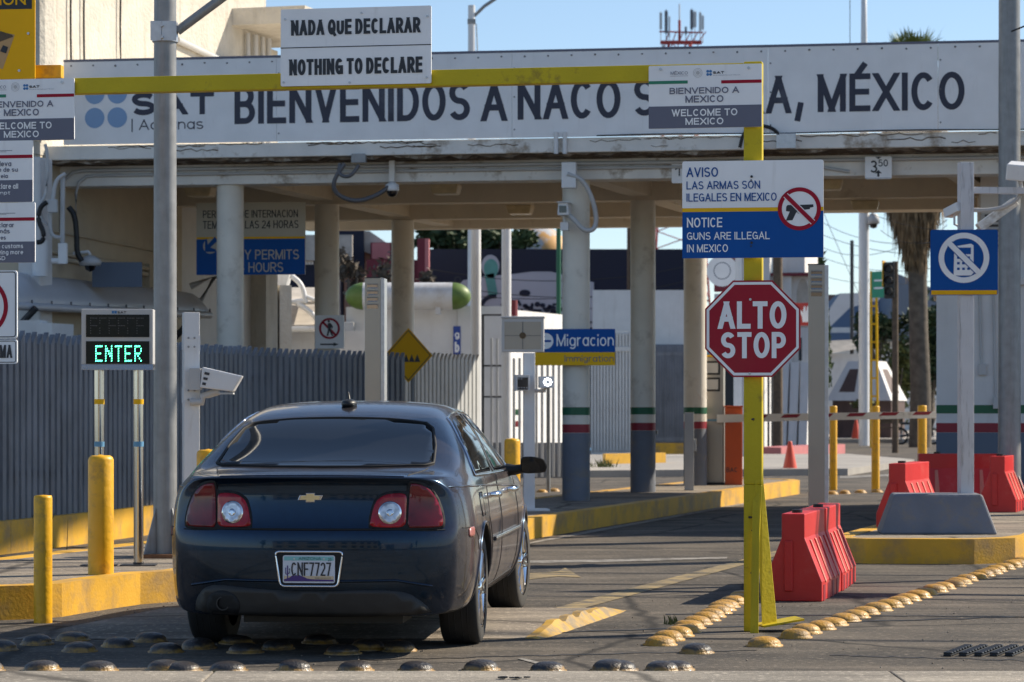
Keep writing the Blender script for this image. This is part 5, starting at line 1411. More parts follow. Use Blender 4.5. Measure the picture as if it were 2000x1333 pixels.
# red plastic barriers
def barrier_mesh():
    o = thing('traffic_barrier', 'x', 'barrier', (0, 0, 0), 0, 'red plastic water barriers')
    L_, b, t, h = 1.14, .205, .082, .62
    prof = [(-b, 0), (b, 0), (b, .14), (t + .012, .42), (t, .45), (t, h), (-t, h), (-t, .45), (-t - .012, .42), (-b, .14)]
    m = MB(); n = len(prof)
    m.prism(list(prof), 'xz', 0, L_)
    m.v = [(v[0], v[1], v[2]) for v in m.v]
    nb = len(m.f)
    for s in (-1, 1):                        # ribs down the sloping flanks
        for y in (.20, .46, .72, .98):
            m.hexa([(s * (b - .004), y - .03, .13), (s * (b + .012), y - .03, .13), (s * (b + .012), y + .03, .13), (s * (b - .004), y + .03, .13), (s * (t + .005), y - .02, .43), (s * (t + .022), y - .02, .43), (s * (t + .022), y + .02, .43), (s * (t + .005), y + .02, .43)])
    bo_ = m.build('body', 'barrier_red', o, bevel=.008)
    bo_.data.materials.append(M['barrier_pale'])
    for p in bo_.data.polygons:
        if p.normal.x > .3 or p.normal.z > .6: p.material_index = 1  # paler red on the top and right-hand faces
    for s in (-1, 1):
        for y in (.08, .33, .59, .85): MB().bx(min(s * (b - .03), s * (b + .003)), max(s * (b - .03), s * (b + .003)), y, y + .10, .0, .115).build('foot_slot', 'band_red', o)
    MB().bx(-.062, .0, -.022, .0, .07, .43).build('tongue', 'barrier_red', o, bevel=.008)
    MB().cyl((0, .22, h), (0, .22, h + .022), .038, n=18).build('filler_cap', 'black_plastic', o)
    return o
bar0 = barrier_mesh()
b1 = G(1549, 1175); by = R(-13.5)
bdir = Vector((-math.sin(by), math.cos(by), 0))
bar0.location = (b1.x, b1.y, 0); bar0.rotation_euler = (0, 0, by)
bar0['label'] = 'nearest red barrier, its end face beside the foot of the yellow post'
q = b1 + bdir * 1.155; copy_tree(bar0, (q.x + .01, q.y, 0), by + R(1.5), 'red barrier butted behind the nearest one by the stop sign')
p = W(1752, 0, 26.6); copy_tree(bar0, (p.x, 26.6, .214), R(-20), 'pale sided red barrier standing behind the grey concrete block')
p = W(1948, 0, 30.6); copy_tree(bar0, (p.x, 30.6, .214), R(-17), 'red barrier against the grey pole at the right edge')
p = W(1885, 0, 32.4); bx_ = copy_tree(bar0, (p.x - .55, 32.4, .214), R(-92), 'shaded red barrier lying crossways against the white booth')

# pieces on the island under the canopy
d = 31.1
o = thing('camera_post', 'white post with ring light and cameras behind the car mirror', 'post', (W(1033, 0, d).x, d, .214), R(6))
h = H + (HY - 690) / F * d - .214
MB().bx(-.062, .062, -.05, .05, 0, h).build('post', 'white_steel', o, bevel=.004)
MB().bx(-.2, .22, -.16, .16, 0, .02).build('foot_plate', 'white_steel', o)
zz = lambda py: H + (HY - py) / F * d - .214
MB().bx(-.17, -.02, -.24, -.05, zz(764), zz(735)).bx(-.175, -.015, -.25, -.05, zz(735), zz(733)).build('camera_box', 'white_steel', o, bevel=.005)
MB().bx(-.155, -.035, -.244, -.2405, zz(762), zz(738)).build('camera_face', 'lens_black', o)
m = MB()
for a in range(6): m.disc(-.14 + .03 * (a % 4), zz(758) + (.10 if a > 3 else 0), .007, -.2455)
m.build('camera_lamp', 'pvc_grey', o)
MB().bx(.10, .26, -.22, -.05, zz(758), zz(736)).tube([(.06, 0, zz(764)), (.17, -.08, zz(764)), (.17, -.1, zz(757))], .02).build('light_box', 'white_steel', o, bevel=.005)
m = MB()
for a in range(8): m.disc(.187 + .035 * math.cos(a * PI / 4), zz(747) + .035 * math.sin(a * PI / 4), .0125, -.2225, 12)
m.build('ring_light', 'led_white', o)
s = thing('reader_panel', 'square grey framed reader box on the white camera post', 'box', (W(1021, 0, d).x, d - .03, H + (HY - 655) / F * d), R(-3))
a = 41 * d / F; c_ = 33 * d / F
MB().bx(-a, a, .0, .16, -c_, c_).bx(-a - .01, a + .01, -.015, .17, c_, c_ + .02).build('case', 'pvc_grey', s, bevel=.006)
MB().bx(-a + .03, a - .03, -.004, -.001, -c_ + .03, c_ - .04).build('panel', 'stainless', s)
MB().cyl((0, -.02, -.005), (0, -.004, -.005), .036, n=20).build('lens', 'lens_black', s)
m = MB().bx(-.004, .004, -.007, -.0045, -c_ + .03, c_ - .04).bx(-a + .03, a - .03, -.007, -.0045, -.01, -.004); m.build('seam', 'cable_grey', s)

# immigration sign on the centre column
s = Sign('immigration_sign', 'blue and yellow Migracion sign with an arrow on the centre column', 'sign', 1045, 1201, 643, 714, 34.25, R(-6), th=.03)
s.panel('sign_blue', .0).rect(0, 1, .64, 1, 'sign_yellow', 'lower_band').text('Migracion', .27, .985, .14, .47, 'sign_white', .0).text('Immigration', .37, .985, .72, .90, 'sign_grey_text', .0)
s.disc(.13, .33, .10, 'sign_white', 'arrow').poly([(.03, .33), (.10, .20), (.13, .20), (.085, .30), (.20, .30), (.20, .36), (.085, .36), (.13, .46), (.10, .46)], 'sign_blue', 'arrow', 2); s.done()
# permits sign
s = Sign('permits_sign', 'white and blue sign about entry permits open 24 hours behind the left column', 'sign', 382, 597, 396, 537, 36.6, R(-8), th=.03)
s.panel('sign_white_shade', .0).rect(0, 1, .50, 1, 'sign_blue', 'lower_band').rect(0, 1, .475, .505, 'sign_yellow', 'stripe', 2)
s.text('PERMISOS DE INTERNACION', .06, .935, .105, .21, 'sign_black', .004).text('TEMPORAL LAS 24 HORAS', .06, .94, .25, .36, 'sign_black', .004)
s.text('ENTRY PERMITS', .19, .945, .655, .79, 'sign_white_shade', .004, 'lower_lettering').text('24 HOURS', .33, .80, .83, .965, 'sign_white_shade', .004, 'lower_lettering')
s.disc(.13, .60, .10, 'sign_white_shade', 'arrow', 3).poly([(.08, .68), (.08, .5), (.10, .5), (.105, .58), (.17, .47), (.2, .52), (.13, .62), (.18, .645), (.18, .68)], 'sign_blue', 'arrow', 4); s.done()
# no pedestrians sign on the middle left column
s = Sign('no_walking_sign', 'white sign with a crossed out walking figure and an arrow on a cream column', 'sign', 615, 672, 616, 681, 38.2, R(-6), th=.02)
s.panel('sign_white', .0)
r1 = .36 * s.w; s.ring(.5, .40, r1 * .80, r1, 'sign_red', 'symbol', 2)
s.bar(.26, .20, .74, .62, .03, 'sign_red', 'symbol', 2)
s.disc(.48, .185, .017, 'sign_black', 'symbol', 3).poly([(.44, .25), (.53, .23), (.62, .33), (.60, .42), (.56, .36), (.55, .44), (.64, .62), (.58, .62), (.50, .47), (.46, .62), (.40, .62), (.45, .44), (.44, .34)][::-1], 'sign_black', 'symbol', 3)
s.rect(.18, .66, .855, .90, 'sign_black', 'arrow').poly([(.64, .82), (.82, .878), (.64, .935)][::-1], 'sign_black', 'arrow'); s.done()
# speed bump warning diamond, tucked behind the fence
d = 38.6
s = Sign('bump_sign', 'yellow diamond bump warning sign partly behind the grey slats', 'sign', 750, 845, 641, 748, d, R(-6))
s.mb('panel', 'sign_amber').prism([(0, -s.h / 2), (s.w / 2, 0), (0, s.h / 2), (-s.w / 2, 0)], 'xz', 0, .012)
def dia(k): return [(0, -s.h / 2 * k), (s.w / 2 * k, 0), (0, s.h / 2 * k), (-s.w / 2 * k, 0)]
a_, b_ = dia(.93), dia(.885); s.mb('border', 'sign_black').add([(p[0], -.002, p[1]) for p in a_ + b_], [(i, (i + 1) % 4, 4 + (i + 1) % 4, 4 + i) for i in range(4)])
for i in range(4): s.poly([(.28 + .115 * i, .62), (.40 + .115 * i, .62), (.34 + .115 * i, .48)], 'sign_black', 'symbol')
s.mb('post', 'galvanised').cyl((.06, .04, -1.7), (.06, .04, s.h / 2 - .1), .035, n=14); s.done()

# kiosk, barrier arm, cones
d = 41.7
o = thing('ticket_kiosk', 'tall stainless kiosk with blue top and amber beacon behind the stop sign', 'kiosk', (W(1390, 0, d).x, d, .214), R(-8))
kz = lambda py: H + (HY - py) / F * d - .214
a = .19
MB().bx(-a, a, -.2, .2, .03, kz(698)).build('body', 'stainless', o, bevel=.008)
MB().bx(-a - .005, a + .005, -.21, .21, kz(694), kz(671)).build('top_box', 'kiosk_blue', o, bevel=.006)
MB().bx(-a - .005, a + .005, -.212, .21, kz(698), kz(694)).build('yellow_line', 'sign_yellow', o)
MB().bx(-a - .003, a + .003, -.204, -.198, kz(823), kz(819)).build('blue_line', 'stripe_blue', o)
MB().lathe([(.05, 0), (.05, .06), (.035, .09), (0, .095)], 16, (-.13, 0, kz(671))).build('beacon', 'beacon_amber', o)
for y0, y1 in ((706, 733), (738, 765)):
    f = MB().bx(-.14, .14, -.206, -.2, kz(y1), kz(y0)).build('screen_frame', 'black_plastic', o)
    MB().bx(-.11, .11, -.209, -.2065, kz(y1) + .03, kz(y0) - .03).build('screen', 'pvc_grey', f)
MB().bx(-a - .02, a + .02, -.22, .22, 0, .03).build('plinth', 'dark_steel', o)
d = 41.5
o = thing('barrier_gate', 'orange barrier machine with red and white arm across the right lane', 'barrier', (W(1434, 0, d).x, d, .214), R(-4))
hz = lambda py: H + (HY - py) / F * d - .214
MB().bx(-.14, .12, -.15, .15, 0, hz(796)).build('cabinet', 'barrier_orange', o, bevel=.01)
MB().bx(-.15, .13, -.16, .16, hz(796), hz(793)).build('cabinet_lid', 'barrier_orange', o, bevel=.004)
xa, xb = .14, (1832 - 1434) / F * d
za, zb_ = hz(818), hz(810)
MB().hexa([(xa - .4, -.21, za - .06), (xb, -.21, zb_ - .05), (xb, -.165, zb_ - .05), (xa - .4, -.165, za - .06), (xa - .4, -.21, za + .06), (xb, -.21, zb_ + .05), (xb, -.165, zb_ + .05), (xa - .4, -.165, za + .06)]).build('arm', 'canopy_white', o)
m = MB(); k = 6
for i in range(k):
    a = i / k + .02; c_ = a + .105
    f = lambda t_, e: (xa + (xb - xa) * t_, za + (zb_ - za) * t_ + e)
    p0, p1, p2, p3 = f(a, .0), f(c_ - .02, .0), f(c_, .05), f(a + .02, .05)
    m.flat([p0, p1, p2, p3], -.2115)
m.build('red_patch', 'band_red', o)
m = MB(); m.text('BAC', -.12, .05, hz(922), hz(913), -.1515, .02); m.build('lettering', 'dark_steel', o)
d = 38.8
o = MB().bx(-.065, .065, -.05, .05, 0, H + (HY - 806) / F * d - .214).bx(.066, .1, -.03, .03, .55, .72).build('sensor_post', 'pvc_grey', None, (W(1346, 0, d).x, d, .214), R(-4), bevel=.004)
tag(o, 'short plain white sensor post left of the ticket kiosk', 'post')
d = 32.0
def cone(label, px, pyb, pyt):
    g = G(px, pyb); h = (pyb - pyt) / F * g.y; r = h * .24
    o = thing('traffic_cone', label, 'cone', (g.x, g.y, 0), .2, 'orange traffic cones on the street')
    MB().lathe([(r, .03), (r * .25, h * .97), (r * .2, h), (0, h)], 24).build('cone', 'cone_orange', o)
    MB().bx(-r * 1.25, r * 1.25, -r * 1.25, r * 1.25, 0, .035).build('base', 'cone_orange', o, bevel=.01)
cone('orange cone between the yellow post and the stainless scanner post', 1543, 928, 862)
cone('sunlit orange cone beyond the barrier arm between two yellow posts', 1672, 865, 820)
cone('shaded orange cone just left of the middle yellow post', 1696, 862, 820)

# ================================================================== ROAD STUDS
def stud(mt):
    m = MB(); r, h = .092, .056
    m.lathe([(r + .012, -.004), (r + .012, .006), (r, .010)] + [(r * math.cos(t) ** .8 if t < 1.56 else 0, .010 + (h - .010) * math.sin(t)) for t in [PI / 2 * i / 8 for i in range(1, 9)]], 22)
    return m.build('road_stud', mt)
studY, studD = stud('stud_yellow'), stud('stud_dark')
first = {}
def studs(pts, src, label, group):
    for x, y in pts:
        k = src.name
        if k not in first: o = src; first[k] = 1
        else: o = src.copy(); col.objects.link(o)
        o.location = (x + random.uniform(-.012, .012), y + random.uniform(-.012, .012), 0)
        o.rotation_euler = (random.uniform(-.03, .03), random.uniform(-.03, .03), random.uniform(0, 6.28)); o.scale = (random.uniform(.95, 1.05),) * 2 + (random.uniform(.88, 1.1),)
        tag(o, label, 'road stud', group)
def line(px0, py0, px1, py1, n):
    a, b = G(px0, py0), G(px1, py1); return [(a.x + (b.x - a.x) * i / (n - 1), a.y + (b.y - a.y) * i / (n - 1)) for i in range(n)]
pts = line(1550, 1246, 2010, 1096, 27)
studs(pts, studY, 'yellow road stud in the long diagonal row at the right', 'long diagonal row of yellow studs')
studs([(G(1490, 1262).x, G(1490, 1262).y)], studY, 'lone yellow road stud at the near end of the long row', None)
studs(line(1292, 1260, 1452, 1168, 14), studY, 'yellow road stud in the short diagonal row beside the yellow post', 'short diagonal row of yellow studs')
studs([(G(1357, 1276).x, G(1357, 1276).y)], studD, 'lone dark topped road stud in front of the short diagonal row', None)
row = [-30, 78, 190, 325, 352, 447, 572, 693, 812, 942, 1068, 1188, 1208, 1290, 1318]
studs([((px - CX) / F * (14.40 + .03 * math.sin(i * 2.3)), 14.40 + .03 * math.sin(i * 2.3)) for i, px in enumerate(row)], studD, 'dark topped road stud in the front row along the concrete edge', 'front row of dark studs')
mid = [(2, 1270), (75, 1259), (143, 1251), (156, 1273), (232, 1263), (293, 1253), (326, 1274), (483, 1275), (545, 1268), (670, 1277), (722, 1269), (385, 1267), (465, 1257), (622, 1256), (782, 1272)]
studs([(G(a, b).x, G(a, b).y) for a, b in mid], studD, 'dark topped road stud in the staggered rows behind the car', 'staggered rows of dark studs behind the car')
# small yellow studs far down the lane
far = [(1625, 966), (1650, 965), (1680, 963), (1712, 962), (1058, 962), (1083, 960)]
studs([(G(a, b).x, G(a, b).y) for a, b in far], studY, 'small far yellow road stud on the lane beyond the stainless post', 'far studs across the lane')

# rubber strips and scraps on the road at the right
for i in range(5):
    a, e = G(1850 + i * 30, 1283), G(1893 + i * 30, 1266); m = MB()
    dv = e - a; an = math.atan2(dv.y, dv.x); n = 8
    m.hexa([tuple(Vector(((0 if k in (0, 3) else dv.length), (-.022 if k < 2 else .022), z))) for z in (0, .010) for k in range(4)])
    for j in range(n): m.bx(dv.length * (j + .15) / n, dv.length * (j + .75) / n, -.024, .024, .008, .022)
    tag(m.build('rubber_strip', 'black_plastic', None, (a.x, a.y, .002), an, bevel=.004), 'black ribbed rubber strip lying flat on the road at lower right', 'strip', 'black rubber strips on the road')
m = MB(); p0 = G(1005, 1326)
p0 = Vector(((1005 - CX) / F * 13.5, 13.5, .05))
for i in range(9): m.box((random.uniform(-.07, .07), random.uniform(-.03, .03), .004), (random.uniform(.02, .05), .02, .006), (0, 0, random.uniform(0, 3)))
tag(m.build('asphalt_crumb', 'cable_black', None, p0), 'dark scrap of tar on the concrete apron at the bottom centre', 'scrap')
m = MB()
for i in range(240):
    x, y = random.uniform(-2.8, 4.2), random.uniform(14.5, 20); r = random.uniform(.002, .005)
    m.box((x, y, r * .5), (r * 2, r * 1.6, r * 1.2), (random.random(), random.random(), random.random() * 3))
structure(m.build('gravel', 'old_concrete'), 'stuff')
def weed(label, px, py, n, h):
    p = G(px, py); m = MB()
    for i in range(n):
        a = random.uniform(0, 6.28); t = random.uniform(.1, .6); l_ = random.uniform(.4, 1) * h
        x, y = random.gauss(0, h * .3), random.gauss(0, h * .3)
        e = Vector((x + math.cos(a) * t * l_, y + math.sin(a) * t * l_, l_))
        m.add([(x - .004, y, 0), (x + .004, y, 0), (x * .6 + e.x * .4 + .004, (y + e.y) / 2, l_ * .6), tuple(e)], [(0, 1, 2, 3)])
    return tag(m.build('weed', 'leaf_olive', None, (p.x, p.y, 0)), label, 'weed')
weed('small green weed growing in the asphalt by the short stud row', 1310, 1220, 26, .07)
weed('dry thin weed against the yellow wall under the grey fence', 52, 1075, 30, .45)
weed('patch of green weeds beside the far yellow kerb', 1180, 926, 160, .35)

# second gantry added out of view at right to throw shade bands across the lane
o = thing('sign_gantry', 'added yellow gantry with blank panels out of view at right, shading the lane', 'gantry', (4.95, 22.6, 0), R(-9))
for x in (0, 4.6): MB().bx(x - .05, x + .05, -.05, .05, 0, 3.5).build('post', 'gantry_yellow', o)
MB().bx(-.05, 4.65, -.05, .05, 3.502, 3.6).build('beam', 'gantry_yellow', o)
for x0, x1, z0, z1 in ((1.2, 2.6, 3.35, 4.1), (3.6, 4.6, 2.9, 3.4), (-.2, .5, 3.3, 3.7)): MB().bx(x0, x1, -.09, -.06, z0, z1).build('panel', 'sign_white', o)
# unseen board added high at right to shade the slat fence
o = thing('shade_board', 'unseen board on two posts added high at right to shade the fence', 'shade_board', (10.0, 30.5, 0), R(0))
MB().hexa([(0, 0, 12.6), (.3, 0, 12.6), (.3, 8.0, 11.8), (0, 8.0, 11.8), (0, 0, 16.4), (.3, 0, 16.4), (.3, 8.0, 15.6), (0, 8.0, 15.6)]).build('panel', 'roof_blue_grey', o)
for y in (1.5, 7.5): MB().cyl((.45, y, 0), (.45, y, 15.5), .2).build('post', 'galvanised', o)

# ================================================================== BEYOND THE CANOPY
# white booth at the right
d = 34.6
bo = W(1829, 0, d)
o = thing('customs_booth', 'white booth with green and red bands at the right of the lane', 'building', (bo.x, d, 0), R(-9))
MB().bx(0, 6, 0, 5, 0, 2.9).build('wall', 'wall_white', o)
MB().bx(.55, 6, .25, 5, 2.9, 4.5).build('upper_wall', 'wall_white', o)
MB().bx(-.06, 6.1, -.07, 5.1, 2.9, 2.99).build('ledge', 'wall_white', o, bevel=.01)
for z0, z1, k, nm in ((0, 1.06, 'roof_blue_grey', 'base_paint'), (1.063, 1.18, 'band_red', 'red_band'), (1.30, 1.405, 'band_green', 'green_band')):
    MB().bx(-.003, 6, -.004, 5, z0, z1).build(nm, k, o)
m = MB(); m.bx(.56, 1.05, .22, .246, 3.35, 3.85); m.build('vent_frame', 'pvc_grey', o)
m = MB()
for i in range(7): m.bx(.60, 1.01, .212, .225, 3.39 + i * .063, 3.42 + i * .063)
m.build('vent', 'dark_steel', o)
MB().tube([(.53, -.02, 2.88), (.55, -.02, 2.0), (.56, -.02, 1.9)], .015).tube([(.70, -.02, 2.88), (.73, -.02, 1.5), (.75, -.02, 1.42)], .015).bx(.52, .61, -.05, -.005, 1.78, 1.92).bx(.70, .78, -.05, -.005, 1.36, 1.5).build('conduit', 'pvc_grey', o)

def block(name, label, px0, px1, pyt, d, depth, mt, cat='building', yaw=0.0, z0=0.0, group=None):
    x0, x1 = (px0 - CX) / F * d, (px1 - CX) / F * d; zt = H + (HY - pyt) / F * d
    o = thing(name, label, cat, (x0, d, z0), yaw, group)
    MB().bx(0, (x1 - x0) / math.cos(yaw), 0, depth, 0, zt - z0).build('wall', mt, o)
    o['_w'] = (x1 - x0); return o
def lp(o, px, py, d): return ((px - CX) / F * d - o.location.x, H + (HY - py) / F * d - o.location.z)

# pump shed with the gas tank on top
d = 55
o = block('white_shed', 'plain white shed below the gas tank with a blue painted corner', 676, 893, 600, d, 4.0, 'wall_white', yaw=R(-3))
x0, z0 = lp(o, 886, 638, d); x1, z1 = lp(o, 905, 694, d)
m = MB(); m.bx(2.22, 3.25, -.02, 5.5, 0, H + 195 / F * d + .03); m.build('corner_wall', 'wall_white', o)
m = MB(); m.bx(x0, x1 - .05, -.035, -.022, z1, z0); sp = m.build('blue_panel', 'moto_blue', o)
m = MB(); m.text('b', x0 + .03, x1 - .07, z1 + .05, z1 + .26, -.037, .03).text('g', x0 + .03, x1 - .07, z1 + .34, z1 + .48, -.037, .03); m.build('panel_lettering', 'sign_white', sp)
x, z = lp(o, 683, 640, d)
MB().bx(-.05, .18, -.25, -.01, z - .15, z + .1).build('wall_lamp', 'pvc_grey', o, bevel=.02)
d = 54.6
c = W(797, 579, d)
o = thing('gas_tank', 'white horizontal gas tank with green domed ends on the white shed', 'tank', c, R(-2))
rr = .27; hl = (880 - 705) / F * d / 2
MB().cyl((-hl, 0, 0), (hl, 0, 0), rr, n=32, caps=False).build('shell', 'tank_white', o)
for s in (-1, 1):
    m = MB()
    pr = [(rr * math.cos(t), s * (hl + .36 * math.sin(t))) for t in [i * PI / 2 / 8 for i in range(9)]]
    m.lathe(pr, 32, axis='x'); m.build('end_cap', 'tank_green', o)
m = MB(); m.ring(0, 0, .05, .065); m.v = [(a + hl + .1, b - .02, c_ + rr + .05) for a, b, c_ in m.v]; m.build('fittings', 'dark_steel', o)
for x_ in (-.6, .6): MB().bx(x_ - .05, x_ + .05, -.15, .15, -.36, -.2).build('saddle', 'tank_white', o)
d = 57
o = block('white_shed', 'lower sunlit white shed right of the gas tank shed', 893, 985, 605, d, 4, 'wall_white', yaw=R(-20))
x, z = lp(o, 945, 808, d)
for k, z_, nm in (('band_green', 1.22, 'green_band'), ('band_red', .98, 'red_band')):
    MB().bx(.5, 1.4, -.012, -.002, z_, z_ + .12).build(nm, k, o)
# carport and white walls at left
d = 50
o = block('white_annex', 'bright sunlit white annex wall beyond the left column', 395, 511, 420, d, 3, 'wall_white', yaw=R(12))
MB().bx(1.05, 1.35, -.1, 1.2, 0, 4.0).build('pier', 'stucco', o); MB().bx(1.4, 1.62, -.05, 1.1, 0, 3.6).build('pier', 'stucco', o)
z = H + (HY - 650) / F * d
MB().bx(-.4, .75, -.02, -.005, z - .20, z - .05).build('blue_line', 'stripe_blue', o)
MB().bx(-.4, .75, -.02, -.005, z + .05, z + .09).build('red_line', 'pink_sheet', o)
d = 52
o = thing('shade_awning', 'grey sheet awnings on white curved frames behind the permits sign', 'awning', W(535, 797, d) - Vector((0, 0, H)))
o.location.z = 0
q = lambda px, py, dy=0: ((px - 535) / F * d, dy, H + (HY - py) / F * d)
for (a, b, c_, e, k) in (((545, 560), (612, 560), (632, 595), (540, 595), 'tile_pale'), ((540, 592), (632, 592), (672, 640), (540, 640), 'tile_pale')):
    m = MB(); m.add([q(*a, 1.5), q(*b, 1.5), q(*c_, 0), q(*e, 0)], [(0, 1, 2, 3)]); so_ = m.build('sheet', k, o); md = so_.modifiers.new('s', 'SOLIDIFY'); md.thickness = .05
m = MB(); m.tube(arc_pts([q(568, 538), q(590, 556), q(597, 592)], 2), .05).tube(arc_pts([q(580, 592), q(610, 612), q(640, 650)], 2), .05).tube([q(535, 592), q(600, 588)], .05).tube([q(535, 644), q(640, 642)], .06).tube([q(598, 580), q(660, 604)], .04); m.build('frame', 'white_steel', o)
for x_, r_ in ((0, .1), (.2, .04)): MB().bx(x_ - r_, x_ + r_, -.1, .1, 0, q(0, 540)[2]).build('post', 'white_steel', o)
m = MB(); m.hexa([q(533, 545, -.3), q(558, 572, -.3), q(558, 572, .3), q(533, 545, .3), q(537, 530, -.3), q(570, 530, -.3), q(570, 530, .3), q(537, 530, .3)]); m.build('lamp_head', 'white_steel', o)
MB().bx(0, 1.9, .6, .9, 0, q(0, 645)[2]).build('back_wall', 'wall_white', o)
# shops and houses
d = 92
o = block('moto_shop', 'dark navy shop front lettered Moto behind the cream column', 560, 655, 466, d, 10, 'navy_wall')
z = lp(o, 0, 466, d)[1]; MB().bx(-1, 2.2, -.3, 0, z - .75, z + .1).build('fascia', 'tile_pale', o)
a, b = lp(o, 596, 510, d); e, f = lp(o, 638, 498, d)
m = MB(); m.text('Moto', a, e + .25, b - .12, b + .32, -.02, .03).text('r', a, a + .3, b + .45, b + .72, -.02, .03).text('100', a + .1, a + .7, lp(o, 0, 570, d)[1], lp(o, 0, 563, d)[1], -.02, .02); m.build('lettering', 'sign_white', o)
d = 96
o = block('salmon_house', 'salmon house with a pale sloping roof and a pink panel', 672, 770, 478, d, 12, 'salmon')
w_ = o['_w']; z = lp(o, 0, 478, d)[1]
m = MB(); m.prism([(-.1, z), (w_ + .9, z - .9), (w_ + .9, z - .75), (.9, z + .45), (-.1, z + .45)], 'xz', -.3, 12); m.build('roof', 'tile_pale', o)
MB().bx(-.3, .72, -.5, 0, z - .9, z + .9).build('sign_box', 'navy_wall', o)
a, b = lp(o, 737, 508, d); e, f = lp(o, 744, 476, d); MB().bx(.95, 2.0, -.6, -.2, b - .05, f).build('panel', 'maroon', o)
MB().bx(1.0, 1.62, -.63, -.602, b, b + .55).build('panel_face', 'pink_sheet', o)
d = 88
o = block('maroon_wall', 'dark maroon wall with dry plants in front left of the navy wall', 716, 836, 508, d, 1.0, 'maroon', 'wall')
x, z = lp(o, 815, 467, d); x2, z2 = lp(o, 838, 467, d); MB().bx(x, x2 - .13, -.2, .6, 0, z).build('pier', 'maroon', o); MB().bx(x2 - .125, x2, -.2, .6, 0, z).build('pier_face', 'pink_sheet', o)
d = 104
o = block('navy_warehouse', 'long dark navy warehouse wall with a pale mural beyond the lanes', 832, 1352, 487, d, 14, 'navy_wall')
zt = lp(o, 0, 487, d)[1]; w_ = o['_w']
MB().bx(0, w_, -.08, -.01, zt * .62, zt * .63).build('rail', 'roof_dark', o)
# pale mural shapes
mx = lambda px, py: lp(o, px, py, d)
cl = [mx(px, py) for px, py in ((895, 640), (893, 560), (905, 548), (945, 540), (1000, 536), (1040, 531), (1075, 531), (1100, 537), (1160, 552), (1160, 640))]
MB().flat(cl[::-1] if False else [cl[0]] + cl[:0:-1], -.05).build('mural_shape', 'mural_white', o)
c1 = mx(958, 520); MB().disc(c1[0], c1[1], .34, -.06, 28, .42).build('mural_shape', 'mural_white', o)
MB().disc(c1[0] + .02, c1[1] - .1, .27, -.07, 28, .36).bar(c1[0] - .05, c1[1] - .3, c1[0] + .1, c1[1] - 1.1, .35, -.07).build('mural_shape', 'mural_teal', o)
m = MB()
for px, py, r in ((1025, 573, .22), (1010, 590, .12), (985, 596, .14), (1068, 607, .12), (1078, 602, .16), (1058, 612, .10)): q2 = mx(px, py); m.disc(q2[0], q2[1], r, -.07, 9, r * .6)
for i in range(34):
    q2 = mx(985 + i * 3.4, 606 + 11 * math.sin(i * 1.9)); m.disc(q2[0], q2[1], random.uniform(.05, .14), -.07, 7, random.uniform(.04, .12))
q2 = mx(965, 605); m.ring(q2[0], q2[1], .42, .58, -.07, 20, R(80), R(190)); m.build('mural_shape', 'navy_wall', o)
d = 100
o = block('white_wall', 'blank white wall panel above the grey gate behind the columns', 1158, 1348, 567, d - 18, .6, 'wall_white', 'wall', z0=3.25)
d = 81
o = thing('bar_gate', 'grey vertical bar gate on a yellow base between the columns', 'gate', ((1240 - CX) / F * d, d, 0))
w_ = 115 / F * d
m = MB()
for i in range(24): m.bx(i * w_ / 23 - .025, i * w_ / 23 + .025, -.025, .025, .35, 3.2)
m.bx(0, w_, -.03, .03, .4, .5).bx(0, w_, -.03, .03, 2.9, 3.0); m.build('bars', 'fence_grey', o)
MB().bx(-.2, w_ + .2, -.1, .1, 0, .34).build('base_wall', 'kerb_yellow', o)
MB().bx(0, w_, .5, .6, .3, 3.24).build('backing_sheet', 'roof_blue_grey', o)
# trailer
d = 75
o = thing('cargo_trailer', 'white corrugated cargo trailer parked between the columns', 'trailer', ((1154 - CX) / F * d, d, 0), R(-4))
w_ = 86 / F * d; z0, z1 = H - 90 / F * d, H + 150 / F * d
m = MB(); n = 14
m.bx(0, w_, .06, 3.5, z0, z1)
for i in range(n): m.bx(w_ * i / n, w_ * (i + .7) / n, -.02, .06, z0 + .08, z1 - .06)
m.build('body', 'gate_white', o)
MB().bx(0, w_, -.05, .0, z0 - .06, z0 + .06).bx(0, w_, -.05, 0, z1 - .55, z1 - .43).build('rail', 'gate_white', o)
wh = MB().lathe([(.16, -.12), (.28, -.13), (.31, -.08), (.31, .08), (.28, .13), (.16, .12)], 28, (w_ + .15, .4, .31), 'x').build('wheel', 'tyre', o)
MB().cyl((w_ + .27, .4, .31), (w_ + .28, .4, .31), .16, n=20).build('rim', 'galvanised_bright', wh)
MB().bx(w_ - .1, w_ + .6, .2, 1.0, .65, .75).build('mudguard', 'black_plastic', o)
# white poles and fence bays behind the white camera post
def pole(label, px0, px1, pyt, d, mt='white_steel', name='light_pole', cat='pole', group='white steel poles behind the lanes', z0=0, n=20):
    r = (px1 - px0) * d / F / 2; zt = H + (HY - pyt) / F * d
    return tag(MB().cyl((0, 0, 0), (0, 0, zt - z0), r, r * .9, n).build(name, mt, None, (((px0 + px1) / 2 - CX) / F * d, d, z0)), label, cat, group)
pole('square white pole rising beside the sheds left of the reader box', 919, 940, 300, 46)
pole('second white pole just right of the first behind the reader box', 979, 999, 300, 48)
pole('thin green pole left of the centre column', 1086, 1096, 440, 70, 'band_green')
pole('thin grey pole standing on the far pavement behind the car mirror', 1067, 1075, 745, 45, 'galvanised', z0=0)
d = 49
o = thing('picket_fence', 'tall pale bar fence bay behind the white camera post', 'fence', ((938 - CX) / F * d, d, 0), R(-6))
m = MB()
for i in range(14): x = i * .10 + .2; m.bx(x - .022, x + .022, -.02, .02, .15, 2.25 if i > 3 else 2.6)
m.build('bars', 'pvc_grey', o)
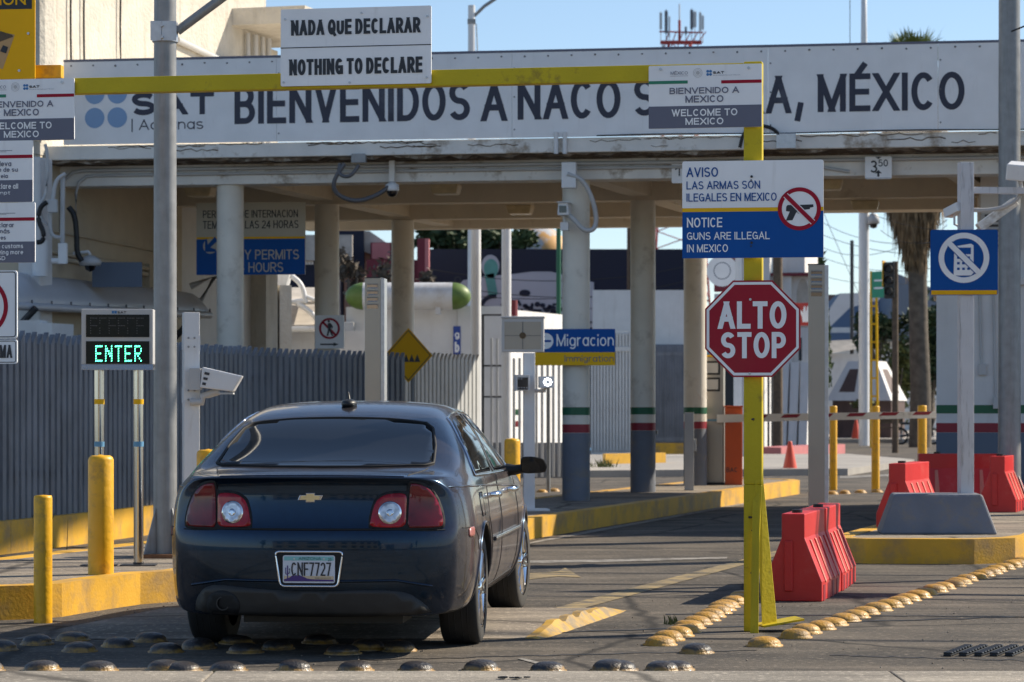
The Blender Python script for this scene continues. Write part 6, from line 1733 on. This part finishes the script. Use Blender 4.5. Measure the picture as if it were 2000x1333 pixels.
m = MB(); m.bx(.03, .07, -.02, .02, 0, 3.0).bx(.40, .45, -.02, .02, 0, 3.1).bx(.03, .45, -.02, .02, 1.55, 1.58).bx(.03, .45, -.02, .02, 2.10, 2.13).bx(.03, .45, -.02, .02, 3.0, 3.03); m.build('gate_frame', 'dark_steel', o)
MB().bx(0, 1.7, .35, .38, .12, .75).build('base_sheet', 'column_grey', o)
o = tag(MB().cyl((0, 0, 0), (0, 0, .28), .09, n=14).build('red_post_cap', 'maroon', None, W(1001, 618, 48.5)), 'small red cap on a post above the reader box', 'cap')
# right street side
d = 99
o = thing('white_church', 'white stucco church like building with arch behind the stop sign', 'building', ((1498 - CX) / F * d, d, 0), R(-14))
sx = d / F
wz = lambda py: H + (HY - py) / F * d
MB().bx(0, 48 * sx, 0, 1.6, 0, wz(538)).build('wall', 'wall_white', o)
MB().bx(48 * sx, 96 * sx, .3, 1.5, 0, wz(540)).build('side_wall', 'wall_white', o)
MB().bx(6 * sx, 70 * sx, .4, 4, wz(536), wz(490)).build('upper_wall', 'wall_white', o)
MB().bx(-.1, 102 * sx, -.15, 1.7, wz(540), wz(534)).build('cornice', 'maroon', o)
ar = [(68 * sx + .22 * math.cos(t), wz(575) + .55 * math.sin(t)) for t in [i * PI / 10 for i in range(11)]]
MB().flat([(68 * sx - .22, wz(640)), (68 * sx + .22, wz(640))] + ar, .29).build('arch_opening', 'tile_pale', o)
MB().bx(-.1, 8 * sx, -.3, .1, 0, wz(500)).build('pier', 'wall_white', o); MB().bx(18 * sx, 26 * sx, -.3, .1, 0, wz(530)).build('pier', 'wall_white', o)
MB().bx(60 * sx, 66 * sx, .28, .295, wz(705), wz(660)).build('window', 'glass_dark', o)
for i in range(3):
    m = MB(); a = (28 + i * 20) * sx; m.hexa([(a, -.9, 0), (a + .3, -.9, 0), (a + .3, 0, 0), (a, 0, 0), (a, -.1, 3.0), (a + .3, -.1, 3.0), (a + .3, 0, 3.0), (a, 0, 3.0)]); m.build('buttress', 'wall_white', o)
s = Sign('hand_sign', 'red sign with a white hand shape right of the stop sign', 'sign', 1548, 1610, 592, 636, 92, R(-14), th=.15)
s.panel('tower_red').poly([(.32, .85), (.30, .62), (.25, .45), (.18, .28), (.22, .25), (.32, .42), (.36, .15), (.41, .15), (.42, .42), (.47, .12), (.52, .14), (.50, .48), (.56, .30), (.60, .32), (.56, .62), (.52, .85)][::-1], 'sign_white', 'hand'); s.done()
s = Sign('round_shop_sign', 'maroon board with a large white disc half behind the stop sign', 'sign', 1395, 1436, 496, 570, 70, R(-14), th=.2)
s.panel('maroon').disc(.38, .45, .40, 'sign_white', 'disc').ring(.38, .45, .20, .22, 'sign_grey', 'disc', 2)
s.mb('post', 'white_steel').cyl((.33, .1, -5.2), (.33, .1, .5), .12).cyl((.5, .1, -5.2), (.5, .1, .5), .05); s.done()
d = 88
o = thing('glass_shop', 'white shop front with dark window bars behind the orange barrier machine', 'building', ((1395 - CX) / F * d, d, 0), R(-12))
MB().bx(0, 1.6, 0, 5, 0, 5.0).build('wall', 'wall_white', o)
MB().bx(.18, .85, -.02, -.004, 1.0, 3.6).build('window', 'glass_dark', o)
MB().bx(1.7, 1.76, -.05, .05, 0, 4.5).build('mullion', 'dark_steel', o); MB().bx(1.82, 1.86, -.05, .05, 0, 4.5).build('mullion', 'dark_steel', o)
pole('brown wooden utility pole left of the white church', 1509, 1529, 300, 86, 'wood_pole', 'utility_pole', 'pole', 'wooden utility poles')
pole('bare wooden pole between the yellow ladder and the palm', 1742, 1755, 511, 84, 'wood_pole', 'utility_pole', 'pole', 'wooden utility poles')
pole('dark iron pole behind the navy wall near the second white column', 1224, 1237, 400, 98, 'wood_pole', 'utility_pole', 'pole', 'wooden utility poles')
pole('thin distant pole on the skyline above the blue grey roof', 1660, 1668, 470, 130, 'dark_steel', 'utility_pole', 'pole', 'wooden utility poles')
zp_ = lambda py: H + (HY - py) / F * 100
o = tag(MB().lathe([(.195, 0), (.19, zp_(380)), (.11, zp_(60)), (.09, zp_(-90)), (0, zp_(-90))], 20).build('camera_pole', 'white_steel', None, (W(1687.5, 0, 100).x, 100, 0)), 'tall white pole carrying a dome camera by the monument', 'pole')
o = thing('dome_camera', 'hanging dome camera near the top of the tall white pole', 'camera', W(1706, 432, 99.8))
MB().lathe([(.0, .28), (.12, .26), (.22, .1), (.22, -.1), (0, -.1)], 16).tube([(-.3, 0, .3), (-.1, 0, .38), (0, 0, .28)], .05).build('housing', 'pvc_grey', o)
MB().lathe([(.16, -.1), (.12, -.24), (0, -.28)], 14).build('lens_dome', 'lens_black', o)
# monument with plaques
d = 112
o = thing('monument', 'white sloping monument base with two brown plaques on the plaza', 'monument', ((1620 - CX) / F * d, d, .1), R(-24))
k = d / F; h0, h1 = H - (783 - HY) / F * d - .1, H + (HY - 706) / F * d - .1
MB().bx(.1, 2.55, .1, 2.1, 0, h0).build('plinth', 'brown_plaque', o)
MB().taper(-.1, 2.6, -.1, 2.3, h0, h1, .75, .5, .75, .5).build('body', 'wall_white', o)
m = MB(); f = lambda u, v: (-.1 + 2.7 * u + .75 * v * (1 - 2 * u) * 1.0, -.1 + .5 * v - .012, h0 + (h1 - h0) * v)
m.add([f(.14, .22), f(.42, .22), f(.42, .80), f(.18, .80)], [(0, 1, 2, 3)])
g = lambda u, v: (2.6 - .75 * v + .012, -.1 + 2.4 * u + .5 * v * (1 - 2 * u), h0 + (h1 - h0) * v)
m.add([g(.2, .2), g(.75, .2), g(.7, .8), g(.25, .8)], [(0, 1, 2, 3)]); m.build('plaque', 'brown_plaque', o)
# bench, motorcycle
d = 107
o = thing('park_bench', 'brown slatted bench on the plaza left of the motorcycle', 'bench', (W(1735, 0, d).x, d, .16), R(-10))
MB().bx(-.55, .55, -.25, .2, .42, .47).build('seat', 'wood_pole', o); MB().bx(-.55, .55, .2, .25, .6, .95).build('backrest', 'wood_pole', o)
for x in (-.5, .5): MB().bx(x - .03, x + .03, -.22, .25, 0, .42).bx(x - .03, x + .03, .2, .25, .424, .95).build('leg', 'dark_steel', o)
d = 103
o = thing('motorcycle', 'parked motorcycle with a red tank beside the palm trunk', 'motorcycle', (W(1790, 0, d).x, d, .0), R(8))
for x in (-.62, .62):
    m = MB(); m.tube([(x + .28 * math.cos(a), 0, .31 + .28 * math.sin(a)) for a in [i * PI / 12 for i in range(24)]], .045, 8, True); wl = m.build('wheel', 'tyre', o)
    m = MB()
    for i in range(6): a = i * PI / 3; m.tube([(x, 0, .31), (x + .27 * math.cos(a), 0, .31 + .27 * math.sin(a))], .012, 5)
    m.build('spokes', 'galvanised_bright', wl)
MB().tube([(.62, 0, .31), (.42, 0, .95), (.36, 0, 1.1)], .035).tube([(-.62, 0, .31), (-.1, 0, .4), (.35, 0, .8)], .04).build('frame', 'dark_steel', o)
MB().sphere((.12, 0, .82), .18, 14, 10, (1.4, .7, .8)).build('fuel_tank', 'maroon', o); MB().bx(-.6, -.05, -.12, .12, .74, .84).build('saddle', 'black_plastic', o, bevel=.03)
MB().bx(-.15, .2, -.13, .13, .3, .62).build('engine', 'galvanised', o, bevel=.03); MB().tube([(.30, -.32, 1.1), (.36, 0, 1.08), (.30, .32, 1.1)], .02).sphere((.48, 0, .95), .1, 12, 8).build('handlebar', 'dark_steel', o)
# houses across the street
d = 150
o = block('blue_roof_house', 'low house with a broad blue grey roof beyond the monument', 1608, 1840, 640, d, 16, 'wall_white')
w_ = o['_w']; z = lp(o, 0, 668, d)[1]; zt = lp(o, 0, 566, d)[1]
m = MB(); m.hexa([(-1.0, -1.0, z), (w_ + 1, -1.0, z), (w_ + 1, 12, z + .2), (-1, 12, z + .2), (1.5, 5.0, zt), (w_ - 1, 5.0, zt + .1), (w_ - 1, 7, zt + .1), (1.5, 7, zt)]); m.build('roof', 'roof_blue_grey', o)
m = MB(); m.prism([(w_ - 3.4, z), (w_ + 1, z), (w_ - .2, zt - .2), (w_ - 2.6, zt + .8)], 'xz', -1.3, 4); m.build('gable', 'roof_blue_grey', o)
MB().bx(-2, w_ + 4, 14, 15.5, 0, zt + .3).build('rear_wing', 'brown_plaque', o)
d = 128
o = block('tiled_house', 'small white house with a pale corrugated roof behind the scanner post', 1612, 1680, 692, d, 8, 'wall_white')
w_ = o['_w']; z = lp(o, 0, 690, d)[1]
m = MB(); m.hexa([(-.5, -.4, z - .15), (w_ + .2, -.4, z + .25), (w_ + .2, 8, z + .25), (-.5, 8, z - .15), (-.5, .5, z + .55), (w_ + .2, .5, z + .65), (w_ + .2, 8, z + .65), (-.5, 8, z + .55)]); m.build('roof', 'tile_pale', o)
d = 170
o = block('far_white_house', 'far white house glimpsed between the palm and the wooden pole', 1750, 1840, 640, d, 8, 'wall_white')
MB().bx(-.5, o['_w'] + .5, -.5, 8, H + 157 / F * d, H + 170 / F * d).build('roof', 'tile_pale', o)
# street sign on yellow lattice posts, traffic light
d = 95
o = thing('street_sign', 'green street sign on a yellow lattice post', 'sign', ((1707 - CX) / F * d, d, 0), R(-42))
m = MB(); zt = H + (HY - 530) / F * d
m.tube([(-.12, 0, 0), (-.12, 0, zt)], .045).tube([(.16, 0, 0), (.10, 0, zt - .6)], .045)
for i in range(8): m.bx(-.12, .14, -.03, .03, .5 + i * .62, .56 + i * .62)
m.build('lattice_post', 'sign_yellow', o)
MB().bx(-.05, .58, -.07, -.04, zt - .92, zt - .02).build('panel', 'street_green', o)
m = MB(); m.text('CALLE', .04, .76, zt - .42, zt - .25, -.074, .02) if False else m.bx(.05, .50, -.075, -.072, zt - .36, zt - .30).bx(.05, .42, -.075, -.072, zt - .62, zt - .56); m.build('legend_line', 'sign_white', o)
o = thing('traffic_light', 'dark traffic light with yellow backing on the wooden pole', 'signal', W(1738, 548, 84), R(-20))
MB().bx(-.16, .16, -.12, .12, -.55, .55).build('housing', 'black_plastic', o, bevel=.02)
MB().bx(-.20, -.17, -.2, .2, -.2, .6).build('backboard', 'bollard_yellow', o)
m = MB()
for z in (-.34, 0, .34): m.lathe([(.10, -.02), (.11, .12)], 16, (0, 0, 0)); 
m = MB()
for z in (-.34, 0, .34): m.cyl((0, -.26, z), (0, -.12, z), .12, n=16, caps=False)
m.build('visor', 'black_plastic', o)
MB().tube([(.16, 0, .3), (.24, .05, .3)], .03).build('bracket', 'dark_steel', o)

# ------------------------------------------------------------------ trees
def crown(m, c, rx, ry, rz, n, s, seed=0, flat=.3):
    rnd = random.Random(seed); clumps = [(rnd.gauss(0, .42), rnd.gauss(0, .42), rnd.gauss(0, .42)) for _ in range(max(5, n // 60))]
    for i in range(n):
        k = clumps[rnd.randrange(len(clumps))]
        p = Vector((c[0] + rx * (k[0] + rnd.gauss(0, .20)), c[1] + ry * (k[1] + rnd.gauss(0, .20)), c[2] + rz * (k[2] + rnd.gauss(0, .20))))
        a = Vector((rnd.gauss(0, 1), rnd.gauss(0, 1), rnd.gauss(0, .7))).normalized(); b = a.cross(Vector((rnd.gauss(0, 1), rnd.gauss(0, 1), rnd.gauss(0, 1)))).normalized()
        q = s * rnd.uniform(.6, 1.3)
        m.add([p - a * q, p + b * q * .45, p + a * q, p - b * q * .45], [(0, 1, 2, 3)])
def tree(name, label, px, d, ztop, zbase, wpx, mt, n, s, seed, group=None, cat='tree'):
    x = (px - CX) / F * d; wd = wpx / F * d / 2
    o = thing(name, label, cat, (x, d, 0), 0, group)
    m = MB(); crown(m, (0, 0, (ztop + zbase) / 2), wd, wd * .8, (ztop - zbase) / 2, n, s, seed); m.build('crown', mt, o)
    m = MB(); m.tube([(0, 0, 0), (.08, 0, zbase * .6), (0, .1, (zbase + ztop) / 2)], [.18, .14, .06], 8)
    for i in range(5):
        a = i * 1.3; m.tube([(0, .05, zbase * .8), (wd * .5 * math.cos(a), wd * .5 * math.sin(a), (zbase + ztop) / 2)], [.08, .03], 6)
    m.build('trunk', 'bark', o)
zp = lambda py, d: H + (HY - py) / F * d
tree('broadleaf_tree', 'dark green tree above the navy wall left of the first white pole', 875, 120, zp(432, 120), zp(500, 120), 120, 'leaf_dark', 1500, .22, 1, 'trees behind the navy wall')
tree('broadleaf_tree', 'dark green tree above the navy wall between the two white poles', 965, 122, zp(428, 122), zp(500, 122), 110, 'leaf_dark', 1500, .22, 2, 'trees behind the navy wall')
tree('broadleaf_tree', 'smaller green tree above the navy wall right of the white poles', 1012, 118, zp(445, 118), zp(496, 118), 60, 'leaf_mid', 900, .2, 3, 'trees behind the navy wall')
o = thing('mottled_dome', 'orange mottled white dome above the navy wall beside the centre column', 'dome', W(1055, 500, 125))
MB().sphere((0, 0, 0), 1.35, 28, 18, (1, 1, .98)).build('shell', 'dome_mottled', o)
MB().bx(-.5, .5, -.5, .5, -12.5, -1).build('tower', 'wall_white', o)
def cypress(label, px, wpx, pyt, pyb, d, seed):
    x = (px - CX) / F * d; wd = wpx / F * d / 2; zt, zb = zp(pyt, d), max(0, zp(pyb, d)); rnd = random.Random(seed)
    o = thing('cypress_tree', label, 'tree', (x, d, 0)); m = MB()
    for i in range(1600):
        t = rnd.random(); r = wd * (.25 + .75 * min(1, (1 - t) * 1.6)) * (rnd.random() ** .5); a = rnd.uniform(0, 6.28)
        p = Vector((r * math.cos(a), r * math.sin(a), zb + (zt - zb) * t)); q = .16 * rnd.uniform(.6, 1.3)
        m.add([p, p + Vector((rnd.gauss(0, .05), rnd.gauss(0, .05), q)), p + Vector((rnd.gauss(0, .08), rnd.gauss(0, .08), q * 1.3)), p + Vector((.07, .03, .02))], [(0, 1, 2, 3)])
    m.build('crown', 'leaf_mid', o); MB().tube([(0, 0, 0), (0, 0, zt * .8)], [.12, .04], 8).build('trunk', 'bark', o)
cypress('slim dark cypress rising behind the stainless scanner post', 1594, 58, 478, 760, 105, 5)
tree('shrub', 'round dark shrub under the traffic light by the wooden pole', 1712, 118, zp(600, 118), zp(690, 118), 90, 'leaf_dark', 1100, .2, 11, 'shrubs on the plaza', 'shrub')
tree('shrub', 'olive bush left of the palm trunk on the plaza', 1752, 116, zp(650, 116), zp(790, 116), 74, 'leaf_olive', 1500, .17, 12, 'shrubs on the plaza', 'shrub')
tree('shrub', 'dark bush between the palm trunk and the white booth', 1818, 117, zp(580, 117), zp(790, 117), 80, 'leaf_dark', 1900, .2, 13, 'shrubs on the plaza', 'shrub')
tree('shrub', 'low grassy shrub in front of the monument left of a yellow post', 1687, 106, zp(783, 106), zp(808, 106), 36, 'leaf_olive', 600, .12, 14, 'shrubs on the plaza', 'shrub')
tree('dry_shrub', 'dry reddish shrub in front of the maroon wall', 755, 84, zp(505, 84), zp(600, 84), 90, 'bark', 500, .12, 15, 'dry shrubs by the gas tank', 'shrub')
tree('dry_shrub', 'dry reddish shrub at the right end of the gas tank', 832, 84, zp(520, 84), zp(590, 84), 50, 'bark', 350, .12, 16, 'dry shrubs by the gas tank', 'shrub')
tree('dry_shrub', 'grey dry shrub above the left green end of the tank', 692, 84, zp(500, 84), zp(590, 84), 60, 'bark', 400, .12, 17, 'dry shrubs by the gas tank', 'shrub')
# palm
d = 96
o = thing('palm_tree', 'tall fan palm with a thick skirt of dead fronds right of the street', 'palm', (W(1797, 0, d).x, d, 0))
m = MB(); pts = [(0, 0, 0), (.02, 0, 2), (-.05, 0, 4), (-.1, 0, 7), (-.2, 0, 12.5)]; m.tube(pts, [.40, .36, .33, .32, .3], 16)
rnd = random.Random(4)
m.build('trunk', 'bark', o)
m = MB(); z0, z1 = zp(505, d), 12.6
for i in range(2600):
    t = rnd.random(); z = z0 + .3 + (z1 - z0) * t; r0 = .35 + .75 * min(1, t * 3.2); a = rnd.uniform(0, 6.28); r = r0 * rnd.uniform(.75, 1.08); L_ = rnd.uniform(.5, 1.3)
    p = Vector((-.2 + r * math.cos(a), r * math.sin(a), z)); e = p + Vector((rnd.gauss(0, .10) - .12 * math.cos(a), rnd.gauss(0, .10), -L_)); tt = Vector((-math.sin(a), math.cos(a), 0)) * .05
    m.add([p - tt, p + tt, e + tt * .2, e - tt * .2], [(0, 1, 2, 3)])
m.build('dead_frond_skirt', 'thatch', o)
m = MB()
for i in range(46):
    a = rnd.uniform(0, 6.28); el = rnd.uniform(-.25, 1.25); L_ = rnd.uniform(1.0, 1.5)
    dv = Vector((math.cos(a) * math.cos(el), math.sin(a) * math.cos(el), math.sin(el))); b0 = Vector((-.25, 0, 12.7)); hub = b0 + dv * L_
    m.tube([b0, hub], .02, 4)
    sd = dv.cross(Vector((0, 0, 1))); sd = sd.normalized() if sd.length > .1 else Vector((1, 0, 0))
    for j in range(15):
        th = -1.15 + 2.3 * j / 14; v = (dv * math.cos(th) + sd * math.sin(th)).normalized(); q = hub + v * rnd.uniform(.65, .95) + Vector((0, 0, -.12 * abs(th))); w2 = v.cross(dv.cross(sd)).normalized() * .035
        mid_ = hub.lerp(q, .5); m.add([hub, mid_ - w2, q, mid_ + w2], [(0, 1, 2, 3)])
m.build('crown', 'leaf_palm', o)
# cell tower on the skyline
d = 260
o = thing('cell_tower', 'red and white lattice antenna tower above the welcome board', 'tower', (W(1327, 0, d).x, d, 0)); k = d / F
zt = zp(85, d)
m = MB(); w0, w1 = 3.4, 1.0
for sx_, sy_ in ((-1, -1), (1, -1), (1, 1), (-1, 1)): m.tube([(sx_ * w0, sy_ * w0, 0), (sx_ * w1, sy_ * w1, zt)], .10, 6)
nb = 22
for i in range(nb):
    a, b = i / nb, (i + 1) / nb; ra, rb = w0 + (w1 - w0) * a, w0 + (w1 - w0) * b
    for sx_ in (-1, 1): m.tube([(-ra * sx_, -ra, a * zt), (rb * sx_, -rb, b * zt)], .05, 5).tube([(sx_ * ra, -ra, a * zt), (sx_ * rb, rb, b * zt)], .05, 5)
m.build('lattice', 'tower_red', o)
m = MB(); m.bx(-1.8, 2.1, -.12, .12, zt - .1, zt + .25).tube([(-1.9, 0, zt + 1.1), (2.2, 0, zt + 1.0)], .08, 6); m.build('platform', 'tower_red', o)
m = MB(); m.tube([(0, 0, zt), (0, 0, zp(40, d))], .14, 6); m.build('mast', 'tower_red', o)
m = MB(); m.tube([(0, 0, zp(40, d)), (0, 0, zp(8, d))], .07, 6); m.build('mast_tip', 'white_steel', o)
for a_ in range(6): MB().tube([(-1.7 + a_ * .7, -.1, zt - 1.6), (-1.3 + a_ * .6, -.1, zt), (-1.0 + a_ * .7, -.1, zt + 1.1)], .05, 5).build('brace', 'tower_red', o)
for x, z0, z1, wd in ((-1.75, 1.4, 3.0, .25), (-1.25, 1.0, 3.2, .3), (-.95, .6, 2.6, .14), (.6, .9, 1.6, .2), (1.15, 1.4, 3.3, .28), (1.45, 1.6, 3.1, .28), (1.95, 1.2, 3.0, .22), (2.2, 1.4, 2.7, .2), (-1.55, -1.2, -.2, .25)):
    MB().bx(x - wd / 2, x + wd / 2, -.15, .1, zt + z0 * .95, zt + z1 * .95).tube([(x, 0, zt), (x, 0, zt + z1)], .04, 5).build('antenna', 'gate_white' if x not in (-1.25, .6, 1.15) else 'column_grey', o)
d = 75
o = thing('street_lamp', 'white street lamp with a short arm above the welcome board', 'lamp', (W(921, 0, d).x, d, 0)); zt = zp(11, d)
MB().cyl((0, 0, 0), (0, 0, zt), .11, .095, n=20).build('pole', 'white_steel', o)
MB().tube([(.08, 0, zt - .28), (.35, 0, zt - .02), (.9, 0, zt + .35)], .045).build('arm', 'galvanised', o)
MB().bx(-.11, .11, -.11, .11, zt - .5, zt - .38).tube([(.13, 0, zt - .5), (.16, 0, zt - 1.2), (.13, 0, zt - 1.6)], .015).build('collar', 'galvanised', o)
# overhead wires
def wire(label, a, b, sag, r=.014):
    a, b = Vector(a), Vector(b); n = 18
    pts = [a.lerp(b, i / n) - Vector((0, 0, sag * 4 * (i / n) * (1 - i / n))) for i in range(n + 1)]
    p0 = pts[0]; tag(MB().tube([p - p0 for p in pts], r, 5).build('overhead_wire', 'cable_black', None, p0), label, 'wire', 'overhead wires across the street')
wl = [((1590, 425, 120), (1845, 470, 90), .5), ((1590, 452, 120), (1850, 498, 92), .3), ((1600, 480, 130), (1850, 430, 95), .8), ((1600, 500, 130), (1850, 520, 95), .4), ((1600, 395, 110), (1690, 600, 150), .1), ((1610, 540, 140), (1850, 545, 100), .3), ((1700, 418, 92), (1850, 452, 92), .1), ((1720, 450, 91), (1850, 440, 91), .5)]
for a, b, s_ in wl: wire('thin dark overhead wire crossing the sky right of the guns notice', W(*a), W(*b), s_, .010 if a[2] < 100 else .013)
for py0, py1 in ((565, 548), (524, 520), (548, 560), (580, 576)): wire('thin dark overhead wire in front of the navy warehouse', W(830, py0, 99), W(1345, py1, 99), .5)
wire('thin wire in the sky beside the pole above the welcome board', W(1660, -5, 90), W(1660, 96, 90), 0, .012)
wire('thin dark wire leaving the grey pole at the right edge', W(1975, 62, 31), W(2030, 40, 31), 0, .01)

# ------------------------------------------------------------------ the street behind the photographer (it lights and is mirrored in the car)
o = thing('street_building', 'long cream two storey building across the road behind the photographer', 'building', (-24, -42, 0))
MB().bx(0, 30, -8, 0, 0, 7.5).build('wall', 'wall_beige', o)
m = MB()
for i in range(9):
    for z in (1.0, 4.4): m.bx(1.4 + i * 3.2, 3.0 + i * 3.2, -.02, .03, z, z + 1.9)
m.build('windows', 'glass_dark', o)
MB().bx(-.3, 30.3, -8.3, .6, 7.5, 7.9).build('roof', 'tile_pale', o)
o = thing('street_building', 'low white warehouse beside the cream building behind the photographer', 'building', (8, -46, 0))
MB().bx(0, 26, -10, 0, 0, 5.2).build('wall', 'wall_white', o)
MB().bx(3, 9, -.02, .04, 0, 3.8).build('shutter', 'roof_blue_grey', o)
for i, (px_, d_, t_) in enumerate(((5.5, -38, 7.5), (-27, -40, 8.5), (37, -44, 9.0))):
    tree('street_tree', ('round street tree in front of the white warehouse', 'round street tree at the far end of the cream building', 'tall street tree beyond the white warehouse')[i], CX, 100, t_, 2.2, 100, 'leaf_mid', 900, .3, 30 + i)
    bpy.data.objects[[q.name for q in col.objects if q.name.startswith('street_tree')][-1]].location = (px_, d_, 0)

for k_, (y_, z_) in enumerate(((24.6, 8.0), (26.2, 8.3), (27.4, 7.9), (21.4, 8.6))):  # cables added out of view so their shadows draw thin lines on the road
    wire('high cable added out of view for its thin shadow on the lanes', Vector((-14, y_ + 1.5, z_ - .2)), Vector((18, y_ - 1.0, z_ + .3)), .6, .04)
